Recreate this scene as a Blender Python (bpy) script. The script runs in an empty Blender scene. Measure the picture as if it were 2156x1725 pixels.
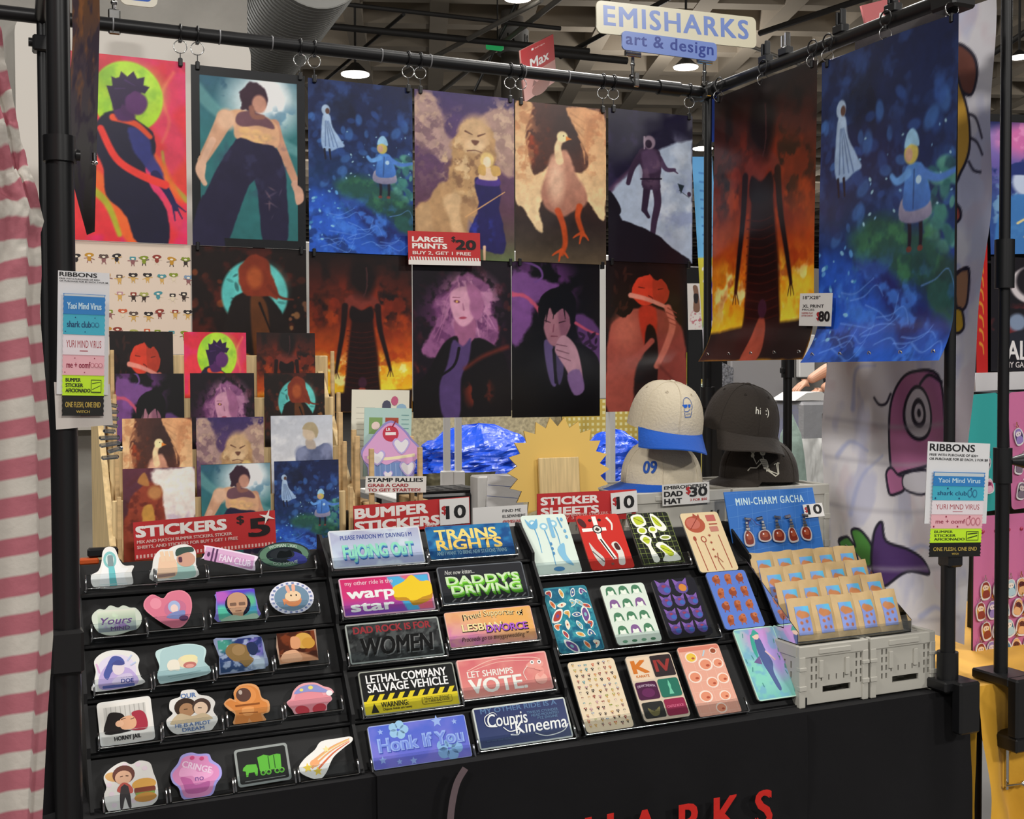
import bpy, math, random
import numpy as np
from mathutils import Matrix, Vector

# ---------------------------------------------------------------- camera
W, H = 2156, 1725
F, YAW, PIT, ROL = 2486.5, math.radians(24.447), math.radians(-1.689), math.radians(-0.173)
CAM = np.array([0.0, -1.9857, 1.45])
FW = np.array([math.sin(YAW)*math.cos(PIT), math.cos(YAW)*math.cos(PIT), math.sin(PIT)])
_r = np.array([math.cos(YAW), -math.sin(YAW), 0.0]); _u = np.cross(_r, FW)
RT = _r*math.cos(ROL) + _u*math.sin(ROL); UP = np.cross(RT, FW)
SC = bpy.context.scene
COL = SC.collection
cd = bpy.data.cameras.new('camera'); cam = bpy.data.objects.new('camera', cd); COL.objects.link(cam)
cd.sensor_fit = 'HORIZONTAL'; cd.sensor_width = 36.0; cd.lens = F/W*36.0
cd.clip_start = 0.02; cd.clip_end = 300
cam.matrix_world = Matrix(((RT[0], UP[0], -FW[0], CAM[0]), (RT[1], UP[1], -FW[1], CAM[1]), (RT[2], UP[2], -FW[2], CAM[2]), (0, 0, 0, 1)))
SC.camera = cam
SC.view_settings.view_transform = 'Standard'; SC.view_settings.look = 'None'
SC.view_settings.gamma = 1.0; SC.view_settings.use_curve_mapping = False
SC.view_settings.exposure = 0.0
SC.cycles.transparent_max_bounces = 32

# ---------------------------------------------------------------- world and hall light
wd = bpy.data.worlds.new('hall_air'); SC.world = wd; wd.use_nodes = True
wd.node_tree.nodes['Background'].inputs[0].default_value = (0.93, 0.96, 1.0, 1)
wd.node_tree.nodes['Background'].inputs[1].default_value = 0.16
def hall_light(kind, x, y, z, size, watts, col=(1, .97, .92)):
    l = bpy.data.lights.new('unseen_hall_light', kind); l.energy = watts; l.color = col
    if kind == 'AREA': l.shape = 'DISK'; l.size = size
    else: l.shadow_soft_size = size
    o = bpy.data.objects.new('unseen_hall_light', l); COL.objects.link(o); o.location = (x, y, z); return o
for lx, ly, e in ((-6, -9, 640), (.5, -10, 760), (7, -9, 700), (-4.2, -1.6, 420), (3.4, -1.0, 150)):
    hall_light('AREA', lx, ly, 6.8, 1.3, e)  # unseen hall lights; the left one is raised to brighten faces turned left
for lx, ly in ((-1, 4.2), (4.2, 3.6), (8, 7)): hall_light('AREA', lx, ly, 6.8, 1.6, 330)  # added fill over the dim far tables, without fixtures
for lx, ly in ((-3, 8), (5, 8), (13, 6), (2, 18), (12, 17), (23, 14), (10, 32), (24, 30)):
    hall_light("POINT", lx, ly, 6.3, .35, 260)  # added to brighten the ceiling, no lamps stand at these points

# ---------------------------------------------------------------- rays through the photograph onto real planes
def ray(px, py):
    d = FW + RT*((px-W/2)/F) - UP*((py-H/2)/F); return d
def on_y(px, py, y):
    d = ray(px, py); return CAM + d*((y-CAM[1])/d[1])
def on_x(px, py, x):
    d = ray(px, py); return CAM + d*((x-CAM[0])/d[0])
def on_z(px, py, z):
    d = ray(px, py); return CAM + d*((z-CAM[2])/d[2])
def on_slope(px, py, y0, z0, y1, z1):
    n = np.array([0, -(z1-z0), (y1-y0)]); d = ray(px, py)
    return CAM + d*(((np.array([0, y0, z0])-CAM) @ n)/(d @ n))
def proj(P):
    v = np.asarray(P, float)-CAM; z = v @ FW
    return np.array([W/2+F*(v @ RT)/z, H/2-F*(v @ UP)/z])
def depth(P): return (np.asarray(P, float)-CAM) @ FW

# ---------------------------------------------------------------- colour
def lin(c):
    if isinstance(c, str):
        c = c.lstrip('#')
        if len(c) == 3: c = ''.join(k*2 for k in c)
        c = tuple(int(c[i:i+2], 16)/255 for i in (0, 2, 4))
    a = np.asarray(c, float)
    return np.where(a <= .04045, a/12.92, ((a+.055)/1.055)**2.4)
GAIN = 1.12
def inkc(c): return np.minimum(lin(c)*GAIN, .86)

# ---------------------------------------------------------------- materials
MATS = {}
def mat(name, col='888', rough=.5, metal=0.0, spec=.5, bump=None, var=None, emit=None, attr=False, sheen=0, coat=0, coatr=.1):
    if name in MATS: return MATS[name]
    m = bpy.data.materials.new(name); m.use_nodes = True; nt = m.node_tree; b = nt.nodes['Principled BSDF']
    c = lin(col) if not attr else (1, 1, 1)
    b.inputs['Base Color'].default_value = (*c, 1); b.inputs['Roughness'].default_value = rough
    b.inputs['Metallic'].default_value = metal; b.inputs['Specular IOR Level'].default_value = spec
    b.inputs['Coat Weight'].default_value = coat; b.inputs['Coat Roughness'].default_value = coatr
    if sheen: b.inputs['Sheen Weight'].default_value = sheen
    tc = nt.nodes.new('ShaderNodeTexCoord')
    if attr:
        a = nt.nodes.new('ShaderNodeAttribute'); a.attribute_name = 'Col'; nt.links.new(a.outputs['Color'], b.inputs['Base Color'])
    elif var:
        n = nt.nodes.new('ShaderNodeTexNoise'); n.inputs['Scale'].default_value = var[0]; n.inputs['Detail'].default_value = 6
        r = nt.nodes.new('ShaderNodeValToRGB'); k = var[1]
        r.color_ramp.elements[0].position = .3; r.color_ramp.elements[1].position = .7
        r.color_ramp.elements[0].color = (*np.clip(c*(1-k), 0, 1), 1); r.color_ramp.elements[1].color = (*np.clip(c*(1+k), 0, 1), 1)
        if len(var) > 2:
            mp = nt.nodes.new('ShaderNodeMapping'); mp.inputs['Scale'].default_value = var[2]
            nt.links.new(tc.outputs['Object'], mp.inputs['Vector']); nt.links.new(mp.outputs[0], n.inputs['Vector'])
        else: nt.links.new(tc.outputs['Object'], n.inputs['Vector'])
        nt.links.new(n.outputs['Fac'], r.inputs['Fac']); nt.links.new(r.outputs['Color'], b.inputs['Base Color'])
    if bump:
        n2 = nt.nodes.new('ShaderNodeTexNoise'); n2.inputs['Scale'].default_value = bump[0]; n2.inputs['Detail'].default_value = 5
        nt.links.new(tc.outputs['Object'], n2.inputs['Vector'])
        bp = nt.nodes.new('ShaderNodeBump'); bp.inputs['Strength'].default_value = bump[1]; bp.inputs['Distance'].default_value = .01
        nt.links.new(n2.outputs['Fac'], bp.inputs['Height']); nt.links.new(bp.outputs[0], b.inputs['Normal'])
    if emit:
        b.inputs['Emission Color'].default_value = (*lin(emit[0]), 1); b.inputs['Emission Strength'].default_value = emit[1]
    MATS[name] = m; return m
PAPER = mat('printed_paper', rough=.55, spec=.35, attr=True)
GLOSS = mat('glossy_print', rough=.28, spec=.5, attr=True)
VINYL = mat('vinyl_print', rough=.2, spec=.5, attr=True)
CLOTHP = mat('printed_cloth', rough=.8, spec=.2, attr=True, bump=(60, .08))
BLACKM = mat('black_metal', '151517', .38, .2)
BLACKP = mat('black_plastic', '121214', .35)
MATTE = mat('black_board', '0d0d0f', .55, spec=.35)
CHROME = mat('chrome', 'c8c8c8', .18, 1.0)
WOOD = mat('pale_wood', 'c9a878', .55, var=(14, .2, (1, 1, 6)))
PINE = mat('pine_board', 'd8bd8c', .5, var=(16, .22, (5, 5, .5)))
CRATE = mat('grey_crate_plastic', 'b4b1a8', .42)
CLOTHB = mat('black_cloth', '0c0b0e', .85, spec=.2, bump=(5, .5), sheen=.04)
def clear_mat(name, tint=(.93, .95, .96), k=.55, rough=.06):
    m = bpy.data.materials.new(name); m.use_nodes = True; nt = m.node_tree; nt.nodes.clear()
    o = nt.nodes.new('ShaderNodeOutputMaterial'); t = nt.nodes.new('ShaderNodeBsdfTransparent'); t.inputs[0].default_value = (*tint, 1)
    g = nt.nodes.new('ShaderNodeBsdfGlossy'); g.inputs['Roughness'].default_value = rough
    l = nt.nodes.new('ShaderNodeLayerWeight'); l.inputs['Blend'].default_value = k*.55
    x = nt.nodes.new('ShaderNodeMixShader'); nt.links.new(l.outputs['Fresnel'], x.inputs[0])
    nt.links.new(t.outputs[0], x.inputs[1]); nt.links.new(g.outputs[0], x.inputs[2]); nt.links.new(x.outputs[0], o.inputs[0])
    MATS[name] = m; return m
CLEAR = clear_mat('clear_acrylic')
CLIPC = clear_mat('clear_clip_plastic', (.86, .88, .9), 1.5, .12)
def edge_mat():
    m = clear_mat('glint_acrylic_edge', (.8, .83, .86), 1.0, .1); x = [n for n in m.node_tree.nodes if n.type == 'MIX_SHADER'][0]
    for l in list(x.inputs[0].links): m.node_tree.links.remove(l)
    x.inputs[0].default_value = .55; return m  # fixed gloss share, so the edge always shows a glint
EDGE = edge_mat()
HOLO = None

# ---------------------------------------------------------------- objects
def link(name, me, m=None, parent=None):
    o = bpy.data.objects.new(name, me); COL.objects.link(o)
    if m is not None and me is not None and not me.materials: me.materials.append(m)
    if parent is not None: o.parent = parent
    return o
def tag(o, label, cat, group=None):
    o['label'] = label; o['category'] = cat
    if group: o['group'] = group
    return o
def thing(name, label, cat, loc=(0, 0, 0), rz=0.0, group=None):
    o = bpy.data.objects.new(name, None); o.empty_display_size = .05; COL.objects.link(o)
    o.location = Vector([float(k) for k in loc]); o.rotation_euler = (0, 0, rz); return tag(o, label, cat, group)
def struct(o): o['kind'] = 'structure'; return o
def copy_tree(o, parent=None):
    c = o.copy(); COL.objects.link(c)
    if parent is not None: c.parent = parent
    for ch in list(o.children): copy_tree(ch, c)
    return c
def rec_calc(me):
    import bmesh
    bm = bmesh.new(); bm.from_mesh(me); bmesh.ops.recalc_face_normals(bm, faces=bm.faces); bm.to_mesh(me); bm.free()

class MB:
    """collects solids into one mesh"""
    def __init__(s): s.v = []; s.f = []; s.sm = []
    def add(s, vs, fs, smooth=False):
        b = len(s.v); s.v += [tuple(float(k) for k in p) for p in vs]; s.f += [tuple(i+b for i in f) for f in fs]; s.sm += [smooth]*len(fs); return s
    def box(s, x0, y0, z0, x1, y1, z1, M=None):
        vs = [(x, y, z) for z in (z0, z1) for y in (y0, y1) for x in (x0, x1)]
        if M is not None: vs = [tuple(M @ Vector(v)) for v in vs]
        return s.add(vs, [(0, 2, 3, 1), (4, 5, 7, 6), (0, 1, 5, 4), (2, 6, 7, 3), (0, 4, 6, 2), (1, 3, 7, 5)])
    def rbox(s, x0, y0, z0, x1, y1, z1, r=.004, M=None):
        """box with chamfered edges"""
        r = min(r, (x1-x0)/2.01, (y1-y0)/2.01, (z1-z0)/2.01)
        vs = []; idx = {}
        X = (x0, x1); Y = (y0, y1); Z = (z0, z1)
        for i in (0, 1):
            for j in (0, 1):
                for k in (0, 1):
                    sx, sy, sz = (1-2*i)*r, (1-2*j)*r, (1-2*k)*r
                    for a, (p, q, w) in enumerate(((0, 1, 1), (1, 0, 1), (1, 1, 0))):
                        idx[i, j, k, a] = len(vs); vs.append((X[i]+sx*p, Y[j]+sy*q, Z[k]+sz*w))
        fs = []
        for i in (0, 1): fs.append([idx[i, j, k, 0] for j, k in ((0, 0), (1, 0), (1, 1), (0, 1))])
        for j in (0, 1): fs.append([idx[i, j, k, 1] for i, k in ((0, 0), (1, 0), (1, 1), (0, 1))])
        for k in (0, 1): fs.append([idx[i, j, k, 2] for i, j in ((0, 0), (1, 0), (1, 1), (0, 1))])
        for j in (0, 1):
            for k in (0, 1): fs.append([idx[0, j, k, 1], idx[1, j, k, 1], idx[1, j, k, 2], idx[0, j, k, 2]])
        for i in (0, 1):
            for k in (0, 1): fs.append([idx[i, 0, k, 0], idx[i, 1, k, 0], idx[i, 1, k, 2], idx[i, 0, k, 2]])
        for i in (0, 1):
            for j in (0, 1): fs.append([idx[i, j, 0, 0], idx[i, j, 1, 0], idx[i, j, 1, 1], idx[i, j, 0, 1]])
        for i in (0, 1):
            for j in (0, 1):
                for k in (0, 1): fs.append([idx[i, j, k, 0], idx[i, j, k, 1], idx[i, j, k, 2]])
        if M is not None: vs = [tuple(M @ Vector(v)) for v in vs]
        return s.add(vs, fs)
    def tube(s, pts, r, n=12, caps=True):
        pts = [Vector([float(k) for k in p]) for p in pts]; N = len(pts); rs = r if hasattr(r, '__len__') else [r]*N
        vs = []; prev = None
        for i, p in enumerate(pts):
            t = (pts[min(i+1, N-1)]-pts[max(i-1, 0)]).normalized()
            if prev is None:
                a = Vector((0, 0, 1)) if abs(t.z) < .9 else Vector((1, 0, 0)); u = t.cross(a).normalized()
            else: u = (prev-t*prev.dot(t)).normalized()
            prev = u; w = t.cross(u)
            for k in range(n):
                an = 2*math.pi*k/n; vs.append(p+(u*math.cos(an)+w*math.sin(an))*rs[i])
        fs = [(i*n+k, i*n+(k+1) % n, (i+1)*n+(k+1) % n, (i+1)*n+k) for i in range(N-1) for k in range(n)]
        s.add(vs, fs, True)
        if caps:
            s.add(vs[:n], [tuple(range(n))[::-1]]); s.add(vs[-n:], [tuple(range(n))])
        return s
    def ring(s, c, R, r, ax=(0, 1, 0), n=24, m=6):
        ax = Vector(ax).normalized(); a = Vector((0, 0, 1)) if abs(ax.z) < .9 else Vector((1, 0, 0)); u = ax.cross(a).normalized(); w = ax.cross(u)
        vs = []
        for i in range(n):
            t = 2*math.pi*i/n; d = u*math.cos(t)+w*math.sin(t)
            for k in range(m):
                q = 2*math.pi*k/m; vs.append(Vector(c)+d*(R+r*math.cos(q))+ax*(r*math.sin(q)))
        return s.add(vs, [(i*m+k, ((i+1) % n)*m+k, ((i+1) % n)*m+(k+1) % m, i*m+(k+1) % m) for i in range(n) for k in range(m)], True)
    def ball(s, c, rx, ry=None, rz=None, n=14, m=9):
        ry = ry or rx; rz = rz or rx
        vs = []; fs = []
        for j in range(m+1):
            ph = math.pi*j/m
            for i in range(n):
                t = 2*math.pi*i/n; vs.append((c[0]+rx*math.sin(ph)*math.cos(t), c[1]+ry*math.sin(ph)*math.sin(t), c[2]+rz*math.cos(ph)))
        for j in range(m):
            for i in range(n): fs.append((j*n+i, (j+1)*n+i, (j+1)*n+(i+1) % n, j*n+(i+1) % n))
        return s.add(vs, fs, True)
    def prism(s, pts, y0, y1, M=None):
        """outline in x,z extruded along y"""
        n = len(pts); vs = [(p[0], y0, p[1]) for p in pts]+[(p[0], y1, p[1]) for p in pts]
        if M is not None: vs = [tuple(M @ Vector(v)) for v in vs]
        fs = [tuple(range(n)), tuple(range(2*n-1, n-1, -1))]+[(i, i+n, (i+1) % n+n, (i+1) % n) for i in range(n)]
        return s.add(vs, fs)
    def grid(s, P, smooth=True, close=False):
        ny, nx = P.shape[:2]; vs = P.reshape(-1, 3)
        fs = [(j*nx+i, j*nx+i+1, (j+1)*nx+i+1, (j+1)*nx+i) for j in range(ny-1) for i in range(nx-1)]
        if close: fs += [(j*nx+nx-1, j*nx, (j+1)*nx, (j+1)*nx+nx-1) for j in range(ny-1)]
        return s.add(vs, fs, smooth)
    def build(s, name, m=None, parent=None, recalc=False, M=None):
        me = bpy.data.meshes.new(name); me.from_pydata(s.v, [], s.f); me.polygons.foreach_set('use_smooth', s.sm); me.update()
        if recalc: rec_calc(me)
        o = link(name, me, m, parent)
        if M is not None: o.matrix_local = M
        return o
def panel_holes(mb, w, h, t, holes, M=None, x0=0, z0=0):
    """board in x,z (y from 0 to t) with rectangular openings"""
    xs = sorted({x0, x0+w} | {k for a in holes for k in (a[0], a[2])}); zs = sorted({z0, z0+h} | {k for a in holes for k in (a[1], a[3])})
    for j in range(len(zs)-1):
        zc = (zs[j]+zs[j+1])/2; run = None
        for i in range(len(xs)-1):
            xc = (xs[i]+xs[i+1])/2
            inh = any(a[0] < xc < a[2] and a[1] < zc < a[3] for a in holes)
            if not inh and run is None: run = xs[i]
            if inh and run is not None: mb.box(run, 0, zs[j], xs[i], t, zs[j+1], M); run = None
        if run is not None: mb.box(run, 0, zs[j], xs[-1], t, zs[j+1], M)
def frame_of(o, u, v, n):
    return Matrix(((u[0], v[0], n[0], o[0]), (u[1], v[1], n[1], o[1]), (u[2], v[2], n[2], o[2]), (0, 0, 0, 1)))
def lean_frame(o, lean=0.0, rz=0.0, roll=0.0):
    """local x to the right, y up the leaning face, z out of it; facing -y"""
    L = math.radians(lean); u = np.array([1, 0, 0.]); v = np.array([0, math.sin(L), math.cos(L)]); n = np.cross(u, v)
    M = frame_of((0, 0, 0), u, v, n)
    return Matrix.Translation(Vector([float(k) for k in o])) @ Matrix.Rotation(rz, 4, 'Z') @ M @ Matrix.Rotation(roll, 4, 'Z')
def side_frame(o):
    """facing -x: local x towards the viewer (-y), y up"""
    return frame_of([float(k) for k in o], (0, -1, 0), (0, 0, 1), (-1, 0, 0))
# ---------------------------------------------------------------- drawing: flat printed shapes as real thin faces
_TX = {}
def text_mesh(s, bold=0.0, shear=0.0, sp=1.0):
    k = (s, round(bold, 3), round(shear, 2), round(sp, 2))
    if k in _TX: return _TX[k]
    c = bpy.data.curves.new('t', 'FONT'); c.body = s; c.size = 1.0; c.offset = bold; c.shear = shear; c.space_character = sp; c.resolution_u = 3
    o = bpy.data.objects.new('t', c); COL.objects.link(o)
    dg = bpy.context.evaluated_depsgraph_get(); me = bpy.data.meshes.new_from_object(o.evaluated_get(dg))
    v = np.zeros(len(me.vertices)*3); me.vertices.foreach_get('co', v); v = v.reshape(-1, 3)[:, :2].copy()
    f = [tuple(p.vertices) for p in me.polygons]
    bpy.data.objects.remove(o); bpy.data.curves.remove(c); bpy.data.meshes.remove(me)
    if len(v): v[:, 0] -= v[:, 0].min()
    _TX[k] = (v/.73, f, (v[:, 0].max()/.73 if len(v) else 0)); return _TX[k]
def cat(pts, n=5, closed=True):
    P = [np.array(p, float) for p in pts]; N = len(P); out = []
    if N < 3: return [tuple(p) for p in P]
    for i in range(N if closed else N-1):
        if closed: a, b, c, d = P[i-1], P[i], P[(i+1) % N], P[(i+2) % N]
        else: a, b, c, d = P[max(i-1, 0)], P[i], P[i+1], P[min(i+2, N-1)]
        for k in range(n):
            t = k/n; out.append(tuple(.5*((2*b)+(-a+c)*t+(2*a-5*b+4*c-d)*t*t+(-a+3*b-3*c+d)*t**3)))
    if not closed: out.append(tuple(P[-1]))
    return out
def offset_poly(pts, d):
    P = np.array(pts, float); A = np.roll(P, 1, 0); B = np.roll(P, -1, 0); t = B-A; L = np.linalg.norm(t, axis=1)+1e-9
    n = np.stack([t[:, 1], -t[:, 0]], 1)/L[:, None]
    area2 = (P[:, 0]*B[:, 1]-B[:, 0]*P[:, 1]).sum()
    return [tuple(q) for q in P+n*d*(1 if area2 > 0 else -1)]
def rrect(x0, y0, x1, y1, r, n=4):
    out = []
    for cx, cy, a in ((x1-r, y0+r, -90), (x1-r, y1-r, 0), (x0+r, y1-r, 90), (x0+r, y0+r, 180)):
        for k in range(n+1):
            t = math.radians(a+90*k/n); out.append((cx+r*math.cos(t), cy+r*math.sin(t)))
    return out
def oval(x, y, rx, ry, rot=0, n=20):
    c, s = math.cos(math.radians(rot)), math.sin(math.radians(rot)); out = []
    for k in range(n):
        t = 2*math.pi*k/n; a, b = rx*math.cos(t), ry*math.sin(t); out.append((x+a*c-b*s, y+a*s+b*c))
    return out
def starp(x, y, R, r, n=5, rot=90):
    return [(x+(R if k % 2 == 0 else r)*math.cos(math.radians(rot+180*k/n)), y+(R if k % 2 == 0 else r)*math.sin(math.radians(rot+180*k/n))) for k in range(2*n)]
class Art:
    """drawing units are scaled to metres by sx, sy; every shape is its own thin layer"""
    DZ = 6e-5
    def __init__(s, sx=1.0, sy=None, ox=0.0, oy=0.0):
        s.sx = sx; s.sy = sy or sx; s.ox = ox; s.oy = oy; s.V = []; s.C = []; s.Fc = []; s.n = 0; s.k = 1; s.warp = None
    def raw(s, V, faces, col):
        V = np.asarray(V, float); s.V.append(V); c = np.asarray(col, float)
        s.C.append(np.tile(c, (len(V), 1)) if c.ndim == 1 else c)
        b = s.n; s.Fc += [tuple(i+b for i in f) for f in faces]; s.n += len(V); return s
    def flat(s, pts, faces, col):
        p = np.asarray(pts, float); V = np.stack([(p[:, 0]-s.ox)*s.sx, (p[:, 1]-s.oy)*s.sy, np.full(len(p), s.k*s.DZ)], 1); s.k += 1
        return s.raw(V, faces, inkc(col) if isinstance(col, str) else col)
    def poly(s, pts, col, sm=0):
        if sm: pts = cat(pts, sm)
        P = np.array(pts)
        if ((P[:, 0]*np.roll(P[:, 1], -1))-(np.roll(P[:, 0], -1)*P[:, 1])).sum() < 0: pts = list(pts)[::-1]
        return s.flat(pts, [tuple(range(len(pts)))], col)
    def ell(s, x, y, rx, ry, col, rot=0, n=20): return s.poly(oval(x, y, rx, ry, rot, n), col)
    def rect(s, x0, y0, x1, y1, col, r=0): return s.poly(rrect(x0, y0, x1, y1, r) if r else [(x0, y0), (x1, y0), (x1, y1), (x0, y1)], col)
    def line(s, pts, w, col, sm=4, w1=None):
        if sm and len(pts) > 2: pts = cat(pts, sm, False)
        P = np.array(pts, float); n = len(P); t = np.gradient(P, axis=0); t /= np.linalg.norm(t, axis=1)[:, None]+1e-9
        nn = np.stack([-t[:, 1], t[:, 0]], 1); ww = np.linspace(w, w if w1 is None else w1, n)[:, None]/2
        pts = np.concatenate([P+nn*ww, P-nn*ww]); return s.flat(pts, [(i+1, i, n+i, n+i+1) for i in range(n-1)], col)
    def text(s, x, y, t, h, col, w=None, bold=.02, rot=0, shear=0, al='l', sp=1.0, kx=1.0, arc=0):
        v, f, tw = text_mesh(t, min(bold, 0.0), shear, sp)
        if not len(v): return s
        k = (w/tw) if w else h*kx; p = v*np.array([k, h])
        if al == 'c': p[:, 0] -= tw*k/2
        elif al == 'r': p[:, 0] -= tw*k
        if arc: p[:, 1] += arc*(1-((p[:, 0]-p[:, 0].mean())/(tw*k/2))**2)
        if rot:
            c, q = math.cos(math.radians(rot)), math.sin(math.radians(rot)); p = p @ np.array([[c, q], [-q, c]])
        if bold > .004:
            b = bold*h*.9; z = s.k
            for dx, dy in ((-b, -.5*b), (b, -.5*b), (-b, .5*b), (b, .5*b)): s.flat(p+np.array([x+dx, y+dy]), f, col)
            return s
        return s.flat(p+np.array([x, y]), f, col)
    def slab(s, pts, t, col, edge=None):
        """solid card with this outline, t metres thick, front face at 0"""
        P = np.array(pts, float); a = ((P[:, 0]*np.roll(P[:, 1], -1))-(np.roll(P[:, 0], -1)*P[:, 1])).sum()
        if a < 0: P = P[::-1]
        n = len(P); X = np.stack([(P[:, 0]-s.ox)*s.sx, (P[:, 1]-s.oy)*s.sy], 1)
        s.raw(np.c_[X, np.zeros(n)], [tuple(range(n))], inkc(col))
        e = inkc(edge or col)
        s.raw(np.r_[np.c_[X, np.zeros(n)], np.c_[X, np.full(n, -t)]], [(i, i+n, (i+1) % n+n, (i+1) % n) for i in range(n)]+[tuple(range(2*n-1, n-1, -1))], e)
        return s
    def field(s, w, h, rgb, back='#d8d5d0', t=.0008, warp=None, x0=0.0, y0=0.0):
        """rgb[ny,nx] in display values (0..1), drawn over w by h metres (row 0 at the top)"""
        ny, nx = rgb.shape[:2]; xs = np.linspace(0, w, nx)+x0; ys = np.linspace(h, 0, ny)+y0
        X, Y = np.meshgrid(xs, ys); V = np.stack([X, Y, np.full_like(X, s.k*s.DZ)], 2).reshape(-1, 3); s.k += 1
        idx = np.arange(nx*ny).reshape(ny, nx)
        q = np.stack([idx[1:, :-1], idx[1:, 1:], idx[:-1, 1:], idx[:-1, :-1]], 2).reshape(-1, 4)
        c = np.minimum(lin(np.clip(rgb, 0, 1).reshape(-1, 3))*GAIN, .86)
        if warp: V = warp(V)
        s.raw(V, [], c); s.Q = (q+s.n-len(V)) if not hasattr(s, 'Q') else np.r_[s.Q, q+s.n-len(V)]
        if back:
            bx = np.linspace(0, w, 9)+x0; by = np.linspace(h, 0, 25)+y0; X, Y = np.meshgrid(bx, by); B = np.stack([X, Y, np.full_like(X, -t)], 2).reshape(-1, 3)
            if warp: B = warp(B)
            i2 = np.arange(9*25).reshape(25, 9)
            q2 = np.stack([i2[:-1, :-1], i2[:-1, 1:], i2[1:, 1:], i2[1:, :-1]], 2).reshape(-1, 4)
            b = s.n; s.raw(B, [tuple(int(k)+b for k in r) for r in q2], inkc(back))
        return s
    def build(s, name, m=None, parent=None, M=None):
        V = np.concatenate(s.V); C = np.concatenate(s.C)
        if s.warp is not None: V = s.warp(V)
        fl = list(s.Fc); nq = len(s.Q) if hasattr(s, 'Q') else 0
        tot = np.array([len(f) for f in fl]+[4]*nq, dtype=np.int32)
        loops = np.array([i for f in fl for i in f], dtype=np.int32)
        if nq: loops = np.concatenate([loops, s.Q.reshape(-1).astype(np.int32)])
        me = bpy.data.meshes.new(name); me.vertices.add(len(V)); me.vertices.foreach_set('co', V.astype(np.float32).reshape(-1))
        me.loops.add(len(loops)); me.loops.foreach_set('vertex_index', loops)
        st = np.concatenate([[0], np.cumsum(tot)[:-1]]).astype(np.int32)
        me.polygons.add(len(tot)); me.polygons.foreach_set('loop_start', st); me.polygons.foreach_set('loop_total', tot)
        me.update(calc_edges=True); me.validate()
        a = me.color_attributes.new('Col', 'FLOAT_COLOR', 'POINT'); cc = np.ascontiguousarray(np.c_[C, np.ones(len(C))], dtype=np.float32).reshape(-1)
        if len(a.data)*4 != len(cc): print('COLERR', name, len(a.data), len(C), len(me.vertices))
        a.data.foreach_set('color', cc)
        o = link(name, me, m or PAPER, parent)
        if M is not None: o.matrix_local = M
        return o

# ---------------------------------------------------------------- painterly fields (procedural pictures on a vertex grid)
def fbm(ny, nx, sc, seed, oct=4, ax=1.0):
    rs = np.random.RandomState(seed); out = np.zeros((ny, nx)); amp = 1; tot = 0
    for o in range(oct):
        gx = max(2, int(sc*2**o)+2); gy = max(2, int(sc*2**o*ny/nx*ax)+2); g = rs.rand(gy+1, gx+1)
        yy = np.linspace(0, gy-1e-6, ny); xx = np.linspace(0, gx-1e-6, nx); yi = yy.astype(int); xi = xx.astype(int); fy = yy-yi; fx = xx-xi
        fy = (fy*fy*(3-2*fy))[:, None]; fx = (fx*fx*(3-2*fx))[None]
        a = g[yi][:, xi]; b = g[yi][:, xi+1]; c = g[yi+1][:, xi]; d = g[yi+1][:, xi+1]
        out += amp*((a*(1-fx)+b*fx)*(1-fy)+(c*(1-fx)+d*fx)*fy); tot += amp; amp *= .55
    return out/tot
def hx(c):
    c = c.lstrip('#')
    if len(c) == 3: c = ''.join(k*2 for k in c)
    return np.array([int(c[i:i+2], 16)/255 for i in (0, 2, 4)])
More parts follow.
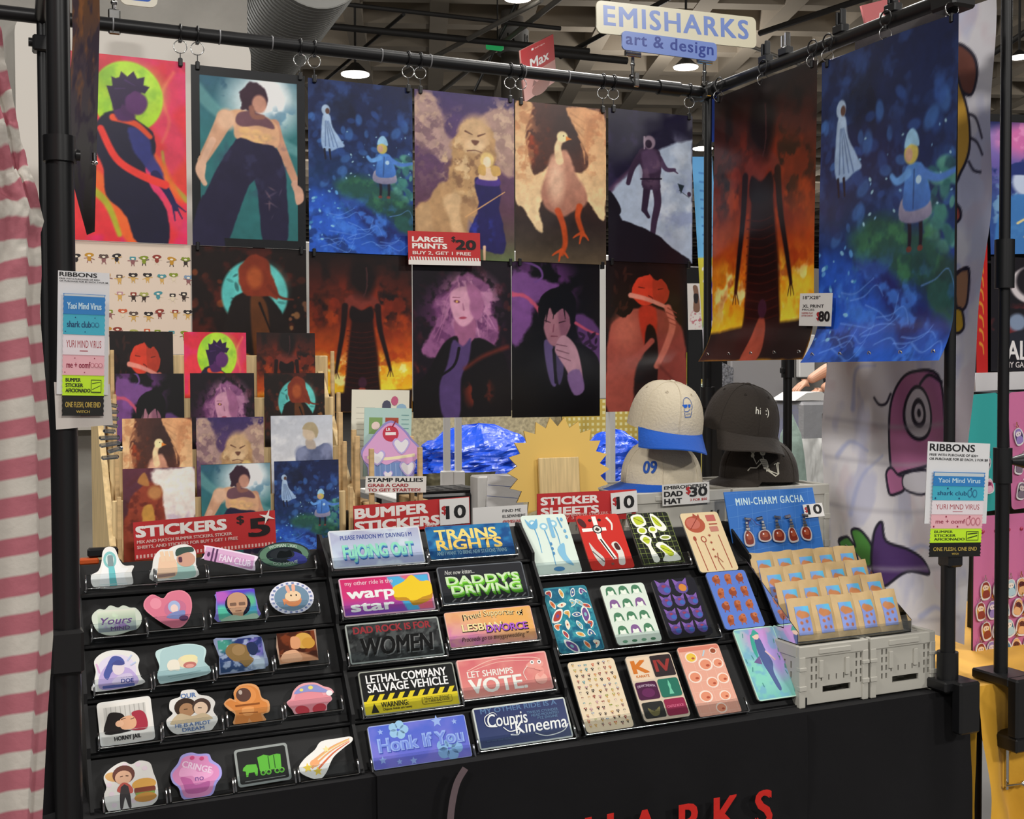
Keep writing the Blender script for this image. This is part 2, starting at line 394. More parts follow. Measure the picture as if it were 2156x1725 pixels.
class Paint:
    """x runs 0..100, y runs 0..100*h/w from the top"""
    def __init__(s, w, h, nx=130, seed=1):
        s.nx = nx; s.ny = int(nx*h/w); s.hh = 100*h/w; s.X, s.Y = np.meshgrid(np.linspace(0, 100, s.nx), np.linspace(0, s.hh, s.ny))
        s.I = np.zeros((s.ny, s.nx, 3)); s.seed = seed; s.px = 100/nx
        s.wx = (fbm(s.ny, s.nx, 7, seed+50)-.5); s.wy = (fbm(s.ny, s.nx, 7, seed+51)-.5)
    def fill(s, c): s.I[:] = hx(c); return s
    def grad(s, stops):
        ys = [a*s.hh for a, _ in stops]; cs = np.array([hx(c) for _, c in stops])
        for k in range(3): s.I[..., k] = np.interp(s.Y, ys, cs[:, k])
        return s
    def put(s, m, c, a=1):
        m = np.clip(m, 0, 1)[..., None]*a; s.I = s.I*(1-m)+hx(c)*m; return s
    def blob(s, x, y, rx, ry, c, soft=.3, rot=0, a=1, wob=0):
        t = math.radians(rot); X = s.X+s.wx*wob-x; Y = s.Y+s.wy*wob-y
        u = (X*math.cos(t)+Y*math.sin(t))/rx; v = (-X*math.sin(t)+Y*math.cos(t))/ry
        r = np.sqrt(u*u+v*v); return s.put((1+soft/2-r)/max(soft, s.px/min(rx, ry)), c, a)
    def sdf(s, pts, wob=0):
        P = np.array(pts, float); X = s.X+s.wx*wob; Y = s.Y+s.wy*wob
        d = np.full(X.shape, 1e9); ins = np.zeros(X.shape, bool)
        for i in range(len(P)):
            a = P[i-1]; b = P[i]; e = b-a; L = e@e+1e-12
            t = np.clip(((X-a[0])*e[0]+(Y-a[1])*e[1])/L, 0, 1)
            d = np.minimum(d, (X-a[0]-t*e[0])**2+(Y-a[1]-t*e[1])**2)
            if a[1] != b[1]: ins ^= ((a[1] > Y) != (b[1] > Y)) & (X < (b[0]-a[0])*(Y-a[1])/(b[1]-a[1])+a[0])
        d = np.sqrt(d); return np.where(ins, -d, d)
    def poly(s, pts, c, soft=1.2, a=1, sm=4, wob=0, c2=None, gy=None):
        if sm: pts = cat(pts, sm)
        m = np.clip(.5-s.sdf(pts, wob)/max(soft, s.px), 0, 1)[..., None]*a
        cc = hx(c)
        if c2 is not None:
            t = np.clip((s.Y-gy[0])/(gy[1]-gy[0]), 0, 1)[..., None]; cc = hx(c)*(1-t)+hx(c2)*t
        s.I = s.I*(1-m)+cc*m; return s
    def line(s, pts, w, c, w1=None, soft=.8, a=1, sm=5, wob=0):
        if sm and len(pts) > 2: pts = cat(pts, sm, False)
        P = np.array(pts, float); n = len(P); w1 = w if w1 is None else w1; X = s.X+s.wx*wob; Y = s.Y+s.wy*wob; m = np.zeros(X.shape)
        for i in range(n-1):
            p, q = P[i], P[i+1]; e = q-p; L = e@e+1e-12; t = np.clip(((X-p[0])*e[0]+(Y-p[1])*e[1])/L, 0, 1)
            d = np.sqrt((X-p[0]-t*e[0])**2+(Y-p[1]-t*e[1])**2); ww = (w+(w1-w)*(i+t)/(n-1))/2
            m = np.maximum(m, np.clip(.5+(ww-d)/max(soft, s.px), 0, 1))
        return s.put(m, c, a)
    def mask_noise(s, sc, seed, lo, hi, c, a=1, region=None, ax=1.0):
        n = fbm(s.ny, s.nx, sc, seed, 4, ax); m = np.clip((n-lo)/(hi-lo), 0, 1)
        if region is not None: m = m*region
        return s.put(m, c, a)
    def reg(s, x, y, rx, ry, soft=.6):
        r = np.sqrt(((s.X-x)/rx)**2+((s.Y-y)/ry)**2); return np.clip((1+soft/2-r)/soft, 0, 1)
    def dabs(s, n, x0, y0, x1, y1, cols, r0, r1, seed, a=.8, asp=1.6):
        rs = random.Random(seed)
        for _ in range(n):
            x, y, r, t, c = rs.uniform(x0, x1), rs.uniform(y0, y1), rs.uniform(r0, r1), rs.uniform(0, 180), rs.choice(cols)
            s.blob(x, y, r*asp, r, c, .5, t, a)
        return s
    def grain(s, amp=.12, sc=14, seed=3):
        s.I = np.clip(s.I*(1+amp*(fbm(s.ny, s.nx, sc, seed)[..., None]-.5)*2), 0, 1); return s
    def crop(s, x0, y0, x1, y1, step=1):
        i0, i1 = int(x0/100*s.nx), int(x1/100*s.nx); j0, j1 = int(y0/s.hh*s.ny), int(y1/s.hh*s.ny); return s.I[j0:j1:step, i0:i1:step]
# ---------------------------------------------------------------- the pictures on the prints (0..100 wide, about 156 tall)
def art_red(nx=130):
    p = Paint(1, 1.56, nx, 11); p.grad([(0, '#c8283c'), (.3, '#e03646'), (.6, '#e2453a'), (1, '#d8303c')])
    p.mask_noise(3, 5, .5, .62, '#d62a62', .8); p.line([(100, 20), (78, 45), (92, 75), (74, 105), (96, 140)], 22, '#d8406e', 14, 6, .6)
    p.line([(90, 10), (80, 30), (86, 52), (80, 70)], 3, '#e8785a', 1.5, 3, .7); p.line([(100, 118), (84, 100), (80, 78)], 5, '#a8a23a', 2, 2, .9)
    p.blob(52, 34, 29, 30, '#a9d52c', .06); p.blob(58, 30, 22, 22, '#c2e653', .8, 0, .7); p.mask_noise(6, 9, .5, .7, '#7fb83a', .6, p.reg(52, 34, 28, 29, .1))
    p.line([(22, 100), (38, 118), (48, 140), (60, 156)], 12, '#e8622e', 16, 3); p.line([(18, 110), (34, 124), (44, 150)], 7, '#a9a62e', 4, 2)
    p.poly([(70, 78), (82, 88), (90, 104), (96, 120), (80, 108), (70, 96)], '#e8662c', 3, .8)
    p.poly([(28, 55), (40, 46), (58, 52), (72, 62), (74, 78), (66, 92), (70, 108), (82, 126), (84, 156), (58, 156), (50, 136), (34, 116), (32, 96), (24, 74)], '#1b1830', 1.4, wob=3)
    p.poly([(52, 60), (68, 64), (72, 80), (80, 96), (84, 108), (76, 106), (66, 92), (56, 78)], '#2f3478', 2, .95, wob=5)
    p.line([(74, 98), (84, 112), (91, 126)], 8, '#231f4c', 4); p.line([(90, 122), (96, 134)], 2, '#2a2350', 1); p.line([(88, 122), (90, 136)], 2, '#2a2350', 1); p.line([(91, 122), (99, 128)], 2, '#2a2350', 1)
    p.line([(30, 62), (42, 86), (60, 98), (82, 106)], 5.5, '#e23a32', 7, 1.2); p.line([(40, 52), (58, 56), (70, 66)], 6, '#e8502c', 4, 1.5)
    p.poly([(40, 40), (52, 40), (58, 52), (44, 54)], '#4a2258', 2)
    p.blob(51, 29, 11, 11, '#2b1440', .15, 0, 1, 6); p.poly([(56, 28), (66, 32), (68, 40), (62, 48), (52, 46), (50, 36)], '#5a2a66', 2); p.poly([(38, 36), (35, 26), (40, 26), (39, 18), (45, 20), (47, 13), (52, 17), (57, 12), (60, 18), (66, 16), (65, 23), (70, 24), (66, 30), (58, 28), (50, 34), (46, 44), (41, 46)], '#2b1440', 1, sm=0); p.line([(50, 20), (58, 24)], 1.4, '#452660', .6); p.line([(42, 28), (50, 27)], 1.4, '#452660', .6)
    return p.grain(.08)
def art_trousers(nx=130):
    p = Paint(1, 1.56, nx, 21); p.fill('#2c6a70'); p.grad([(0, '#2f5a70'), (.4, '#2f7074'), (1, '#2a6668')])
    p.blob(62, 28, 30, 26, '#dce8ea', .9); p.blob(66, 22, 16, 16, '#ffffff', .9); p.mask_noise(6, 2, .48, .62, '#2d5870', .9, p.reg(22, 24, 26, 22)); p.mask_noise(6, 3, .5, .6, '#5a86a0', .8, p.reg(84, 48, 22, 18))
    p.line([(4, 20), (22, 38), (40, 44)], 12, '#5f9496', 8, 3, .8); p.line([(78, 62), (96, 70)], 10, '#5f9496', 8, 3, .8)
    p.line([(29, 44), (19, 64), (9, 82)], 15, '#c99a7c', 8, 1.2); p.line([(72, 46), (77, 62), (86, 84), (92, 98)], 10, '#c08e74', 6, 1.2)
    p.poly([(30, 40), (42, 35), (66, 40), (76, 50), (72, 68), (40, 62), (36, 50)], '#d2a27e', 1.4); p.blob(30, 45, 8, 9, '#dfb596', .5); p.line([(18, 64), (10, 82), (8, 95), (11, 102)], 6, '#d8ad92', 4, 1)
    for x, y in ((46, 53), (56, 55), (47, 60), (58, 62), (65, 58)): p.blob(x, y, 5, 3.4, '#e3b47c', .7)
    p.line([(91, 98), (94, 110)], 8, '#c89a84', 4, 1); p.poly([(41, 38), (54, 36), (68, 42), (72, 50), (58, 48), (44, 50), (38, 46)], '#6d4a54', 1.3)
    p.poly([(38, 62), (56, 64), (75, 68), (83, 100), (82, 156), (62, 156), (54, 96), (34, 144), (28, 156), (2, 156), (4, 128), (18, 96)], '#231f3a', 1.3, wob=2)
    p.mask_noise(8, 5, .55, .7, '#343457', .6, p.reg(56, 84, 30, 24)); p.dabs(9, 66, 100, 80, 130, ['#6a5560', '#4a4058'], .6, 1.1, 4, .7, 5)
    p.blob(54, 23, 11.5, 13, '#37202f', .12, 0, 1, 6); p.dabs(12, 44, 16, 50, 34, ['#37202f'], 1.5, 2.6, 5); p.blob(59, 29, 6.5, 8, '#c08c78', .3); p.line([(52, 33), (54, 40), (62, 40)], 5, '#8d5f52', 4, 1.5)
    m = (p.X < 7) | (p.X > 92.5) | (p.Y < 8.5) | (p.Y > 149); hands = (np.abs(p.X-7) < 5) & (p.Y > 78) & (p.Y < 106) & (p.I[..., 0] > .55)
    p.I[m & ~hands] = hx('#17181b'); p.poly([(6, 82), (12, 84), (11, 96), (12, 104), (6, 98), (3, 90)], '#d8ad92', 1); p.poly([(90, 98), (97, 102), (98, 112), (92, 116), (90, 108)], '#c89a84', 1)
    p.poly([(2, 132), (12, 112), (28, 156), (1, 156)], '#231f3a', 1.4); return p.grain(.08)
def robe(p, x, y, s, c, c2, dark, flip=1, hood=None):
    f = flip*s
    p.poly([(x-1*f, y+8*s), (x+5*f, y+8*s), (x+8*f, y+20*s), (x+20*f, y+36*s), (x+13*f, y+39*s), (x+6*f, y+42*s), (x-2*f, y+40*s), (x-3*f, y+22*s)], c, 1.2, wob=2, c2=c2, gy=(y+8*s, y+42*s))
    for k in range(4): p.line([(x+(1+k)*f, y+14*s), (x+(1+k*4)*f, y+38*s)], .7, dark, 1, .6, .6)
    p.blob(x+1.5*f, y+3.5*s, 4.2*s, 5*s, hood or c, .25); p.blob(x+3.2*f, y+4.5*s, 2.2*s, 2.8*s, '#5a4038', .4)
    p.line([(x, y+41*s), (x+1*f, y+50*s)], 2.2*s, '#16172c', 1.6*s); p.line([(x+5*f, y+41*s), (x+6*f, y+50*s)], 2.2*s, '#16172c', 1.6*s)
def coat(p, x, y, k):
    q = lambda L: [(x+a, y+b*k) for a, b in L]
    for dx in (-2, 6): p.line(q([(dx, 34), (dx+.6, 44), (dx+.2, 50)]), 3, '#151628', 2.2); p.blob(x+dx, y+51*k, 2, 1.4*k, '#6a3a34', .4)
    p.poly(q([(-6, 26), (10, 26), (14, 36), (2, 39), (-9, 36)]), '#9a94a8', 1, c2='#7a7896', gy=(y+26*k, y+38*k)); p.poly(q([(-3, 12), (7, 11), (11, 20), (13, 30), (4, 33), (-6, 31), (-5, 20)]), '#4f86d2', 1, wob=1.5, c2='#3a66b0', gy=(y+11*k, y+32*k))
    p.line(q([(6, 15), (18, 20), (30, 18)]), 5, '#4a78c4', 2.5, 1.4); p.line(q([(-2, 15), (-10, 18), (-14, 15)]), 4.4, '#5f96d8', 3, 1.2); p.line(q([(2, 14), (1, 32)]), .8, '#28487e'); p.blob(x+5, y+19*k, 2, 2*k, '#a8c8e8', .3)
    p.blob(x, y+6*k, 5, 5.2*k, '#c2b25c', .25); p.blob(x-1.6, y+6.6*k, 2.6, 3.2*k, '#c09a82', .3); p.poly(q([(-4.6, 3), (-3, -3), (1, -5.5), (4.6, -2), (5.4, 3.4), (0, 1.8)]), '#8fbcdc', 1)
def art_pond(nx=150, hw=1.56):
    p = Paint(1, hw, nx, 31); p.grad([(0, '#141d42'), (.35, '#16244e'), (.55, '#16305a'), (.72, '#1b3f92'), (1, '#2350a8')]); k = p.hh/156
    p.mask_noise(7, 4, .5, .68, '#2d4a86', .75, p.reg(45, 45*k, 70, 50*k)); p.mask_noise(3, 41, .52, .66, '#11172f', .8, p.reg(70, 18*k, 60, 30*k))
    p.dabs(60, 0, 25*k, 100, 95*k, ['#2b4c8e', '#23407c', '#3a66a8', '#1b2f60'], 1.5, 4, 5, .7)
    p.dabs(40, 78, 60*k, 100, 105*k, ['#3f7f78', '#2c6468', '#5a9a8c', '#1d3f50'], 1.5, 3.6, 6, .8)
    p.poly([(26, 92*k), (45, 84*k), (66, 90*k), (100, 112*k), (100, 138*k), (80, 130*k), (52, 112*k), (34, 104*k)], '#234f46', 8, .95, wob=8); p.mask_noise(9, 6, .5, .65, '#3d7a52', .7, p.reg(62, 104*k, 34, 18*k)); p.mask_noise(6, 16, .5, .65, '#1a3a3c', .7, p.reg(88, 116*k, 22, 14*k))
    p.poly([(30, 104*k), (56, 116*k), (84, 132*k), (98, 142*k), (86, 156*k), (70, 156*k), (62, 136*k), (44, 122*k)], '#1a225c', 6, .9, wob=8)
    p.poly([(4, 100*k), (22, 104*k), (34, 124*k), (44, 116*k), (52, 140*k), (66, 150*k), (84, 138*k), (100, 150*k), (100, p.hh), (0, p.hh), (0, 116*k)], '#2a5ac4', 9, .8, wob=10)
    p.mask_noise(8, 7, .5, .64, '#3f78d8', .8, p.reg(40, 140*k, 60, 32*k)); p.mask_noise(8, 8, .55, .66, '#16306e', .8, p.reg(40, 146*k, 60, 34*k))
    for j in range(16):
        rs = random.Random(j); x, y = rs.uniform(10, 90), rs.uniform(118, 154)*k; p.line([(x-10, y+rs.uniform(-5, 5)), (x, y), (x+9, y+rs.uniform(-6, 6)), (x+14, y+rs.uniform(-8, 8))], .8, '#6f9cea', .4, .7, .6)
    p.dabs(26, 0, 96*k, 30, 145*k, ['#5a9ad8', '#3f86b8', '#86c0e0'], .5, 1.4, 9, .9); p.dabs(24, 30, 40*k, 100, 90*k, ['#7fb0d8', '#9fc8d8'], .4, .9, 10, .9)
    robe(p, 15, 24*k, .95*k, '#a5bcd8', '#8aa6cc', '#3d5688'); coat(p, 70, 52*k, k); return p.grain(.12, 20)
def art_lion(nx=130):
    p = Paint(1, 1.7, nx, 41); p.grad([(0, '#3a2c5e'), (.3, '#5b3f66'), (.7, '#5a3a4c'), (.86, '#54453f'), (1, '#5d6a44')])
    p.poly([(0, 8), (16, 4), (26, 20), (30, 40), (44, 52), (30, 72), (14, 60), (0, 50)], '#a98a84', 4, wob=8); p.poly([(64, 24), (78, 14), (100, 18), (100, 80), (80, 70), (66, 46)], '#a5857c', 4, wob=8)
    p.mask_noise(14, 3, .5, .62, '#6f5260', .7, p.reg(8, 52, 22, 50)); p.mask_noise(14, 4, .5, .62, '#c8aa92', .8, p.reg(90, 36, 18, 34)); p.mask_noise(12, 14, .5, .6, '#c8a890', .6, p.reg(10, 18, 14, 18))
    p.poly([(14, 110), (24, 96), (34, 84), (40, 60), (50, 44), (64, 44), (76, 64), (78, 88), (66, 110), (60, 150), (30, 152), (6, 152), (0, 120)], '#b08a62', 3, wob=8)
    p.poly([(42, 40), (56, 26), (74, 32), (80, 52), (76, 76), (64, 100), (46, 108), (36, 92), (36, 60)], '#b99266', 3, wob=12); p.mask_noise(12, 5, .48, .62, '#7d5a42', .8, p.reg(58, 80, 24, 34)); p.mask_noise(12, 6, .52, .66, '#dcbd90', .8, p.reg(50, 62, 26, 40))
    p.blob(59, 40, 15, 19, '#c8a47c', .5, 12); p.blob(60, 52, 9, 7, '#d8b890', .6); p.line([(50, 38), (57, 41)], 2, '#6a4636', 1); p.line([(63, 42), (70, 39)], 2, '#6a4636', 1); p.poly([(56, 47), (64, 47), (60, 52)], '#6d4638', 1.4); p.line([(52, 58), (60, 57), (67, 59)], 1.2, '#6d4638', .6)
    p.poly([(28, 108), (44, 104), (46, 132), (54, 152), (58, 162), (42, 160), (34, 132)], '#cdaa80', 3, wob=4); p.poly([(2, 122), (14, 116), (18, 140), (30, 156), (6, 156)], '#b8946c', 3); p.blob(50, 158, 9, 5, '#d4b488', .4)
    p.poly([(62, 84), (80, 84), (86, 96), (84, 118), (92, 150), (86, 162), (56, 154), (54, 138), (64, 116), (60, 96)], '#221d55', 1.4, wob=4); p.mask_noise(7, 8, .5, .64, '#2f3aa0', .8, p.reg(66, 140, 12, 22)); p.poly([(62, 86), (72, 80), (84, 84), (84, 92), (62, 92)], '#463080', 1.4)
    p.poly([(66, 78), (72, 72), (80, 78), (82, 86), (64, 86)], '#e0bfa0', 1.2); p.blob(72, 66, 7, 8, '#e0c07c', .25); p.blob(72, 68, 4, 5.5, '#edd2b4', .3); p.poly([(64, 72), (70, 72), (70, 82), (63, 80)], '#c8a05c', 1); p.poly([(76, 72), (84, 72), (86, 80), (78, 82)], '#c8a05c', 1)
    p.line([(69, 156), (69, 170)], 3, '#d8b090', 2); p.line([(50, 126), (90, 98)], 1.4, '#c79868', 1, .6, 1, 0)
    return p.grain(.12, 16)
def art_bird(nx=130):
    p = Paint(1, 1.7, nx, 51); p.grad([(0, '#4a2c26'), (.4, '#4a2a22'), (.75, '#2f2320'), (.88, '#3f352c'), (1, '#5a4c3a')]); p.mask_noise(5, 3, .48, .66, '#a8401e', .8, p.reg(30, 34, 18, 34)); p.blob(58, 26, 20, 26, '#3a2522', .8)
    p.poly([(0, 4), (18, 2), (12, 30), (14, 60), (22, 78), (36, 66), (34, 92), (26, 112), (30, 138), (20, 132), (8, 112), (0, 100)], '#d8a878', 2, wob=5, c2='#e6c79a', gy=(0, 120))
    p.poly([(56, 4), (90, 2), (100, 22), (100, 110), (92, 118), (74, 96), (56, 70), (70, 72), (80, 60), (72, 36)], '#d49a6c', 2, wob=5, c2='#e8c898', gy=(0, 110))
    p.mask_noise(10, 5, .5, .64, '#b87850', .6, p.reg(8, 40, 16, 44)); p.mask_noise(10, 6, .5, .64, '#b87850', .6, p.reg(90, 36, 16, 40))
    for k in range(6): p.line([(20-k*1.5, 6+k*9), (10, 12+k*11)], 2.4, '#c08a60', .6, 1.4, .8); p.line([(60+k*3, 8+k*8), (76, 16+k*9)], 2.4, '#c08a60', .6, 1.4, .8)
    p.poly([(40, 54), (52, 48), (60, 56), (66, 74), (78, 92), (76, 106), (66, 112), (52, 120), (38, 116), (28, 100), (32, 78)], '#c08a72', 3, wob=4, c2='#a06a58', gy=(50, 118)); p.blob(44, 82, 9, 22, '#dcb094', .9)
    p.line([(48, 60), (46, 46), (50, 36)], 9, '#e0c096', 6, 2); p.blob(51, 34, 6, 6, '#ead2a0', .3); p.poly([(55, 33), (62, 36), (55, 38)], '#d07a30', .8, sm=0); p.blob(52.5, 33, .9, .9, '#2a1a18', .4)
    for pts in ([(46, 114), (52, 130), (54, 148), (50, 160)], [(70, 108), (68, 120), (74, 138)]): p.line(pts, 7, '#b8481e', 5, 2)
    for x, y in ((50, 156), (73, 136)):
        for dx, dy in ((-10, 6), (-3, 12), (7, 8)): p.line([(x, y), (x+dx*.6, y+dy*.5), (x+dx, y+dy)], 3.6, '#c04e22', 1.4, 1)
    return p.grain(.14, 14)
def art_walker(nx=130):
    p = Paint(1, 1.78, nx, 61); p.fill('#1d1930'); p.mask_noise(5, 2, .5, .7, '#2e2546', .8)
    p.poly([(0, 100), (14, 84), (26, 70), (40, 60), (60, 44), (80, 34), (100, 28), (100, 178), (60, 178), (10, 140)], '#a8b6cc', 3, sm=0, wob=4); p.mask_noise(4, 4, .45, .62, '#c9d2e0', .8, p.reg(76, 90, 34, 56)); p.mask_noise(5, 5, .5, .66, '#8d9ac0', .7, p.reg(80, 110, 30, 40))
    p.line([(2, 96), (16, 80), (30, 66)], 5, '#6a4a66', 2, 4, .7)
    D = '#38283f'; p.line([(36, 54), (28, 68), (23, 86)], 8, D, 5, 1.2); p.line([(60, 54), (68, 66), (78, 66)], 7, '#4a3854', 4, 1.2); p.line([(76, 66), (82, 70)], 3, '#4a3854', 1.4)
    p.line([(46, 82), (44, 100), (42, 116)], 9, '#2e2136', 7, 1.2); p.line([(42, 116), (47, 124)], 6, '#2e2136', 4, 1.2); p.line([(55, 84), (58, 106), (54, 128), (52, 144)], 10, D, 6, 1.2); p.line([(52, 144), (50, 152)], 6, D, 5)
    p.poly([(36, 46), (48, 42), (60, 46), (62, 62), (61, 80), (60, 90), (40, 90), (40, 72), (36, 60)], D, 1.3, wob=2); p.poly([(40, 48), (56, 46), (60, 66), (42, 72)], '#55405c', 3, .9, wob=4); p.mask_noise(9, 8, .52, .64, '#6a5268', .6, p.reg(50, 66, 12, 24)); p.line([(38, 80), (62, 78)], 2, '#241a2c', 2)
    p.blob(48, 36, 7, 8, '#8a7888', .25); p.blob(47, 38, 4, 5, '#2a1e30', .3); p.line([(42, 30), (42, 44)], 2, '#9a8a98', 1.4)
    p.poly([(0, 112), (10, 118), (16, 130), (30, 134), (46, 140), (60, 146), (74, 158), (96, 172), (100, 180), (0, 180)], '#15121c', 1.6, sm=0, wob=3); p.poly([(0, 96), (12, 110), (14, 122), (0, 128)], '#15121c', 1.2)
    p.poly([(82, 82), (90, 84), (86, 94)], '#243038', 1, sm=0); p.line([(84, 90), (96, 98)], .8, '#243038', .6, .5, 1, 0); p.blob(96, 94, 2.4, 3, '#3a2a40', .4); return p.grain(.08)
def art_moon(nx=130):
    p = Paint(1, 1.45, nx, 71); p.fill('#1a100e'); p.mask_noise(6, 3, .48, .66, '#4a1a12', .9); p.dabs(46, 0, 20, 100, 130, ['#6a2c18', '#4a1f14', '#8a4420', '#5a2818'], 1, 3.4, 4, .7, 1.2); p.dabs(26, 70, 50, 100, 120, ['#7a5038', '#9a6a40'], 1.2, 3, 8, .8, 1.2)
    p.blob(54, 42, 29, 31, '#57b8b4', .08); p.blob(60, 36, 20, 20, '#6fcac2', .8, 0, .6); p.dabs(14, 30, 20, 80, 66, ['#2c5a5a', '#3f8480'], .8, 1.8, 7, .8, 2.5)
    p.poly([(38, 44), (54, 38), (68, 46), (80, 62), (90, 90), (92, 145), (22, 145), (26, 84), (30, 60)], '#1c1412', 1.6, wob=3); p.poly([(50, 46), (60, 44), (66, 62), (66, 110), (54, 104)], '#5a3218', 2); p.line([(58, 50), (64, 66), (70, 82)], 2.4, '#150d0b', 1)
    p.poly([(42, 14), (52, 6), (64, 10), (70, 24), (74, 44), (66, 44), (46, 44), (40, 30)], '#7a2e1a', 1.6, wob=4); p.blob(54, 27, 7, 10, '#a04c26', .5); p.line([(66, 34), (76, 44), (88, 46)], 4, '#6a2818', 1.2, 1.4)
    p.line([(40, 96), (52, 102), (62, 112)], 6.5, '#a4602c', 4, 1.6); p.line([(60, 108), (64, 116)], 2, '#a4602c', 1.4); p.line([(56, 108), (58, 118)], 2, '#a4602c', 1.4); return p.grain(.12, 16)
def art_fire(nx=130, hw=1.56):
    p = Paint(1, hw, nx, 81); k = p.hh/156; p.grad([(0, '#170c0c'), (.2, '#44170f'), (.42, '#6e2410'), (.6, '#b04a14'), (.74, '#e8921a'), (.88, '#f2bc24'), (1, '#e8a018')])
    p.mask_noise(5, 3, .46, .66, '#12090a', .9, p.reg(50, 34*k, 70, 40*k)); p.mask_noise(7, 4, .5, .64, '#a83c10', .8, p.reg(50, 80*k, 60, 40*k)); p.mask_noise(7, 44, .5, .62, '#7a2410', .8, p.reg(50, 58*k, 60, 30*k)); p.mask_noise(6, 5, .5, .64, '#f5d03a', .9, p.reg(50, 124*k, 60, 24*k)); p.mask_noise(9, 6, .55, .68, '#fff0a0', .8, p.reg(50, 118*k, 60, 18*k)); p.mask_noise(6, 46, .55, .66, '#9a3010', .7, p.reg(50, 108*k, 60, 22*k))
    p.poly([(0, 140*k), (30, 137*k), (70, 135*k), (100, 134*k), (100, p.hh), (0, p.hh)], '#1c0d0c', 2.5, sm=0, wob=2)
    p.poly([(34, 140*k), (36, 100*k), (41, 60*k), (60, 60*k), (66, 100*k), (68, 140*k)], '#301009', 3, sm=0); p.poly([(30, 150*k), (36, 110*k), (42, 58*k), (50, 62*k), (60, 58*k), (64, 110*k), (70, 150*k)], '#1c0a0a', 2, .9, sm=0)
    for j in range(12): p.line([(36-j*.2, (76+j*5)*k), (50, (78+j*5)*k), (62+j*.3, (76+j*5)*k)], .7, '#43140d', .7, .6, .8)
    p.poly([(34, 46*k), (44, 40*k), (58, 40*k), (68, 48*k), (66, 56*k), (58, 50*k), (50, 56*k), (40, 54*k), (34, 60*k)], '#6e2c24', 2, .9); p.poly([(40, 52*k), (50, 56*k), (60, 52*k), (60, 66*k), (40, 66*k)], '#150a0c', 2)
    p.blob(51, 24*k, 14, 19*k, '#120809', .6, 0, .95, 8); p.line([(54, 14*k), (55, 30*k), (52, 42*k)], 1.4, '#4c2a2c', .8, 1, .8, 5, 6)
    p.line([(34, 52*k), (32, 74*k), (28, 98*k), (25, 116*k)], 6, '#1c0b0c', 3, 1.6); p.line([(66, 52*k), (68, 74*k), (74, 98*k), (78, 114*k)], 6, '#1c0b0c', 3, 1.6)
    for x, y in ((25, 114), (78, 112)):
        for dx in (-3, 0, 3): p.line([(x, y*k), (x+dx, (y+9)*k)], 1.1, '#2a1010', .6)
    p.poly([(42, 156*k), (44, 140*k), (48, 132*k), (53, 133*k), (56, 142*k), (58, 156*k)], '#9c4634', 1.4); p.blob(50.5, 127*k, 4.2, 5.4*k, '#3a1a2c', .3)
    if hw > 1.57: p.poly([(38, 154*k), (44, 138*k), (46, 146*k), (43, 155*k)], '#8c3c2e', 1); p.poly([(57, 138*k), (60, 152*k), (64, 155*k), (57, 155*k)], '#8c3c2e', 1)
    return p.grain(.14, 16)
def art_pinkhair(nx=130):
    p = Paint(1, 1.56, nx, 91); p.fill('#150c16'); p.mask_noise(6, 3, .52, .7, '#3a1420', .8); p.dabs(20, 60, 30, 100, 80, ['#4a1c22', '#5a2a20'], 1, 3, 5, .6)
    p.poly([(46, 18), (60, 16), (74, 26), (80, 46), (88, 62), (84, 82), (66, 90), (52, 96), (34, 96), (18, 98), (10, 90), (18, 70), (22, 48), (34, 32)], '#86507c', 3, wob=14); p.mask_noise(9, 5, .5, .62, '#5a2c58', .8, p.reg(48, 60, 38, 40)); p.mask_noise(10, 6, .54, .68, '#c088a8', .8, p.reg(58, 44, 30, 30))
    for j in range(20):
        rs = random.Random(j+7); x = 34+j*2.1; p.line([(50+rs.uniform(-6, 10), 22), (x, 44+rs.uniform(-6, 6)), (x+rs.uniform(-10, 8)+(j-10)*.8, 70+rs.uniform(-6, 14))], 1.6, rs.choice(['#a86c94', '#6c3c66', '#c690ae', '#93588a']), .5, 1, .7)
    p.poly([(42, 58), (62, 58), (62, 78), (54, 84), (44, 82)], '#94587c', 2); p.poly([(37, 36), (46, 28), (58, 28), (64, 40), (63, 54), (56, 64), (48, 66), (40, 56)], '#c690a8', 2); p.poly([(54, 24), (64, 28), (72, 44), (66, 60), (58, 52), (56, 38)], '#9c6088', 2.5, wob=4)
    p.blob(44, 42, 3.2, 1.5, '#5a2438', .4, 8); p.blob(44, 42, 1.4, 1.2, '#d8a860', .4); p.line([(40, 38), (47, 38)], 1, '#7a4258', .5); p.line([(50, 44), (51, 50)], 1, '#a06884', 2); p.blob(50, 58, 4, 1.4, '#9a4058', .4, -4)
    p.poly([(30, 84), (44, 76), (46, 92), (52, 110), (50, 156), (0, 156), (0, 126), (14, 112)], '#0e0a0e', 1.6); p.poly([(62, 78), (84, 86), (96, 104), (100, 156), (44, 156), (52, 104)], '#0e0a0e', 1.6); p.poly([(40, 80), (50, 86), (58, 78), (56, 100), (48, 118), (46, 156), (30, 156), (26, 126), (34, 104)], '#4c3868', 2); p.line([(46, 88), (40, 106), (18, 120)], 3, '#0e0a10', 2, 1)
    p.line([(96, 86), (70, 96), (52, 108)], 4, '#7a2c1e', 3, 4, .7); p.mask_noise(7, 8, .5, .62, '#6a2418', .9, p.reg(66, 132, 14, 16)); p.mask_noise(7, 9, .52, .62, '#5a2020', .9, p.reg(6, 116, 8, 14)); return p.grain(.1)
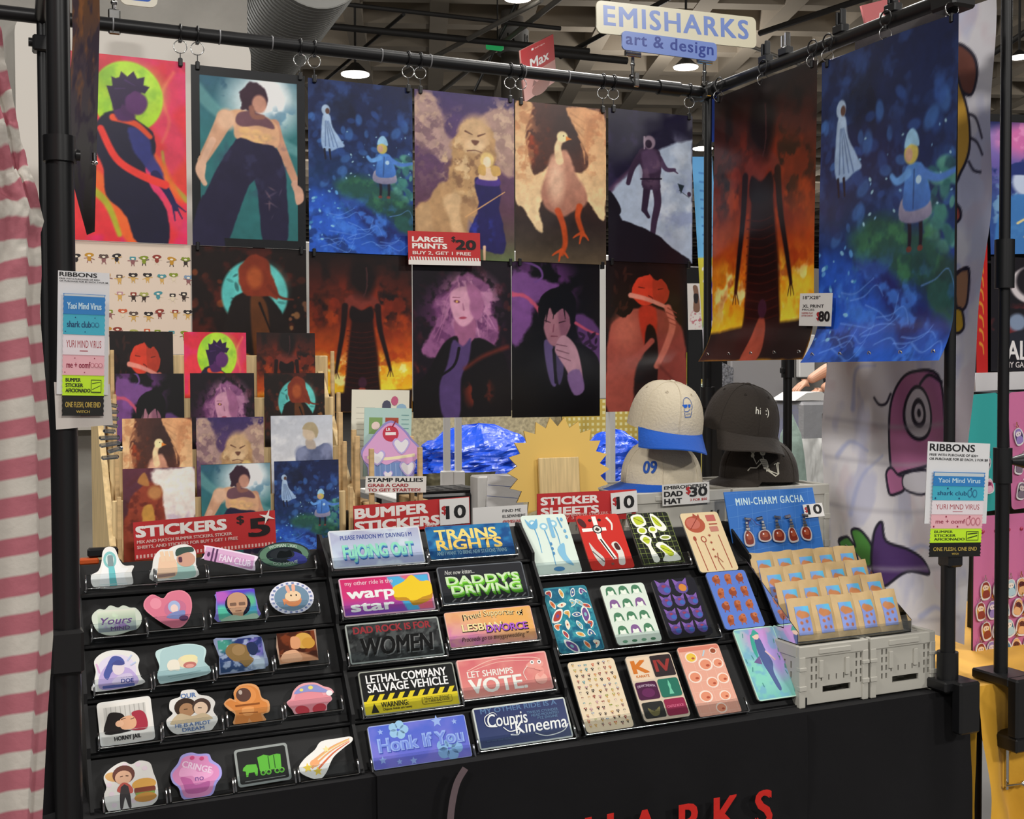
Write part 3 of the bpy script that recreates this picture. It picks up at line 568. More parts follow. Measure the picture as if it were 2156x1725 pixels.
def art_suit(nx=130):
    p = Paint(1, 1.7, nx, 101); p.fill('#0b090c'); p.mask_noise(5, 3, .46, .6, '#5a2f66', .9, p.reg(30, 28, 40, 40)); p.poly([(0, 14), (30, 16), (52, 26), (44, 40), (24, 46), (18, 70), (0, 92)], '#7a4a8c', 4, .9, wob=10); p.poly([(70, 56), (100, 70), (100, 118), (84, 100)], '#5f3a72', 4, .9, wob=8)
    p.line([(0, 34), (22, 42), (34, 58)], 5, '#c0506a', 3, 2, .9, wob=6); p.line([(72, 66), (86, 74), (98, 78)], 3.4, '#b04a64', 2, 1.5); p.dabs(12, 70, 74, 98, 96, ['#2a1830', '#1c1020'], 1.4, 2.4, 6, .9, 2.4); p.line([(14, 0), (30, 6), (34, 16), (26, 22)], 3, '#6a4484', 2, 1.5)
    p.poly([(6, 98), (24, 84), (40, 80), (62, 86), (84, 92), (100, 112), (100, 170), (0, 170)], '#060507', 1.8); p.poly([(36, 86), (46, 92), (50, 132), (44, 134), (38, 112)], '#5a4a78', 1.6); p.poly([(48, 92), (56, 94), (58, 120), (52, 134)], '#463a60', 1.6); p.line([(47, 96), (49, 132)], 4, '#0c0a0e', 3)
    p.poly([(34, 52), (46, 46), (62, 52), (66, 68), (58, 84), (48, 92), (40, 86), (35, 70)], '#9c6a78', 1.8); p.poly([(52, 52), (66, 56), (65, 70), (56, 84)], '#7a4c60', 3, .8); p.poly([(30, 60), (32, 40), (46, 28), (62, 28), (72, 40), (72, 58), (66, 68), (64, 56), (56, 50), (46, 58), (42, 50), (36, 62), (34, 74)], '#0b0a0d', 1.4, wob=3)
    for a in ((40, 58, 38, 66), (48, 54, 46, 62), (58, 52, 60, 62)): p.line([(a[0], a[1]-6), (a[2], a[3])], 2.2, '#0b0a0d', .6)
    p.line([(37, 64), (43, 66)], 1.3, '#2c1420', .8); p.line([(53, 66), (60, 64)], 1.3, '#2c1420', .8); p.line([(47, 68), (46, 76)], 1, '#7a4456', 1.6); p.line([(44, 81), (51, 81)], 1.2, '#6a2c40', .6)
    p.poly([(52, 84), (60, 80), (72, 92), (78, 112), (80, 132), (76, 140), (68, 138), (62, 120), (52, 104), (48, 96)], '#b08494', 1.6); 
    for a in ((50, 90, 62, 92), (50, 96, 64, 100), (52, 103, 66, 108)): p.line([(a[0], a[1]), (a[2], a[3])], 1, '#5a3044', .7)
    p.poly([(62, 124), (76, 118), (82, 140), (70, 146)], '#7a5c8c', 1.8); return p.grain(.08)
def art_embrace(nx=130):
    p = Paint(1, 1.78, nx, 111); p.fill('#140d0e'); p.mask_noise(6, 3, .55, .7, '#2e1512', .7)
    p.poly([(12, 70), (34, 56), (50, 60), (54, 84), (46, 108), (36, 130), (30, 178), (2, 178), (0, 120), (4, 84)], '#a04c40', 3, wob=4); p.blob(24, 82, 15, 20, '#b86050', .9)
    p.poly([(50, 58), (64, 54), (84, 68), (97, 92), (100, 178), (56, 178), (50, 130), (52, 92)], '#8a3e36', 3, wob=4); p.poly([(40, 56), (60, 54), (62, 84), (54, 112), (46, 96)], '#b03222', 3); p.poly([(48, 84), (60, 80), (64, 120), (58, 178), (48, 178)], '#170c0c', 2)
    p.poly([(30, 16), (48, 10), (60, 20), (64, 36), (58, 48), (46, 52), (36, 46), (28, 34)], '#c83a26', 1.4); p.poly([(58, 16), (70, 14), (78, 26), (76, 44), (66, 52), (58, 44)], '#a83422', 1.6)
    p.poly([(8, 30), (14, 12), (30, 4), (48, 6), (54, 14), (42, 18), (34, 28), (30, 44), (32, 58), (20, 66), (10, 56)], '#150c0d', 1.4, wob=6); p.poly([(50, 8), (66, 0), (84, 6), (96, 20), (96, 40), (86, 52), (78, 50), (78, 34), (70, 20), (60, 20)], '#190f11', 1.4, wob=6)
    p.dabs(14, 8, 8, 30, 60, ['#2a1614', '#3a1c16'], 1, 2, 3, .7, 3); p.line([(52, 40), (57, 43), (55, 47)], 1.2, '#5a1a14', 1); p.line([(40, 30), (47, 31)], 1.2, '#4a1612', .8); p.line([(64, 32), (70, 31)], 1.2, '#4a1612', .8)
    p.line([(30, 40), (46, 43), (64, 49), (76, 54)], 6, '#d88878', 4, 1.6)
    p.line([(76, 54), (82, 74), (74, 100), (62, 124)], 9, '#c06a5a', 7, 2); p.line([(56, 94), (40, 110), (26, 118)], 7, '#a85046', 5, 2)
    for k in range(4): p.line([(76-k*1.5, 54+k*5), (87, 60+k*5)], 1.4, '#8a3e36', 1, 1)
    p.line([(66, 124), (84, 142)], 3, '#5a2420', 2, 4, .7); return p.grain(.1)
def art_knight(nx=90):
    p = Paint(1, 1.4, nx, 121); p.grad([(0, '#b8bcc6'), (.5, '#cfd0d6'), (1, '#aeb0bc')]); p.mask_noise(4, 3, .45, .65, '#e4e4e8', .8, p.reg(24, 50, 34, 60))
    p.poly([(40, 62), (54, 50), (72, 52), (88, 46), (98, 60), (100, 140), (48, 140), (44, 100)], '#5e6788', 1.8, wob=3); p.blob(50, 64, 11, 14, '#8088a8', .5, -20); p.blob(90, 60, 10, 13, '#7a82a4', .5, 20); p.mask_noise(6, 4, .5, .66, '#3f4664', .7, p.reg(72, 96, 24, 36))
    p.poly([(56, 40), (68, 40), (72, 54), (58, 54)], '#b0a296', 2); p.blob(62, 28, 11, 13, '#c8b49c', .3, 0, 1, 4); p.poly([(50, 22), (58, 12), (70, 12), (76, 26), (72, 38), (68, 26), (56, 24)], '#a89878', 1.6, wob=3); return p.grain(.06)
def art_redfox(nx=90):
    p = Paint(1, 1.4, nx, 131); p.grad([(0, '#5a2c3a'), (.5, '#4a2630'), (1, '#3a1e24')]); p.poly([(40, 6), (70, 2), (100, 4), (100, 80), (62, 90), (50, 50)], '#e6dcd4', 5, wob=8); p.mask_noise(4, 3, .5, .66, '#b8a4bc', .7, p.reg(84, 70, 30, 20)); p.blob(76, 26, 20, 14, '#f2ece0', .9)
    p.poly([(10, 50), (24, 26), (44, 20), (56, 36), (54, 62), (60, 100), (56, 140), (0, 140), (0, 90)], '#8a3a26', 3, wob=8); p.mask_noise(8, 4, .5, .64, '#5a2018', .8, p.reg(26, 70, 26, 50)); p.poly([(26, 60), (40, 54), (44, 84), (40, 110), (28, 100)], '#b8863c', 2.4, wob=4); p.blob(44, 36, 10, 10, '#b07848', .5); p.poly([(20, 20), (30, 6), (36, 26)], '#a8703c', 2)
    p.line([(50, 100), (72, 92), (92, 80)], 7, '#a86442', 3, 2); return p.grain(.1)
# ---------------------------------------------------------------- the hall
def plain(name, pts, faces, m):
    me = bpy.data.meshes.new(name); me.from_pydata([tuple(float(k) for k in p) for p in pts], [], faces); me.update(); return link(name, me, m)
CONC = mat('concrete', '8f8c86', .85, var=(5, .14), bump=(30, .15))
struct(MB().box(-25, -14, -.1, 70, 75, 0).build('floor', mat('hall_floor', '5c5a58', .7, var=(1.5, .15))))
CEIL = mat('coffered_concrete', '94897a', .9, var=(.6, .12))
mb = MB(); mb.box(-40, -14, 8.25, 75, 75, 8.4)
mr = Matrix.Translation((15, 25, 0)) @ Matrix.Rotation(math.radians(-20), 4, 'Z')
for i in range(-34, 35):
    mb.box(i*1.5-.16, -52, 7.7, i*1.5+.16, 52, 8.26, mr); mb.box(-52, i*1.5-.16, 7.72, 52, i*1.5+.16, 8.26, mr)
struct(mb.build('ceiling', CEIL))
struct(MB().box(-40, 74, 0, 75, 74.3, 8.3).build('wall_back', mat('far_wall', '4b4a4a', .9)))
struct(MB().box(74, -14, 0, 74.3, 75, 8.3).build('wall_right', MATS['far_wall']))
struct(MB().box(-25.3, -14, 0, -25, 75, 8.3).build('wall_left', MATS['far_wall']))
# big concrete column behind the booth with a white panel
xr = on_y(523, 300, 1.62)[0]; xl = on_y(-60, 300, 1.62)[0]
struct(MB().box(xl-.3, 1.62, 0, xr, 2.4, 8.25).build('column', CONC))
pl = MB(); x0, x1 = on_y(34, 300, 1.6)[0], xr+.002; zt = on_y(300, 62, 1.6)[2]; zb = on_y(190, 905, 1.6)[2]
pl.prism(rrect(x0, zb, x1, zt, .045, 6), 1.585, 1.618)
tag(pl.build('whiteboard', mat('whiteboard_face', 'cfcac2', .45)), 'large white panel with rounded corners mounted on the concrete column', 'panel')
# far concrete columns
for i, (px, y) in enumerate(((1080, 17), (1620, 26))):
    P = on_y(px, 500, y); struct(MB().tube([(P[0], y, 0), (P[0], y, 7.8)], .20 if i == 0 else .6, 20).build('column', mat('dark_concrete', '5d5750', .9)))
# ducts, pipes and cable trays under the ceiling
DUCT = mat('duct_metal', '8f8f8c', .65, .0, bump=(14, .05)); PIPE = mat('dark_pipe', '2d2b2a', .6); RAIL = mat('rail_metal', '8f8c86', .5, .3)
A, B = on_z(668, -90, 6.4), on_z(500, 190, 6.4); mb = MB(); mb.tube([A, B], .60, 32)
for k in range(60): 
    t = k/59; c = A*(1-t)+B*t; mb.ring(c, .600, .008, tuple(B-A), 32, 4)
tag(mb.build('air_duct', DUCT), 'fat round grey air duct under the ceiling beside the concrete column', 'duct')
pipes = [((620, 48), (1240, 108), 6.9, .11, PIPE), ((700, 6), (1180, 60), 7.0, .07, PIPE), ((735, 215), (1140, 0), 6.9, .08, RAIL), ((900, 215), (1200, -20), 7.1, .09, RAIL), ((1180, 120), (1420, -10), 7.0, .08, PIPE), ((1000, 190), (1090, 0), 7.2, .06, PIPE),
         ((1160, 112), (1320, 128), 6.6, .12, PIPE), ((660, 190), (850, 30), 7.2, .06, PIPE), ((1600, 70), (1900, -30), 7, .1, PIPE), ((1480, 60), (1720, 150), 7.1, .07, RAIL), ((2080, 120), (2170, 60), 7, .1, PIPE)]
names = ['black pipe running level under the ceiling above the pond print', 'thin black pipe near the top of the ceiling beside the duct', 'pale metal rail slanting up behind the lion print', 'pale metal rail slanting up behind the hanging red banner', 'dark pipe slanting up behind the name sign', 'thin dark pipe slanting up beside the round number sign', 'thick dark pipe level behind the lower edge of the name sign',
         'thin dark pipe slanting up through the ceiling light above the pond print', 'dark ceiling pipe above the side crossbar', 'pale rail crossing behind the corner of the crossbars', 'dark pipe in the top corner above the neighbouring booth']
for (a, b, z, r, m), lb in zip(pipes, names):
    tag(MB().tube([on_z(*a, z), on_z(*b, z)], r*.5, 8).build('ceiling_pipe', m), lb, 'pipe')
for px, py, py2 in ((747, 0, 60), (890, 0, 45), (1178, 10, 80), (1255, 0, 60)):
    pass
def hall_lamp(px, py, wpx, z, label):
    P = on_z(px, py, z); w = wpx/F*depth(P)/2
    t = thing('ceiling_lamp', label, 'lamp', P)
    MB().tube([(0, 0, .02), (0, 0, w*.35), (0, 0, w*.8)], [w, w*.7, w*.25], 20).build('housing', mat('lamp_housing', '3c3b3a', .5, .4), t)
    MB().tube([(0, 0, 0), (0, 0, .015)], w*.95, 20).build('lens', mat('lamp_glow', 'ffffff', .5, emit=('fff8ec', 9)), t)
    MB().tube([(0, 0, w*.8), (0, 0, 8.0-P[2])], .02, 6).build('hanging_rod', PIPE, t)
hall_lamp(748, 158, 62, 6.5, 'glowing ceiling lamp just above the pond print')
hall_lamp(1444, 143, 54, 6.6, 'glowing ceiling lamp under the blue lower sign board')
hall_lamp(1480, 314, 44, 6.2, 'glowing lamp beside the walker print, higher of the two in that gap')
hall_lamp(1486, 407, 22, 6.2, 'small glowing lamp low in the gap beside the walker print')
hall_lamp(1090, -2, 60, 6.9, 'ceiling lamp at the top edge above the red hanging banner')
hall_lamp(2146, 122, 40, 6.5, 'ceiling lamp near the upper corner beyond the black pole')
# hanging red banner and round number sign
y = 11.0; TL, TR, BR, BL = on_y(1105, 102, y), on_y(1172, 68, y+1.4), on_y(1172, 222, y+1.4), on_y(1105, 216, y)
def quad_frame(TL, TR, BL):
    u = TR-TL; w = np.linalg.norm(u); u = u/w; v = TL-BL; v = v-u*(v@u); h = np.linalg.norm(v); v = v/h; n = np.cross(u, v)
    return frame_of(BL, u, v, n), w, h
M, w, h = quad_frame(TL, TR, BL)
a = Art(w/100, h/200); a.slab([(0, 0), (100, 0), (100, 200), (0, 200)], .02, '#c08a84'); a.rect(0, 92, 100, 200, '#b0252c'); a.text(24, 108, 'Max', 44, '#eeeae6', w=56, bold=.02); a.rect(30, 178, 36, 186, '#f0e8e4'); a.text(40, 179, 'hall signs', 6, '#e8c8c4', w=30)
a.poly([(24, 40), (30, 62), (40, 44)], '#7a4a44'); a.poly([(62, 44), (72, 62), (78, 40)], '#7a4a44'); a.ell(50, 20, 28, 30, '#8a544a')
tag(a.build('hanging_banner', PAPER, None, M), 'red hanging banner reading Max above the bird print', 'banner')
P = on_y(1080, 90, 17); t = thing('round_sign', 'round grey drum sign numbered 18 around a far column', 'sign', P); r = 33/F*depth(P)
MB().tube([(0, 0, -r*.75), (0, 0, r*.75)], r, 28).build('drum', mat('drum_grey', '8b8a88', .6), t)
a = Art(1); s = 1.3*r
v, f, tw = text_mesh('18', .03); an = (v[:, 0]-tw/2)*.42*r/r+math.radians(-54)
V = np.stack([np.cos(an)*r*1.01, np.sin(an)*r*1.01, (v[:, 1]-.5)*.75*r], 1); a.raw(V, f, inkc('#1a1a1a'))
an = (v[:, 0]-tw/2)*.42+math.radians(-122); V = np.stack([np.cos(an)*r*1.01, np.sin(an)*r*1.01, (v[:, 1]-.5)*.75*r], 1); a.raw(V, f, inkc('#1a1a1a')); a.build('number', PAPER, t)
P = on_y(1050, 98, 16.2); el = thing('exit_light', 'small green glowing light box beside the drum sign', 'light', (0, 0, 0)); MB().tube([(P[0], 16.25, P[2]+.07), (P[0], 16.25, 8.0)], .012, 6).build('hanging_rod', PIPE, el); (MB().rbox(P[0]-.2, 16.2, P[2]-.05, P[0]+.1, 16.3, P[2]+.05, .02).build('lit_box', mat('green_glow', '1f5a3a', .5, emit=('2fae62', .5)), el))

# ---------------------------------------------------------------- our table
TZ = .74; TX0, TX1 = .085, 2.036
def drape(name, x0, x1, y, z0, z1, amp, seed, nx=90, nz=30, m=None):
    X, Z = np.meshgrid(np.linspace(x0, x1, nx), np.linspace(z1, z0, nz)); n = fbm(nz, nx, 6, seed)-.5; n2 = fbm(nz, nx, 14, seed+1, ax=.3)-.5
    d = np.clip((z1-Z)/.25, 0, 1); return np.stack([X, y-amp*d*(1+n2*1.5)-n*amp*d*2, Z], 2)
t = thing('display_table', 'long display table under a plain black cloth', 'table', (0, 0, 0))
tb = MB().rbox(TX0+.012, .012, TZ-.03, TX1-.012, .79, TZ-.004, .004); tb.build('tabletop', mat('table_grey', '77757a', .6), t)
for lx in (TX0+.12, TX1-.12):
    for ly in (.1, .7): MB().tube([(lx, ly, 0), (lx, ly, TZ-.03)], .014, 10).build('leg', BLACKM, t)
cl = MB(); cl.grid(drape('f', TX0, TX1, -.002, .02, TZ, .012, 3)); 
X, Y = np.meshgrid(np.linspace(TX0, TX1, 40), np.linspace(.80, -.002, 16)); cl.grid(np.stack([X, Y, np.full_like(X, TZ)], 2))
for xs, sgn in ((TX0, -1), (TX1, 1)):
    Y, Z = np.meshgrid(np.linspace(-.002, .8, 30), np.linspace(TZ, .02, 20)); n = fbm(20, 30, 5, 9)-.5; cl.grid(np.stack([xs+sgn*(.006+.02*n)*np.clip((TZ-Z)/.2, 0, 1), Y, Z], 2))
tc = cl.build('tablecloth', CLOTHB); tag(tc, 'black tablecloth covering the whole display table', 'tablecloth')
# runner with the red lettering
rx0, rx1 = on_y(797, 1690, -.02)[0], on_y(1704, 1520, -.02)[0]
ru = MB(); ru.grid(drape('r', rx0, rx1, -.012, .12, TZ+.004, .012, 5, 80, 30))
X, Y = np.meshgrid(np.linspace(rx0, rx1, 20), np.linspace(.06, -.012, 6)); ru.grid(np.stack([X, Y, np.full_like(X, TZ+.004)], 2))
rr = thing('table_runner', 'black table runner with red lettering over the front of the tablecloth', 'runner', (0, 0, 0)); ru.build('cloth', CLOTHB, rr)
M = lean_frame(on_y(1130, 1740, -.045), 0); a = Art(.001); zz = 0
def lettering(s, px, py, ch, hpx=78):
    P = on_y(px, py, -.047); return P
for ch, px, py in (('H', 1262, 1797), ('A', 1358, 1784), ('R', 1455, 1768), ('K', 1530, 1752), ('S', 1608, 1739), ('S', 1165, 1812), ('I', 1105, 1822), ('M', 1030, 1834), ('E', 945, 1845)):
    P = on_y(px, py, -.047)
    a = Art(.001); a.text((P[0])*1000, (P[2]-.4)*1000, ch, 76, '#b8241e', al='c', bold=.035, kx=.95); a.build('letter', CLOTHP, rr, lean_frame((0, -.047, .4), 0))
a = Art(.001); L = [on_y(q[0], q[1], -.047) for q in ((980, 1618), (962, 1650), (951, 1700), (946, 1760))]
a.line([((q[0])*1000, (q[2]-.4)*1000) for q in L], 13, '#5e5054', 5)
a.build('fin_mark', CLOTHP, rr, lean_frame((0, -.047, .4), 0))

# ---------------------------------------------------------------- black stand around the table
fr = thing('backdrop_stand', 'black telescoping pole stand that frames the table and carries the prints', 'stand', (0, 0, 0))
YB = .949; ZB = (on_y(240, 50, YB)[2]+on_y(840, 122, YB)[2]+on_y(1400, 187, YB)[2])/3
LFX = on_y(134, 900, .0)[0]; RFX = on_y(1993, 1200, .0)[0]; LBX = on_y(97, 600, YB)[0]; RBX = 1.968
for nm, (x, y, r, r2, zj, z0) in {'lf': (LFX, 0, .0178, .021, on_y(134, 345, 0)[2]+.03, .1), 'rf': (RFX, -.005, .0125, .016, 1.15, TZ), 'lb': (LBX, YB, .0125, .016, 1.15, 0), 'rb': (RBX, YB, .012, .016, 1.4, 0)}.items():
    p = MB().tube([(x, y, z0), (x, y, zj)], r2, 16).tube([(x, y, zj), (x, y, ZB)], r, 16).build('post', BLACKM, fr)
    MB().tube([(x, y, zj-(.028 if nm == 'lf' else .05)), (x, y, zj+.012)], r2+(.004 if nm == 'lf' else .006), 16).tube([(x-.045 if nm == 'lb' else x+.03, y, zj-.015), (x, y, zj-.015)], .009, 10).build('collar', BLACKP, p)
    if nm == 'lb': MB().rbox(x-.022, y-.02, on_y(97, 112, YB)[2], x+.022, y+.02, on_y(97, 78, YB)[2], .004).tube([(x-.03, y, on_y(97, 92, YB)[2]), (x, y, on_y(97, 92, YB)[2])], .01, 10).build('collar', BLACKP, p)
    if nm in ('lf', 'rf'):
        c = MB()
        if nm == 'rf':
            c.rbox(x-.035, y-.03, TZ+.006, x+.048, y+.05, TZ+.03, .004).rbox(x-.012, y-.052, TZ-.085, x+.048, y-.022, TZ+.03, .005).tube([(x, y, TZ+.03), (x, y, TZ+.09)], .023, 16)
        else:
            q = on_y(150, 1370, -.01)[2]; c.rbox(x-.026, y-.03, q-.035, x+.024, y+.02, q+.035, .005)
        c.build('clamp', BLACKP, p)
b = MB().tube([(-.35, YB, ZB), (RBX+.02, YB, ZB)], .0165, 16).build('crossbar', BLACKM, fr)
jr = MB()
for px in (238, 462, 572, 802, 905, 1103, 1195):
    x = on_y(px, 100, YB)[0]; jr.ring((x, YB, ZB), .0168, .0018, (1, 0, 0), 20, 6)
jr.build('joint_ring', mat('grey_ring', '7d7d80', .4), b)
b2 = MB().tube([(RFX-.005, -.03, ZB), (RBX-.01, YB+.06, ZB)], .0165, 16).build('crossbar', BLACKM, fr)
MB().rbox(RFX-.035, -.045, ZB-.03, RFX+.03, .03, ZB+.03, .006).build('corner_joint', BLACKP, b2)
MB().tube([(RBX-.17, YB, ZB), (RBX-.1, YB, ZB)], .021, 14).build('sleeve', BLACKP, b); MB().tube([(RBX-.012, YB-.06, ZB), (RBX-.008, YB+.03, ZB)], .021, 14).build('corner_joint', BLACKP, b)
MB().tube([(LFX, 0, ZB), (LBX, YB, ZB)], .0165, 14).build('crossbar', BLACKM, fr)

# ---------------------------------------------------------------- large prints on the back crossbar
PRW = .279
def print_obj(name, label, x0, x1, zt, zb, y, P, group, back='#cfc9c2', m=None, tilt=0):
    a = Art(1); w, h = x1-x0, zt-zb
    a.field(w, h, P.I, back); M = lean_frame((x0, y, zb), tilt)
    return tag(a.build(name, m or GLOSS, None, M), label, 'print', group)
row1 = [('red', 'large red print of a dark figure before a lime green disc', None, 393, (300, 122), (300, 511), art_red),
        ('framed', 'large print in a wide black border of a man in navy trousers', 404, 643, (520, 148), (520, 521), art_trousers),
        ('pond', 'large deep blue print of two robed walkers above a pond', 650, 869, (760, 175), (760, 534), art_pond),
        ('lion', 'large print of a tan lion behind a woman in a blue gown', 873, 1082, (978, 198), (978, 547), art_lion),
        ('bird', 'large print of a cream winged bird with orange legs', 1085, 1276, (1180, 221), (1180, 554), art_bird),
        ('walker', 'large print of a walker striding down a dark ridge before pale sky', 1280, 1457, (1368, 236), (1368, 553), art_walker)]
row2 = [('bugs', 'cream print covered with rows of tiny coloured creatures', None, 400, (300, 512), (300, 746), None),
        ('moon', 'dark print of a red haired person before a teal moon', 402, 644, (520, 521), (520, 860), art_moon),
        ('fire', 'large print of a tall dark gown in front of flames, lower row', 650, 867, (760, 533), (760, 868), art_fire),
        ('pinkhair', 'large dark print of a woman with wavy pink hair', 868, 1076, (970, 545), (970, 879), art_pinkhair),
        ('suit', 'large dark print of a black haired man in a suit', 1078, 1264, (1170, 553), (1170, 878), art_suit),
        ('embrace', 'large print of two red figures embracing on black', 1276, 1447, (1362, 552), (1362, 866), art_embrace)]
RXZ = {}
PAINT = {}
class Bugs:
    pass
def bug(a, x, y, s, rs):
    c = rs.choice(['#7d8a2c', '#8a3a30', '#5a4a44', '#b58a94', '#4a8a94', '#b8862e', '#2c2628', '#7a90a8', '#a0a058', '#c05a38']); d = rs.choice(['#3a2e2a', '#c8a05a', '#8a5a5a', '#d8c8b0'])
    k = rs.randrange(3)
    for dx in (-1, 1): a.line([(x+dx*s*.15, y-s*.3), (x+dx*s*rs.uniform(.15, .4), y-s*.95)], s*.14, d, 0); a.line([(x, y-s*.05), (x+dx*s*.85, y+s*rs.uniform(-.4, .4))], s*.13, d, 0)
    a.ell(x, y-s*.2, s*.34, s*.45, d if k else c, 0, 12)
    if k == 0: a.ell(x, y+s*.4, s*.75, s*.34, c, rs.uniform(-12, 12), 14)
    elif k == 1: a.ell(x-s*.45, y+s*.45, s*.3, s*.3, c, 0, 10); a.ell(x+s*.45, y+s*.45, s*.3, s*.3, c, 0, 10); a.ell(x, y+s*.35, s*.5, s*.36, c, 0, 12)
    else: a.rect(x-s*.5, y+s*.1, x+s*.5, y+s*.65, c, s*.12)
    a.ell(x, y+s*.3, s*.28, s*.16, '#e8d8c4', 0, 10)
for r, rows in ((1, row1), (2, row2)):
    for i, (k, lb, pa, pb, tp, bp, fn) in enumerate(rows):
        x1 = on_y(pb, 400, YB)[0]; x0 = on_y(pa, 400, YB)[0] if pa else x1-PRW; zt = on_y(*tp, YB)[2]; zb = on_y(*bp, YB)[2]
        if fn:
            PAINT[k] = fn(); print_obj('art_print', lb, x0, x1, zt, zb, YB+.004*(r-1)-.002*(i % 2), PAINT[k], 'large art prints on the back crossbar')
        else:
            a = Art(.001); w, h = (x1-x0)*1000, (zt-zb)*1000; a.slab([(0, 0), (w, 0), (w, h), (0, h)], .0008, '#d6c4b4'); rs = random.Random(4)
            for jj in range(5):
                for ii in range(9):
                    a.k = 1+(ii+jj*9) % 7; bug(a, 20+ii*30.5+rs.uniform(-4, 4)+(jj % 2)*6, h-38-jj*44+rs.uniform(-4, 4), 14, rs)
            tag(a.build('art_print', GLOSS, None, lean_frame((x0, YB+.004, zb), 0)), lb, 'print', 'large art prints on the back crossbar')
        RXZ[r, i] = (x0, x1, zt, zb)
# ring clips
def ring_clip(x, y, zbar, zt, label, tiltx=0):
    t = thing('ring_clip', label, 'clip', (x, y, zt), 0, 'ring clips on the crossbars')
    zr = zbar-.0165-.018; g = zr-zt
    MB().ring((0, 0, g), .0155, .0012, (0.25, 1, 0), 22, 6).build('ring', CHROME, t)
    MB().ring((0, 0, zbar-zt), .0185, .002, (1, 0, 0), 20, 6).rbox(-.004, -.006, g+.010, .004, .006, g+.02, .001).build('hanger', BLACKP, t)
    MB().rbox(-.005, -.005, -.012, .005, .005, .008, .0015).tube([(0, 0, .006), (0, 0, g-.014)], .0012, 6).build('jaw', BLACKP, t)
PN = ['red disc', 'black bordered', 'blue pond', 'lion', 'winged bird', 'ridge walker']
for i in range(6):
    x0, x1, zt, zb = RXZ[1, i]
    if i: ring_clip(x0+.016, YB-.003, ZB, zt, 'ring clip on the corner of the %s print next to the %s print' % (PN[i], PN[i-1]))
    ring_clip(x1-.012, YB-.003, ZB, zt, 'ring clip on the corner of the %s print next to the %s' % (PN[i], PN[i+1]+' print' if i < 5 else 'bar corner'))
mini = MB()
for i in range(1, 6):
    x0, x1, zt, zb = RXZ[1, i]
    for xx in (x0+.012, x1-.012):
        tag(MB().rbox(xx-.004, YB-.006, zb-.012, xx+.004, YB+.008, zb+.008, .001).build('binder_clip', BLACKP), ('tiny black clip under the %s print, near side' if xx < (x0+x1)/2 else 'tiny black clip under the %s print, far side') % PN[i], 'clip', 'small clips joining the prints')

# ---------------------------------------------------------------- extra large prints on the side crossbar
def xl_print(label, pl_, pr_, top, bot, P, curl, group='extra large prints on the side crossbar', flip=1, xo=0.0):
    X = RFX-.032+xo
    A = on_x(pl_, 400, X); B = on_x(pr_, 400, X); w = abs(A[1]-B[1]); zt = (on_x(*top[0], X)[2]+on_x(*top[1], X)[2])/2; zb = (on_x(*bot[0], X)[2]+on_x(*bot[1], X)[2])/2; h = zt-zb
    def warp(V):
        V = V.copy(); v = V[:, 1]/h; u = V[:, 0]/w; c = np.clip(.17-v, 0, 1)/.17
        V[:, 2] += curl*c**2*(1-.25*u)+.004*np.sin(u*math.pi*2+1)*np.sin(v*5); V[:, 1] += -abs(curl)*.0*c; return V
    t = thing('xl_art_print', label, 'print', (X, A[1], zb), 0, group); t.matrix_world = side_frame((X, A[1], zb))
    a = Art(1); a.field(w, h, P.I, '#cfc9c2', warp=warp); a.build('sheet', mat('glossy_vinyl_print', rough=.22, spec=.5, attr=True), t)
    for k in range(5):
        u = (.06+.22*k)*w; q = warp(np.array([[u, .018*h/.7, .001]]))[0]
        MB().ring(tuple(q), .0045, .0018, (0, -.35, 1), 16, 6).build('grommet', CHROME, t)
    return t, (X, A[1], B[1], zt, zb)
t, XLF = xl_print('extra large print of a tall dark gown before flames on the side crossbar', 1502, 1717, ((1505, 200), (1712, 135)), ((1500, 762), (1690, 757)), art_fire(160, 1.56), .05)
t, XLP = xl_print('extra large blue print of two robed walkers by a pond on the side crossbar', 1727, 2013, ((1735, 122), (1995, 42)), ((1700, 760), (1975, 765)), art_pond(190, 1.54), .06)
for (X, ya, yb, zt, zb), nm in ((XLF, 'flame gown'), (XLP, 'pond')):
    for y, s in ((ya-.02, 'deep'), ((ya+yb)/2, 'middle'), (yb+.02, 'near')):
        ring_clip(X+.004, y, ZB, zt-.004, 'ring clip at the %s end of the extra large %s print' % (s, nm) if s != 'middle' else 'ring clip at the middle of the extra large %s print' % nm)
# strip seen edge-on at the near post
a = Art(1); pt = Paint(1, 4.2, 40, 5); pt.grad([(0, '#5e3a3c'), (.3, '#6a4a34'), (.5, '#4a4048'), (.75, '#4c4a4a'), (1, '#2a2626')]); pt.mask_noise(3, 4, .5, .66, '#8a5a3a', .8, pt.reg(40, 120, 70, 130)); pt.mask_noise(4, 6, .5, .66, '#3a3440', .8)
PA, PBt = on_y(152, 20, .12), on_y(210, 20, .06); zb = on_y(170, 490, .1)[2]; zt = 2.24; hh = zt-zb
uu = np.array([PBt[0]-PA[0], PBt[1]-PA[1], 0]); ww = np.linalg.norm(uu); uu /= ww
def wq(V):
    V = V.copy(); c = np.clip((.62-V[:, 1]/hh)/.62, 0, 1); V[:, 2] += .03*c*(1-V[:, 0]/ww)*np.sin(c*4); V[:, 0] *= (1-.28*c); return V
a.field(ww, hh, pt.I, '#3a3634', warp=wq)
t = thing('xl_art_print', 'glossy brown print seen almost edge-on beside the front post', 'print', (0, 0, 0)); t.matrix_world = frame_of((PA[0], PA[1], zb), uu, (0, 0, 1), np.cross(uu, (0, 0, 1)))
a.build('sheet', MATS['glossy_vinyl_print'], t)
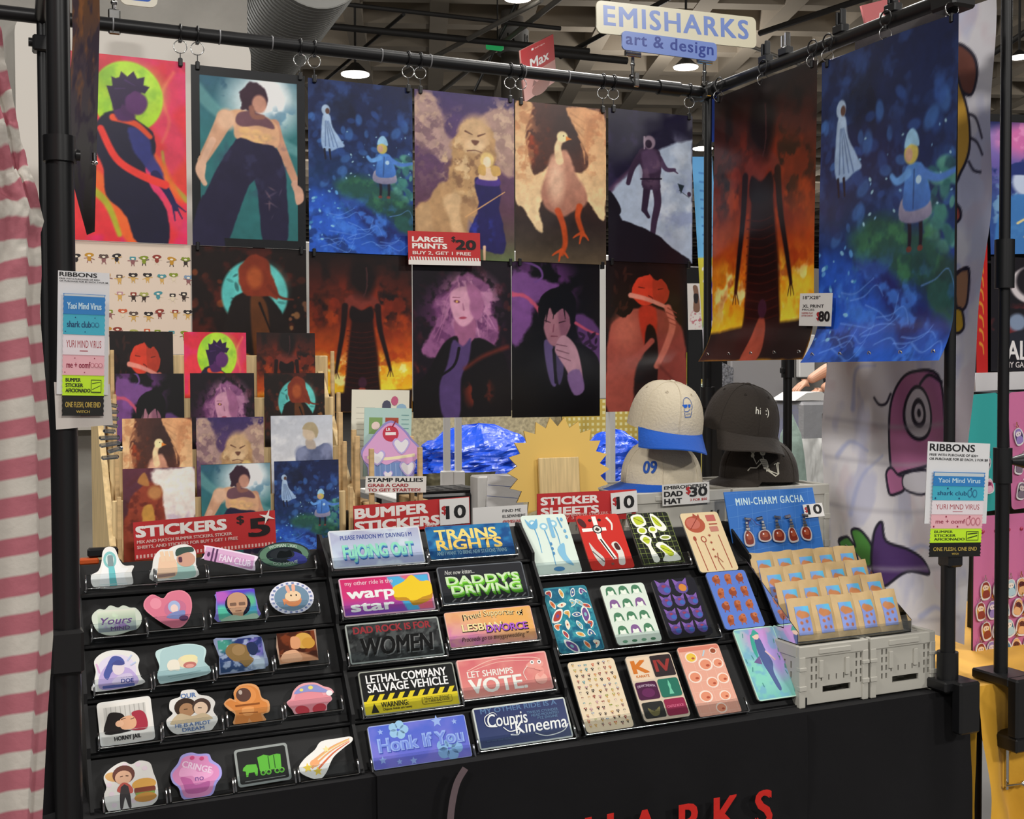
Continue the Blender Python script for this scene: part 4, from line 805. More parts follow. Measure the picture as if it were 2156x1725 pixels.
q = on_y(199, 338, .05); MB().tube([(0, 0, .012), (0, 0, -.002)], .004, 10).ball((0, 0, -.004), .0055, .0055, .004).build('hanging_weight', CHROME, t)
bpy.data.objects['hanging_weight'].matrix_world = Matrix.Translation(Vector([float(k) for k in q]))
# ---------------------------------------------------------------- sloped displays at the front of the table
SA = (.03, .745, .27, 1.13)     # slope of the die-cut sticker rack   (y0, z0, y1, z1)
SB = (.03, .750, .27, 1.150)    # bumper stickers
SS = (.03, .755, .30, 1.130)    # sticker sheets
def sl(px, py, S): return on_slope(px, py, *S)
def slope_frame(P, S, off=0.0, rot=0.0):
    d = np.array([0, S[2]-S[0], S[3]-S[1]]); d /= np.linalg.norm(d); n = np.cross((1, 0, 0), d)
    return frame_of(np.asarray(P)+n*off, (1, 0, 0), d, n) @ Matrix.Rotation(math.radians(rot), 4, 'Z'), d, n
def px_scale(P, S):
    """metres per photo pixel along the row and up the slope"""
    d = np.array([0, S[2]-S[0], S[3]-S[1]]); d /= np.linalg.norm(d); P = np.asarray(P)
    return .01/np.linalg.norm(proj(P+np.array([.01, 0, 0]))-proj(P)), .01/np.linalg.norm(proj(P+d*.01)-proj(P))
def rack(name, label, S, x0, x1, rows, z_top, pitch=None):
    """black tiered rack: sloping steps, two side plates, clear lips are added per row"""
    t = thing(name, label, 'display rack', ((x0+x1)/2, S[0], TZ), 0)
    ox, oy = (x0+x1)/2, S[0]; d = np.array([S[2]-S[0], S[3]-S[1]]); L = np.linalg.norm(d); d /= L
    n = len(rows)
    for s in (x0, x1-.006):
        prof = [(S[0]-.004, TZ+.008), (S[0]-.004, S[1]+.0)]
        for (ys, zs) in rows: prof += [(ys-.006, zs-.006), (ys-.006, zs+.012)]
        prof += [(S[2]+.012, z_top), (S[2]+.03, z_top), (S[2]+.03, TZ+.008)]
        vs = [(s-ox, a-oy, b-TZ) for a, b in prof]+[(s+.006-ox, a-oy, b-TZ) for a, b in prof]; k = len(prof)
        MB().add(vs, [tuple(range(k)), tuple(range(2*k-1, k-1, -1))]+[(i, i+k, (i+1) % k+k, (i+1) % k) for i in range(k)]).build('side_plate', MATTE, t, True)
    for i, (ys, zs) in enumerate(rows):
        yn, zn = rows[i+1] if i+1 < n else (S[2]+.015, z_top)
        MB().rbox(x0+.006-ox, ys+.000-oy, zs-.008-TZ, x1-.006-ox, yn+.012-oy, zs-.003-TZ, .001).build('shelf', MATTE, t)
        a = np.array([ys+.014, zs-.003]); b = np.array([yn+.014, zn-.008]); e = (b-a)/np.linalg.norm(b-a); q = np.array([-e[1], e[0]])*-1
        vs = [(x, p[0]-oy, p[1]-TZ) for x in (x0+.006-ox, x1-.006-ox) for p in (a, b, b+q*.004, a+q*.004)]
        MB().add(vs, [(0, 1, 2, 3), (7, 6, 5, 4), (0, 4, 5, 1), (1, 5, 6, 2), (2, 6, 7, 3), (3, 7, 4, 0)]).build('back_board', MATTE, t)
    return t, ox, oy
def tray(t, ox, oy, S, P0, P1, lip, gap, name='clear_tray', ends=True):
    """clear acrylic pocket from P0 to P1 (world points on the slope), lip metres tall"""
    M, d, n = slope_frame((0, 0, 0), S); mb = MB(); w = P1[0]-P0[0]; th = .0018
    mb.box(0, -.004, -.012, w, -.002, gap+th).box(0, -.004, gap, w, lip, gap+th)
    R = Matrix.Translation((P0[0]-ox, P0[1]-oy, P0[2]-TZ)) @ M
    o = mb.build(name, CLEAR, t, False, R)
    if ends:
        for xx in (-.002, w+.002): MB().tube([(xx, -.004, gap*.1), (xx, -.004, gap-.001), (xx, -.002, gap+.0012), (xx, lip, gap+.0012)], .0021, 8).build('pocket_glint_end', EDGE, o)  # round rods added to give bright glints at the pocket corners
        MB().tube([(0, -.004, gap+.0012), (w, -.004, gap+.0012)], .0014, 6).build('pocket_glint_edge', EDGE, o)
    return o

# ---- die-cut sticker rack, five rows of four pockets
rowsA = []
for py, px in ((1712, 276), (1575, 300), (1462, 290), (1350, 270), (1245, 250)):
    P = sl(px, py, SA); rowsA.append((P[1], P[2]))
xa0 = sl(205, 1700, SA)[0]-.012; xa1 = sl(752, 1640, SA)[0]+.012
RA, oxA, oyA = rack('sticker_rack', 'black five-tier rack with clear pockets holding the die-cut stickers', SA, xa0, xa1, rowsA, 1.112)
BLK = '#1b1a1c'; WHT = '#dedcd8'
def st_poly(a, pts, c, sm=5): a.poly(pts, c, sm)
def die(label, cx, by, w, h, outline, draw, edge=WHT, sm=4, rot=0.0, tx=None, mt=None, name='die_cut_sticker'):
    """one die-cut sticker in its pocket; drawing units are photo pixels, origin bottom centre"""
    P = sl(cx, by, SA); kx, ky = px_scale(P, SA); a = Art(kx, ky)
    o = cat(outline, sm) if sm else outline
    a.slab(o, .0012, edge, '#c9c7c2')
    draw(a)
    M, d, n = slope_frame(P, SA, .006, rot)
    o = tag(a.build(name, mt or VINYL, None, M), label, 'sticker', 'die-cut stickers in the clear pockets')
    return P
def holo(name, seed, base=.75):
    m = bpy.data.materials.new(name); m.use_nodes = True; nt = m.node_tree; b = nt.nodes['Principled BSDF']
    at = nt.nodes.new('ShaderNodeAttribute'); at.attribute_name = 'Col'; nt.links.new(at.outputs['Color'], b.inputs['Base Color'])
    b.inputs['Roughness'].default_value = .16; b.inputs['Metallic'].default_value = .15; b.inputs['Thin Film Thickness'].default_value = 420; b.inputs['Thin Film IOR'].default_value = 1.6
    b.inputs['Coat Weight'].default_value = .6; b.inputs['Coat Roughness'].default_value = .08
    return m
HOLO = holo('holographic_vinyl', 1)
def sp_field(a, x0, y0, x1, y1, rgb):
    a.field((x1-x0)*a.sx, (y1-y0)*a.sy, rgb, None, x0=(x0-a.ox)*a.sx, y0=(y0-a.oy)*a.sy)
def d1(a):
    a.poly([(-26, 2), (-22, 40), (-12, 62), (0, 80), (12, 62), (20, 42), (34, 40), (24, 26), (26, 2)], '#e6eeec', 4); a.ell(-4, 60, 14, 18, '#7fb9b8'); a.ell(-4, 60, 9, 12, '#c6d8d4'); a.rect(-9, 44, 3, 70, '#7f8f92', 4); a.poly([(-8, 46), (4, 46), (8, 2), (-8, 2)], '#6fbcc0'); a.line([(-30, 8), (30, 8)], 1.2, '#b8ccca', 0)
die('hooded white figure sticker with a teal stripe, first in the top row', 239, 1241, 92, 87, [(-46, 28), (-36, 2), (36, 2), (40, 30), (46, 44), (26, 46), (16, 60), (8, 84), (-8, 88), (-18, 78), (-22, 56), (-30, 38)], d1)
def d2(a):
    a.poly([(-14, 4), (40, 4), (40, 30), (20, 44), (0, 30)], '#a8c8c0', 4); a.poly([(-40, 6), (0, 8), (6, 34), (-2, 48), (-26, 52), (-32, 40), (-36, 20)], '#e6bfa2', 4)
    for x in (-22, -12, -2): a.line([(x, 40), (x-2, 62)], 8, '#ecc4a6', 0)
    a.ell(26, 42, 20, 16, '#c79a86'); a.poly([(6, 50), (10, 66), (40, 68), (44, 58), (26, 56)], '#3c4f48', 4); a.rect(10, 36, 18, 48, '#5a3a48', 3); a.line([(-36, 10), (0, 12)], 6, '#a88a82', 0)
die('white edged sticker of an outstretched hand and visor, top row', 369, 1224, 98, 76, [(-48, 2), (44, 3), (46, 30), (48, 60), (30, 74), (4, 72), (-10, 66), (-26, 66), (-40, 52), (-46, 30)], d2)
def d3(a):
    a.rect(-54, 5, 50, 33, '#c493bb', 3); a.rect(-54, 24, 50, 33, '#d3a7c9', 2); a.rect(-40, 5, -36, 33, '#5a3a5c'); a.rect(-32, 5, -28, 33, '#5a3a5c'); a.text(-22, 9, 'FAN CLUB', 15, '#e6d3e4', w=66, bold=.03); a.ell(-46, 18, 3, 5, '#5a3a5c')
die('pink wrapper shaped sticker reading FAN CLUB', 480, 1197, 118, 40, [(-58, 4), (-50, 8), (44, 2), (56, 8), (52, 20), (57, 32), (46, 36), (-50, 36), (-58, 32), (-54, 18)], d3, '#e2d2e2', 2, -17)
def d4(a):
    a.ell(0, 27, 52, 25, '#5f7f6a'); a.ell(0, 27, 38, 17, '#20242c'); a.ell(22, 20, 26, 12, '#3c3f8a', -20); a.ell(-4, 28, 26, 12, '#2a2d33'); a.poly([(-16, 22), (-8, 36), (4, 34), (14, 36), (16, 24), (4, 20)], '#14151a', 4)
    a.text(-30, 40, 'WOMAN TAXI', 7, '#b8c8bc', w=58, arc=4, bold=.03); a.text(-26, 8, 'GO MOVE', 6, '#b8c8bc', w=52, arc=-3, bold=.03)
die('oval dark green holographic sticker, last in the top row', 601, 1198, 110, 54, oval(0, 27, 56, 28, 0, 28), d4, '#30363a', 0, 0, None, HOLO)
def d5(a):
    pt = Paint(1, .6, 60, 5); pt.grad([(0, '#e6ecd8'), (.4, '#b8c8b4'), (1, '#8a94a0')]); pt.mask_noise(4, 3, .5, .6, '#8a6aa8', .8, pt.reg(52, 40, 40, 12)); pt.mask_noise(5, 5, .5, .65, '#d8f0d0', .7, pt.reg(24, 20, 30, 20)); sp_field(a, -40, 10, 40, 56, pt.I)
    a.text(-34, 26, 'Yours', 15, '#6a4a86', w=66, bold=.03, shear=.3); a.text(-14, 12, 'MIND', 9, '#6a4a86', w=40, bold=.02)
die('shiny cloud shaped holographic sticker with purple script', 248, 1342, 105, 67, [(-52, 36), (-50, 50), (-36, 60), (-24, 58), (-12, 66), (4, 60), (16, 64), (30, 58), (42, 56), (52, 42), (52, 26), (42, 12), (24, 8), (8, 4), (-12, 2), (-30, 6), (-44, 16)], d5, '#d5ddcf', 4, 0, None, HOLO)
def d6(a):
    a.poly([(0, 2), (-44, 40), (-47, 60), (-30, 72), (-10, 62), (6, 74), (30, 76), (46, 62), (46, 34), (30, 8)], '#d2768c', 4); a.ell(-26, 54, 12, 12, '#e08ea0'); a.ell(14, 40, 24, 18, '#c0708e', 10); a.ell(12, 44, 13, 13, '#a0b0d4'); a.ell(12, 40, 8, 9, '#e8c8c0'); a.poly([(-6, 22), (26, 18), (34, 34), (8, 32)], '#7a86b8', 4); a.ell(30, 18, 10, 6, '#5a3a5c')
die('pink heart shaped sticker with a small blue figure', 358, 1325, 98, 76, [(2, 0), (-46, 38), (-50, 60), (-32, 74), (-10, 64), (4, 76), (32, 78), (49, 62), (48, 32), (30, 4)], d6, '#dc8698')
def d7(a):
    pt = Paint(1, .8, 60, 7); pt.grad([(0, '#6a48d8'), (.4, '#5a6ae0'), (.7, '#4aa8d0'), (1, '#8fd8a8')]); pt.blob(12, 14, 26, 20, '#c86ad0', .9); pt.blob(84, 30, 20, 18, '#6ac89a', .9); pt.blob(10, 56, 18, 16, '#68d8b8', .8); sp_field(a, -41, 5, 41, 66, pt.I)
    a.ell(2, 36, 27, 26, '#23223a'); a.poly([(-20, 34), (-16, 54), (2, 62), (20, 54), (22, 34), (12, 18), (8, 8), (-8, 8), (-12, 18)], '#d8a888', 4); a.rect(-15, 33, -1, 40, '#8a6a5a', 2); a.rect(4, 33, 18, 40, '#8a6a5a', 2); a.poly([(-38, 2), (-14, 14), (10, 10), (36, 14), (38, 2)], '#b8d8c0', 3); a.line([(-5, 22), (8, 22)], 1.6, '#8a5a4a', 0)
die('square violet holographic sticker of a bald man in glasses', 502, 1311, 91, 72, [(-44, 2), (42, 4), (44, 24), (40, 60), (34, 68), (-38, 66), (-42, 50), (-46, 22)], d7, '#8f86dc', 2, 0, None, HOLO)
def d8(a):
    a.ell(0, 35, 37, 28, '#6f8aa0', 0, 28); a.ell(2, 30, 18, 14, '#d88a5c'); a.ell(3, 38, 17, 12, '#e4c4a0'); a.ell(-6, 54, 4, 9, '#e0a890', 12); a.ell(6, 56, 4, 9, '#e0a890', -4); a.ell(-1, 40, 1.5, 2, BLK); a.ell(10, 40, 1.5, 2, BLK); a.poly([(-18, 20), (-8, 30), (-20, 34)], '#d88a5c'); 
    for k in range(22):
        t = 2*math.pi*k/22; a.k = 9; a.rect(41*math.cos(t)-2.6, 35+31*math.sin(t)-1.8, 41*math.cos(t)+2.6, 35+31*math.sin(t)+2.2, '#7a86b0')
die('round blue sticker with an orange rabbit-eared animal', 618, 1296, 92, 70, oval(0, 35, 47, 35, 0, 30), d8, '#d9d8e4', 0)
def d9(a):
    a.ell(-2, 42, 42, 34, '#d8cfe6'); a.poly([(-34, 4), (-40, 30), (-20, 56), (6, 50), (30, 40), (40, 10)], '#b9a6d4', 4); a.poly([(-24, 50), (-10, 72), (8, 70), (16, 56), (2, 46), (-12, 40), (-22, 24), (-30, 34)], '#4f5a9c', 4); a.ell(2, 46, 13, 14, '#dccfd6'); a.poly([(-12, 56), (2, 64), (16, 56), (10, 52), (-6, 54)], '#4a4f8c', 3); a.poly([(-14, 16), (10, 12), (30, 24), (24, 34), (0, 30)], '#c9bcd8', 4); a.rect(-34, 6, 34, 12, '#5560a4', 2); a.text(6, 14, 'DOE', 9, '#3a4690', w=26, bold=.03)
    a.line([(22, 60), (32, 72)], 3, '#b8c4e4', 0); a.line([(28, 50), (40, 56)], 3, '#b8c4e4', 0); a.line([(-38, 40), (-44, 60)], 3, '#d8a8d0', 0)
die('pale purple sticker of a blue haired figure, first in the middle row', 250, 1456, 103, 87, [(-50, 2), (50, 8), (48, 24), (44, 44), (48, 62), (36, 78), (14, 84), (-12, 86), (-34, 80), (-48, 66), (-46, 44), (-50, 26)], d9)
def d10(a):
    a.poly([(-50, 4), (46, 10), (52, 26), (44, 40), (46, 66), (10, 76), (-40, 70), (-48, 40)], '#a9c6c8', 4); a.ell(10, 40, 22, 14, '#e0d0b0'); a.ell(14, 46, 18, 8, '#ead9a8'); a.ell(14, 32, 14, 7, '#b8706a'); a.ell(14, 30, 9, 4, '#d89a90'); a.poly([(-30, 24), (-20, 24), (-8, 24), (-10, 44), (-26, 46), (-34, 36)], '#e4dccc', 4); a.line([(-34, 12), (36, 18)], 2, '#8fb0b2', 0); a.line([(-30, 8), (30, 13)], 1.2, '#8fb0b2', 0)
die('pale aqua sticker with a cream animal with open mouth', 388, 1436, 114, 80, [(-54, 2), (-30, 0), (48, 8), (56, 22), (46, 36), (52, 60), (40, 72), (6, 78), (-44, 72), (-56, 62), (-50, 36)], d10, '#bcd6d6')
def d11(a):
    pt = Paint(1, .74, 60, 9); pt.grad([(0, '#2c3570'), (1, '#35507c')]); pt.blob(10, 10, 22, 18, '#4a9a8a', .9); pt.blob(88, 60, 20, 16, '#b8c8d8', .9); pt.mask_noise(5, 4, .52, .62, '#8a7ad0', .8, pt.reg(80, 24, 26, 24)); pt.mask_noise(6, 5, .55, .66, '#c8d4e8', .7); sp_field(a, -48, 5, 46, 74, pt.I)
    a.poly([(-34, 48), (-22, 64), (2, 62), (18, 52), (16, 36), (24, 26), (6, 12), (-4, 22), (-22, 30)], '#8f7248', 4); a.ell(-6, 50, 14, 12, '#a4845a'); a.poly([(12, 60), (26, 64), (36, 50), (28, 36), (16, 40)], '#2a345a', 4)
die('dark square holographic sticker with a brown wavy shape', 513, 1420, 113, 83, [(-52, 6), (-44, 2), (10, 3), (44, 8), (54, 14), (50, 44), (46, 72), (26, 80), (-10, 76), (-50, 80), (-56, 70), (-48, 40)], d11, '#8c97b8', 2, 0, None, HOLO)
def d12(a):
    pt = Paint(1, .85, 50, 4); pt.grad([(0, '#7a3a20'), (1, '#5a2a1a')]); pt.mask_noise(3, 4, .5, .6, '#3a1c14', .8); pt.poly([(0, 70), (30, 54), (60, 60), (100, 80), (100, 90), (0, 90)], '#c8906c', 3); sp_field(a, -40, 4, 40, 68, pt.I)
    a.ell(14, 48, 20, 17, '#d0a24e'); a.ell(24, 42, 14, 12, '#c8943e'); a.poly([(-10, 58), (4, 56), (8, 44), (2, 32), (-12, 34), (-14, 46)], '#d89a70', 4); a.poly([(-36, 8), (-30, 26), (-6, 30), (6, 16), (2, 6)], '#d8a684', 4)
die('square brown sticker of a blond head in profile', 630, 1400, 87, 72, [(-42, 2), (-8, 4), (40, 6), (42, 40), (44, 70), (16, 68), (-40, 64), (-44, 40)], d12, '#b0907c', 1)
def d13(a):
    a.rect(-53, 6, 53, 92, '#e0dcd6', 4); a.rect(-45, 28, 45, 84, '#c8c5c0')
    for k in range(9): a.rect(-40+k*10, 28, -38.6+k*10, 84, '#a8a5a0')
    a.poly([(-46, 28), (-40, 60), (-30, 72), (-6, 66), (0, 48), (-6, 34), (8, 28)], '#211c1c', 4); a.poly([(8, 30), (16, 50), (14, 66), (34, 68), (44, 54), (42, 28)], '#a03344', 4); a.poly([(-10, 34), (-14, 52), (0, 60), (16, 58), (22, 44), (14, 32)], '#d6a483', 4); a.ell(-14, 46, 9, 7, '#dfb090'); a.line([(-10, 54), (0, 56)], 1.4, '#3a2820', 0); a.line([(10, 52), (18, 54)], 1.4, '#3a2820', 0); a.text(0, 11, 'HORNY JAIL', 9, '#2a2828', w=56, bold=.05, al='c')
die('white card sticker reading HORNY JAIL', 270, 1570, 118, 98, rrect(-58, 2, 58, 97, 8), d13, WHT, 0, 2)
def d14(a):
    a.ell(-12, 56, 24, 20, '#3a2c24'); a.ell(-10, 50, 16, 15, '#a9805e'); a.ell(22, 54, 20, 18, '#4a3a34'); a.ell(20, 50, 15, 14, '#e0c4aa'); a.poly([(-44, 30), (-26, 44), (0, 36), (24, 40), (40, 30), (36, 24), (-40, 22)], '#c8b494', 4); a.line([(-16, 52), (-8, 52)], 1.6, '#2a2018', 0); a.line([(14, 52), (22, 51)], 1.6, '#2a2018', 0)
    a.text(-4, 76, 'OUR', 10, '#5a7ab0', w=32, bold=.04, al='c'); a.text(0, 15, 'HE IS A PILOT', 8, '#5a7ab0', w=74, bold=.03, al='c'); a.text(0, 5, 'DREAM', 8, '#5a7ab0', w=46, bold=.03, al='c')
die('white sticker with two dark haired heads and blue lettering', 407, 1546, 109, 91, [(-40, 4), (-20, 0), (30, 0), (44, 8), (54, 24), (46, 42), (52, 60), (40, 74), (20, 80), (10, 92), (-16, 92), (-22, 80), (-42, 74), (-46, 56), (-40, 46), (-54, 34), (-52, 18)], d14)
def d15(a):
    a.poly([(-30, 4), (-26, 26), (-36, 40), (-46, 50), (-34, 56), (-22, 50), (-26, 66), (-12, 82), (12, 82), (26, 70), (30, 50), (42, 40), (38, 22), (26, 20), (28, 4), (6, 4), (0, 14), (-6, 4)], '#cf8345', 3); a.ell(-2, 62, 23, 20, '#d88e50'); a.ell(-6, 64, 16, 15, '#5a4038'); a.ell(-12, 70, 4, 5, '#b8a89c'); a.rect(-26, 40, 26, 44, '#8a5028'); a.poly([(-10, 20), (8, 20), (12, 36), (-12, 36)], '#e09a5c', 3); a.line([(-20, 26), (20, 24)], 2, '#8a5028', 0)
die('orange sticker of a waving person in a padded suit and dark visor', 525, 1528, 94, 85, [(-32, 2), (-28, 24), (-40, 36), (-49, 50), (-36, 60), (-26, 56), (-26, 72), (-12, 86), (14, 86), (28, 76), (32, 54), (46, 44), (44, 22), (30, 18), (32, 2)], d15, '#d69a66', 3)
def d16(a):
    a.ell(0, 34, 32, 28, '#d98a94', 0, 26); a.ell(-36, 30, 10, 9, '#d98a94'); a.ell(36, 32, 10, 9, '#d98a94'); a.ell(-18, 14, 15, 10, '#c0404c', -12); a.ell(18, 14, 15, 10, '#c0404c', 12); a.poly([(-30, 50), (-14, 64), (14, 66), (32, 56), (44, 48), (34, 46), (0, 52)], '#8a8fc4', 4); a.ell(6, 60, 5, 4, '#e0d070'); a.ell(-14, 57, 4, 3, '#e0d070'); a.ell(44, 44, 7, 6, '#e4e2ea')
die('round pink sticker wearing a blue sleeping cap', 655, 1510, 94, 71, [(-30, 4), (0, 8), (30, 4), (36, 20), (48, 30), (44, 42), (54, 44), (48, 54), (34, 60), (16, 70), (-12, 70), (-30, 58), (-38, 42), (-48, 34), (-40, 20)], d16, '#dfa0a8', 4)
def d17(a):
    a.ell(-34, 76, 18, 10, '#d8a86a', -14)
    for x, y in ((-40, 40), (-36, 16), (34, 86), (44, 60), (40, 16), (20, 96), (-44, 60), (-8, 98), (6, 20)): a.k = 5; a.ell(x, y, 6, 5, '#e6d2dc')
    a.ell(-12, 78, 24, 20, '#6a4038'); a.ell(-13, 72, 18, 15, '#e0b294'); a.poly([(-28, 44), (-18, 60), (-4, 58), (6, 44), (0, 36)], '#b8564c', 4); a.poly([(-24, 8), (-20, 52), (-4, 52), (0, 8), (-6, 8), (-12, 30), (-18, 8)], '#3a3436', 2); a.ell(30, 52, 26, 13, '#d6a250'); a.rect(8, 34, 54, 46, '#7a3a2c', 4); a.rect(10, 30, 52, 35, '#8aa850', 2); a.ell(31, 24, 24, 10, '#c98f42'); a.line([(-20, 74), (-14, 75)], 1.6, '#4a2a24', 0); a.line([(-8, 75), (-2, 74)], 1.6, '#4a2a24', 0)
die('white flowery sticker of a brown haired figure beside a hamburger', 277, 1709, 118, 107, [(-48, 4), (-20, 0), (30, 2), (56, 16), (58, 50), (52, 74), (46, 96), (24, 104), (6, 98), (-10, 106), (-34, 98), (-54, 80), (-50, 56), (-56, 38)], d17)
def d18(a):
    a.poly([(-26, 6), (22, 6), (36, 30), (48, 44), (46, 62), (30, 74), (26, 88), (8, 90), (-8, 94), (-26, 90), (-34, 76), (-50, 60), (-48, 44), (-36, 30)], '#d086b4', 4); a.poly([(-22, 14), (16, 14), (26, 34), (-4, 30), (-14, 44), (-34, 50), (-30, 34)], '#b8609a', 4); a.poly([(-36, 52), (-10, 50), (0, 38), (30, 44), (34, 56), (4, 56), (-6, 68), (-30, 70)], '#e0a0c8', 4); a.text(-30, 72, 'CRINGE', 14, '#e6c6dc', w=64, bold=.04, rot=-20); a.text(-4, 38, 'no', 12, '#8a5a9a', w=18, bold=.02); a.ell(-6, 88, 5, 4, '#c04a7a'); a.ell(14, 84, 5, 4, '#c04a7a')
die('pink cake shaped sticker reading CRINGE with violet edge', 418, 1684, 108, 101, [(-30, 2), (24, 2), (40, 26), (53, 42), (52, 62), (36, 78), (30, 92), (8, 95), (-8, 100), (-28, 96), (-38, 80), (-54, 62), (-52, 42), (-40, 28)], d18, '#a09ad8', 4)
def d19(a):
    a.rect(-52, 6, 52, 76, '#232424', 5); a.poly([(-8, 28), (-10, 58), (4, 62), (16, 58), (32, 60), (40, 58), (38, 28)], '#5aa83c'); a.rect(12, 30, 14, 58, '#2f5a26'); a.rect(24, 30, 26, 58, '#2f5a26')
    for x in (-2, 10, 28, 38): a.k = 12; a.ell(x, 24, 6, 6, '#5aa83c', 0, 14); a.ell(x, 24, 3.4, 3.4, '#232424', 0, 12)
    a.poly([(-42, 40), (-34, 46), (-14, 44), (-12, 34), (-14, 20), (-18, 20), (-20, 28), (-32, 28), (-34, 20), (-38, 20), (-38, 32), (-44, 34)], '#5aa83c'); a.rect(-42, 10, 44, 11.5, '#8a8a88')
die('black card sticker with a green ox and covered wagon', 558, 1653, 114, 82, rrect(-57, 1, 57, 81, 7), d19, '#8d9290', 0, 1)
def d20(a):
    for dx, dy, c in ((0, 0, '#d89a6a'), (8, -8, '#c86a4a'), (-2, 8, '#e0c27a'), (4, 14, '#d8a070')): a.line([(-34+dx, 24+dy), (10+dx*.6, 54+dy*.6), (54, 72+dy*.3)], 5, c, 4, 1.5)
    a.ell(-26, 34, 10, 8, '#e0a070'); a.poly(starp(-42, 26, 11, 5), '#e2c452'); a.poly(starp(-22, 16, 10, 4.5), '#e2c452'); a.poly(starp(2, 60, 8, 3.6), '#e8d49a')
die('white sticker of shooting stars with trailing streaks', 692, 1639, 121, 80, [(-34, 2), (-18, 0), (-4, 12), (14, 40), (40, 58), (60, 70), (58, 80), (30, 80), (-6, 78), (-22, 62), (-46, 46), (-60, 30), (-56, 16)], d20, WHT, 4)
# pockets: one clear pocket for each sticker
cols = [[(178, 330), (322, 440), (430, 550), (545, 665)], [(190, 312), (305, 430), (440, 560), (558, 672)], [(195, 320), (322, 450), (452, 575), (575, 692)], [(205, 340), (340, 470), (475, 595), (597, 720)], [(215, 352), (355, 492), (492, 622), (625, 755)]]
ybs = [(1246, 1200), (1350, 1290), (1468, 1400), (1580, 1498), (1716, 1640)]
for r in range(5):
    for c in range(4):
        a_, b_ = cols[r][c]; f = (a_-cols[r][0][0])/480; g = (b_-cols[r][0][0])/480
        y0 = ybs[r][0]+(ybs[r][1]-ybs[r][0])*f; y1 = ybs[r][0]+(ybs[r][1]-ybs[r][0])*g
        P0, P1 = sl(a_+5, y0-4, SA), sl(b_-5, y1-4, SA); P1 = np.array([P1[0], P0[1], P0[2]])
        tray(RA, oxA, oyA, SA, P0, P1, .022, .0125, 'clear_pocket')

# ---- bumper sticker rack
def quad_slope(TL, TR, BR, BL, S, off):
    tl, tr, br, bl = (sl(*q, S) for q in (TL, TR, BR, BL)); w = (tr[0]-tl[0]+br[0]-bl[0])/2; xc = (tl[0]+tr[0]+br[0]+bl[0])/4
    d = np.array([0, S[2]-S[0], S[3]-S[1]]); d /= np.linalg.norm(d); sb = ((bl+br)/2) @ d; st = ((tl+tr)/2) @ d; o = np.array([xc-w/2, S[0], S[1]]); o = o+d*(sb-o @ d)
    M, d, n = slope_frame(o, S, off); return M, w, st-sb, o
BQ = {1: ((689, 1126), (879, 1107), (893, 1182), (701, 1208)), 2: ((889, 1115), (1061, 1102), (1090, 1165), (909, 1185)), 3: ((709, 1226), (899, 1204), (916, 1284), (725, 1306)), 4: ((916, 1200), (1096, 1183), (1111, 1256), (933, 1280)),
      5: ((721, 1323), (918, 1297), (935, 1380), (740, 1404)), 6: ((928, 1297), (1107, 1275), (1135, 1347), (951, 1369)), 7: ((750, 1423), (948, 1393), (969, 1482), (769, 1516)), 8: ((958, 1397), (1142, 1370), (1165, 1447), (975, 1482)),
      9: ((769, 1534), (975, 1506), (992, 1594), (788, 1627)), 10: ((990, 1497), (1183, 1468), (1205, 1549), (1011, 1588))}
rowsB = []
for py, px in ((1625, 800), (1512, 780), (1402, 745), (1304, 730), (1206, 705)):
    P = sl(px, py, SB); rowsB.append((P[1], P[2]))
xb0 = sl(770, 1630, SB)[0]-.012; xb1 = sl(1212, 1560, SB)[0]+.004
RB, oxB, oyB = rack('bumper_sticker_rack', 'black five-tier rack holding two columns of bumper stickers', SB, xb0, xb1, rowsB, 1.135)
def bumper(k, label, draw, edge, t=.004):
    M, w, h, o = quad_slope(*BQ[k], SB, .007); HH = 100*h/w
    a = Art(w/100); a.slab(rrect(0, 0, 100, HH, 2.5), t, edge, '#c4c6c0'); draw(a, HH)
    tag(a.build('bumper_sticker', VINYL, None, M), label, 'bumper sticker', 'bumper stickers in the two-column rack')
    P0 = o+np.array([-.002, 0, 0]); P1 = o+np.array([w+.002, 0, 0]); tray(RB, oxB, oyB, SB, P0, P1, .021, .0105)
def bg(a, HH, pt, m=1.6):
    pp = pt.I; sp_field(a, m, m, 100-m, HH-m, pp)
def pbg(stops, seed=1, nx=70):
    p = Paint(1, .42, nx, seed); p.grad(stops); return p
def b1(a, H):
    p = pbg([(0, '#a9abc4'), (.5, '#b6c2d6'), (1, '#a9aed0')], 3); p.mask_noise(4, 2, .5, .65, '#8d86b4', .7, p.reg(10, 30, 30, 20)); p.mask_noise(4, 3, .5, .64, '#cfdcE4'.lower(), .7); bg(a, H, p)
    a.text(12, H*.74, 'PLEASE PARDON MY DRIVING I M', 5, '#3d4c94', w=78, bold=.02)
    for dx, dy, c in ((.8, -2.6, '#3c62a4'), (.3, -1.2, '#5a9ac8'), (0, 0, '#8fd6bc')): a.text(13+dx, H*.26+dy, 'FuJOiNG OuT', 15, c, w=76, bold=.05)
bumper(1, 'pale lilac bumper sticker reading PLEASE PARDON MY DRIVING', b1, '#cfd2d8')
def b2(a, H):
    p = pbg([(0, '#2b6a9c'), (.5, '#2f78ac'), (1, '#24568e')], 4); p.mask_noise(5, 2, .5, .66, '#4a9ac0', .8); p.mask_noise(5, 6, .52, .66, '#1f447c', .8); bg(a, H, p, .5)
    a.text(10, H*.58, 'TRAINS', 12, '#e4cf7a', w=72, bold=.06); a.text(10, H*.26, 'RIGHTS', 12, '#e4c266', w=76, bold=.06); a.text(8, H*.1, 'AND I WANT TO BRING NEW STATIONS TRAINS', 4.6, '#9fc4d4', w=82, bold=.02)
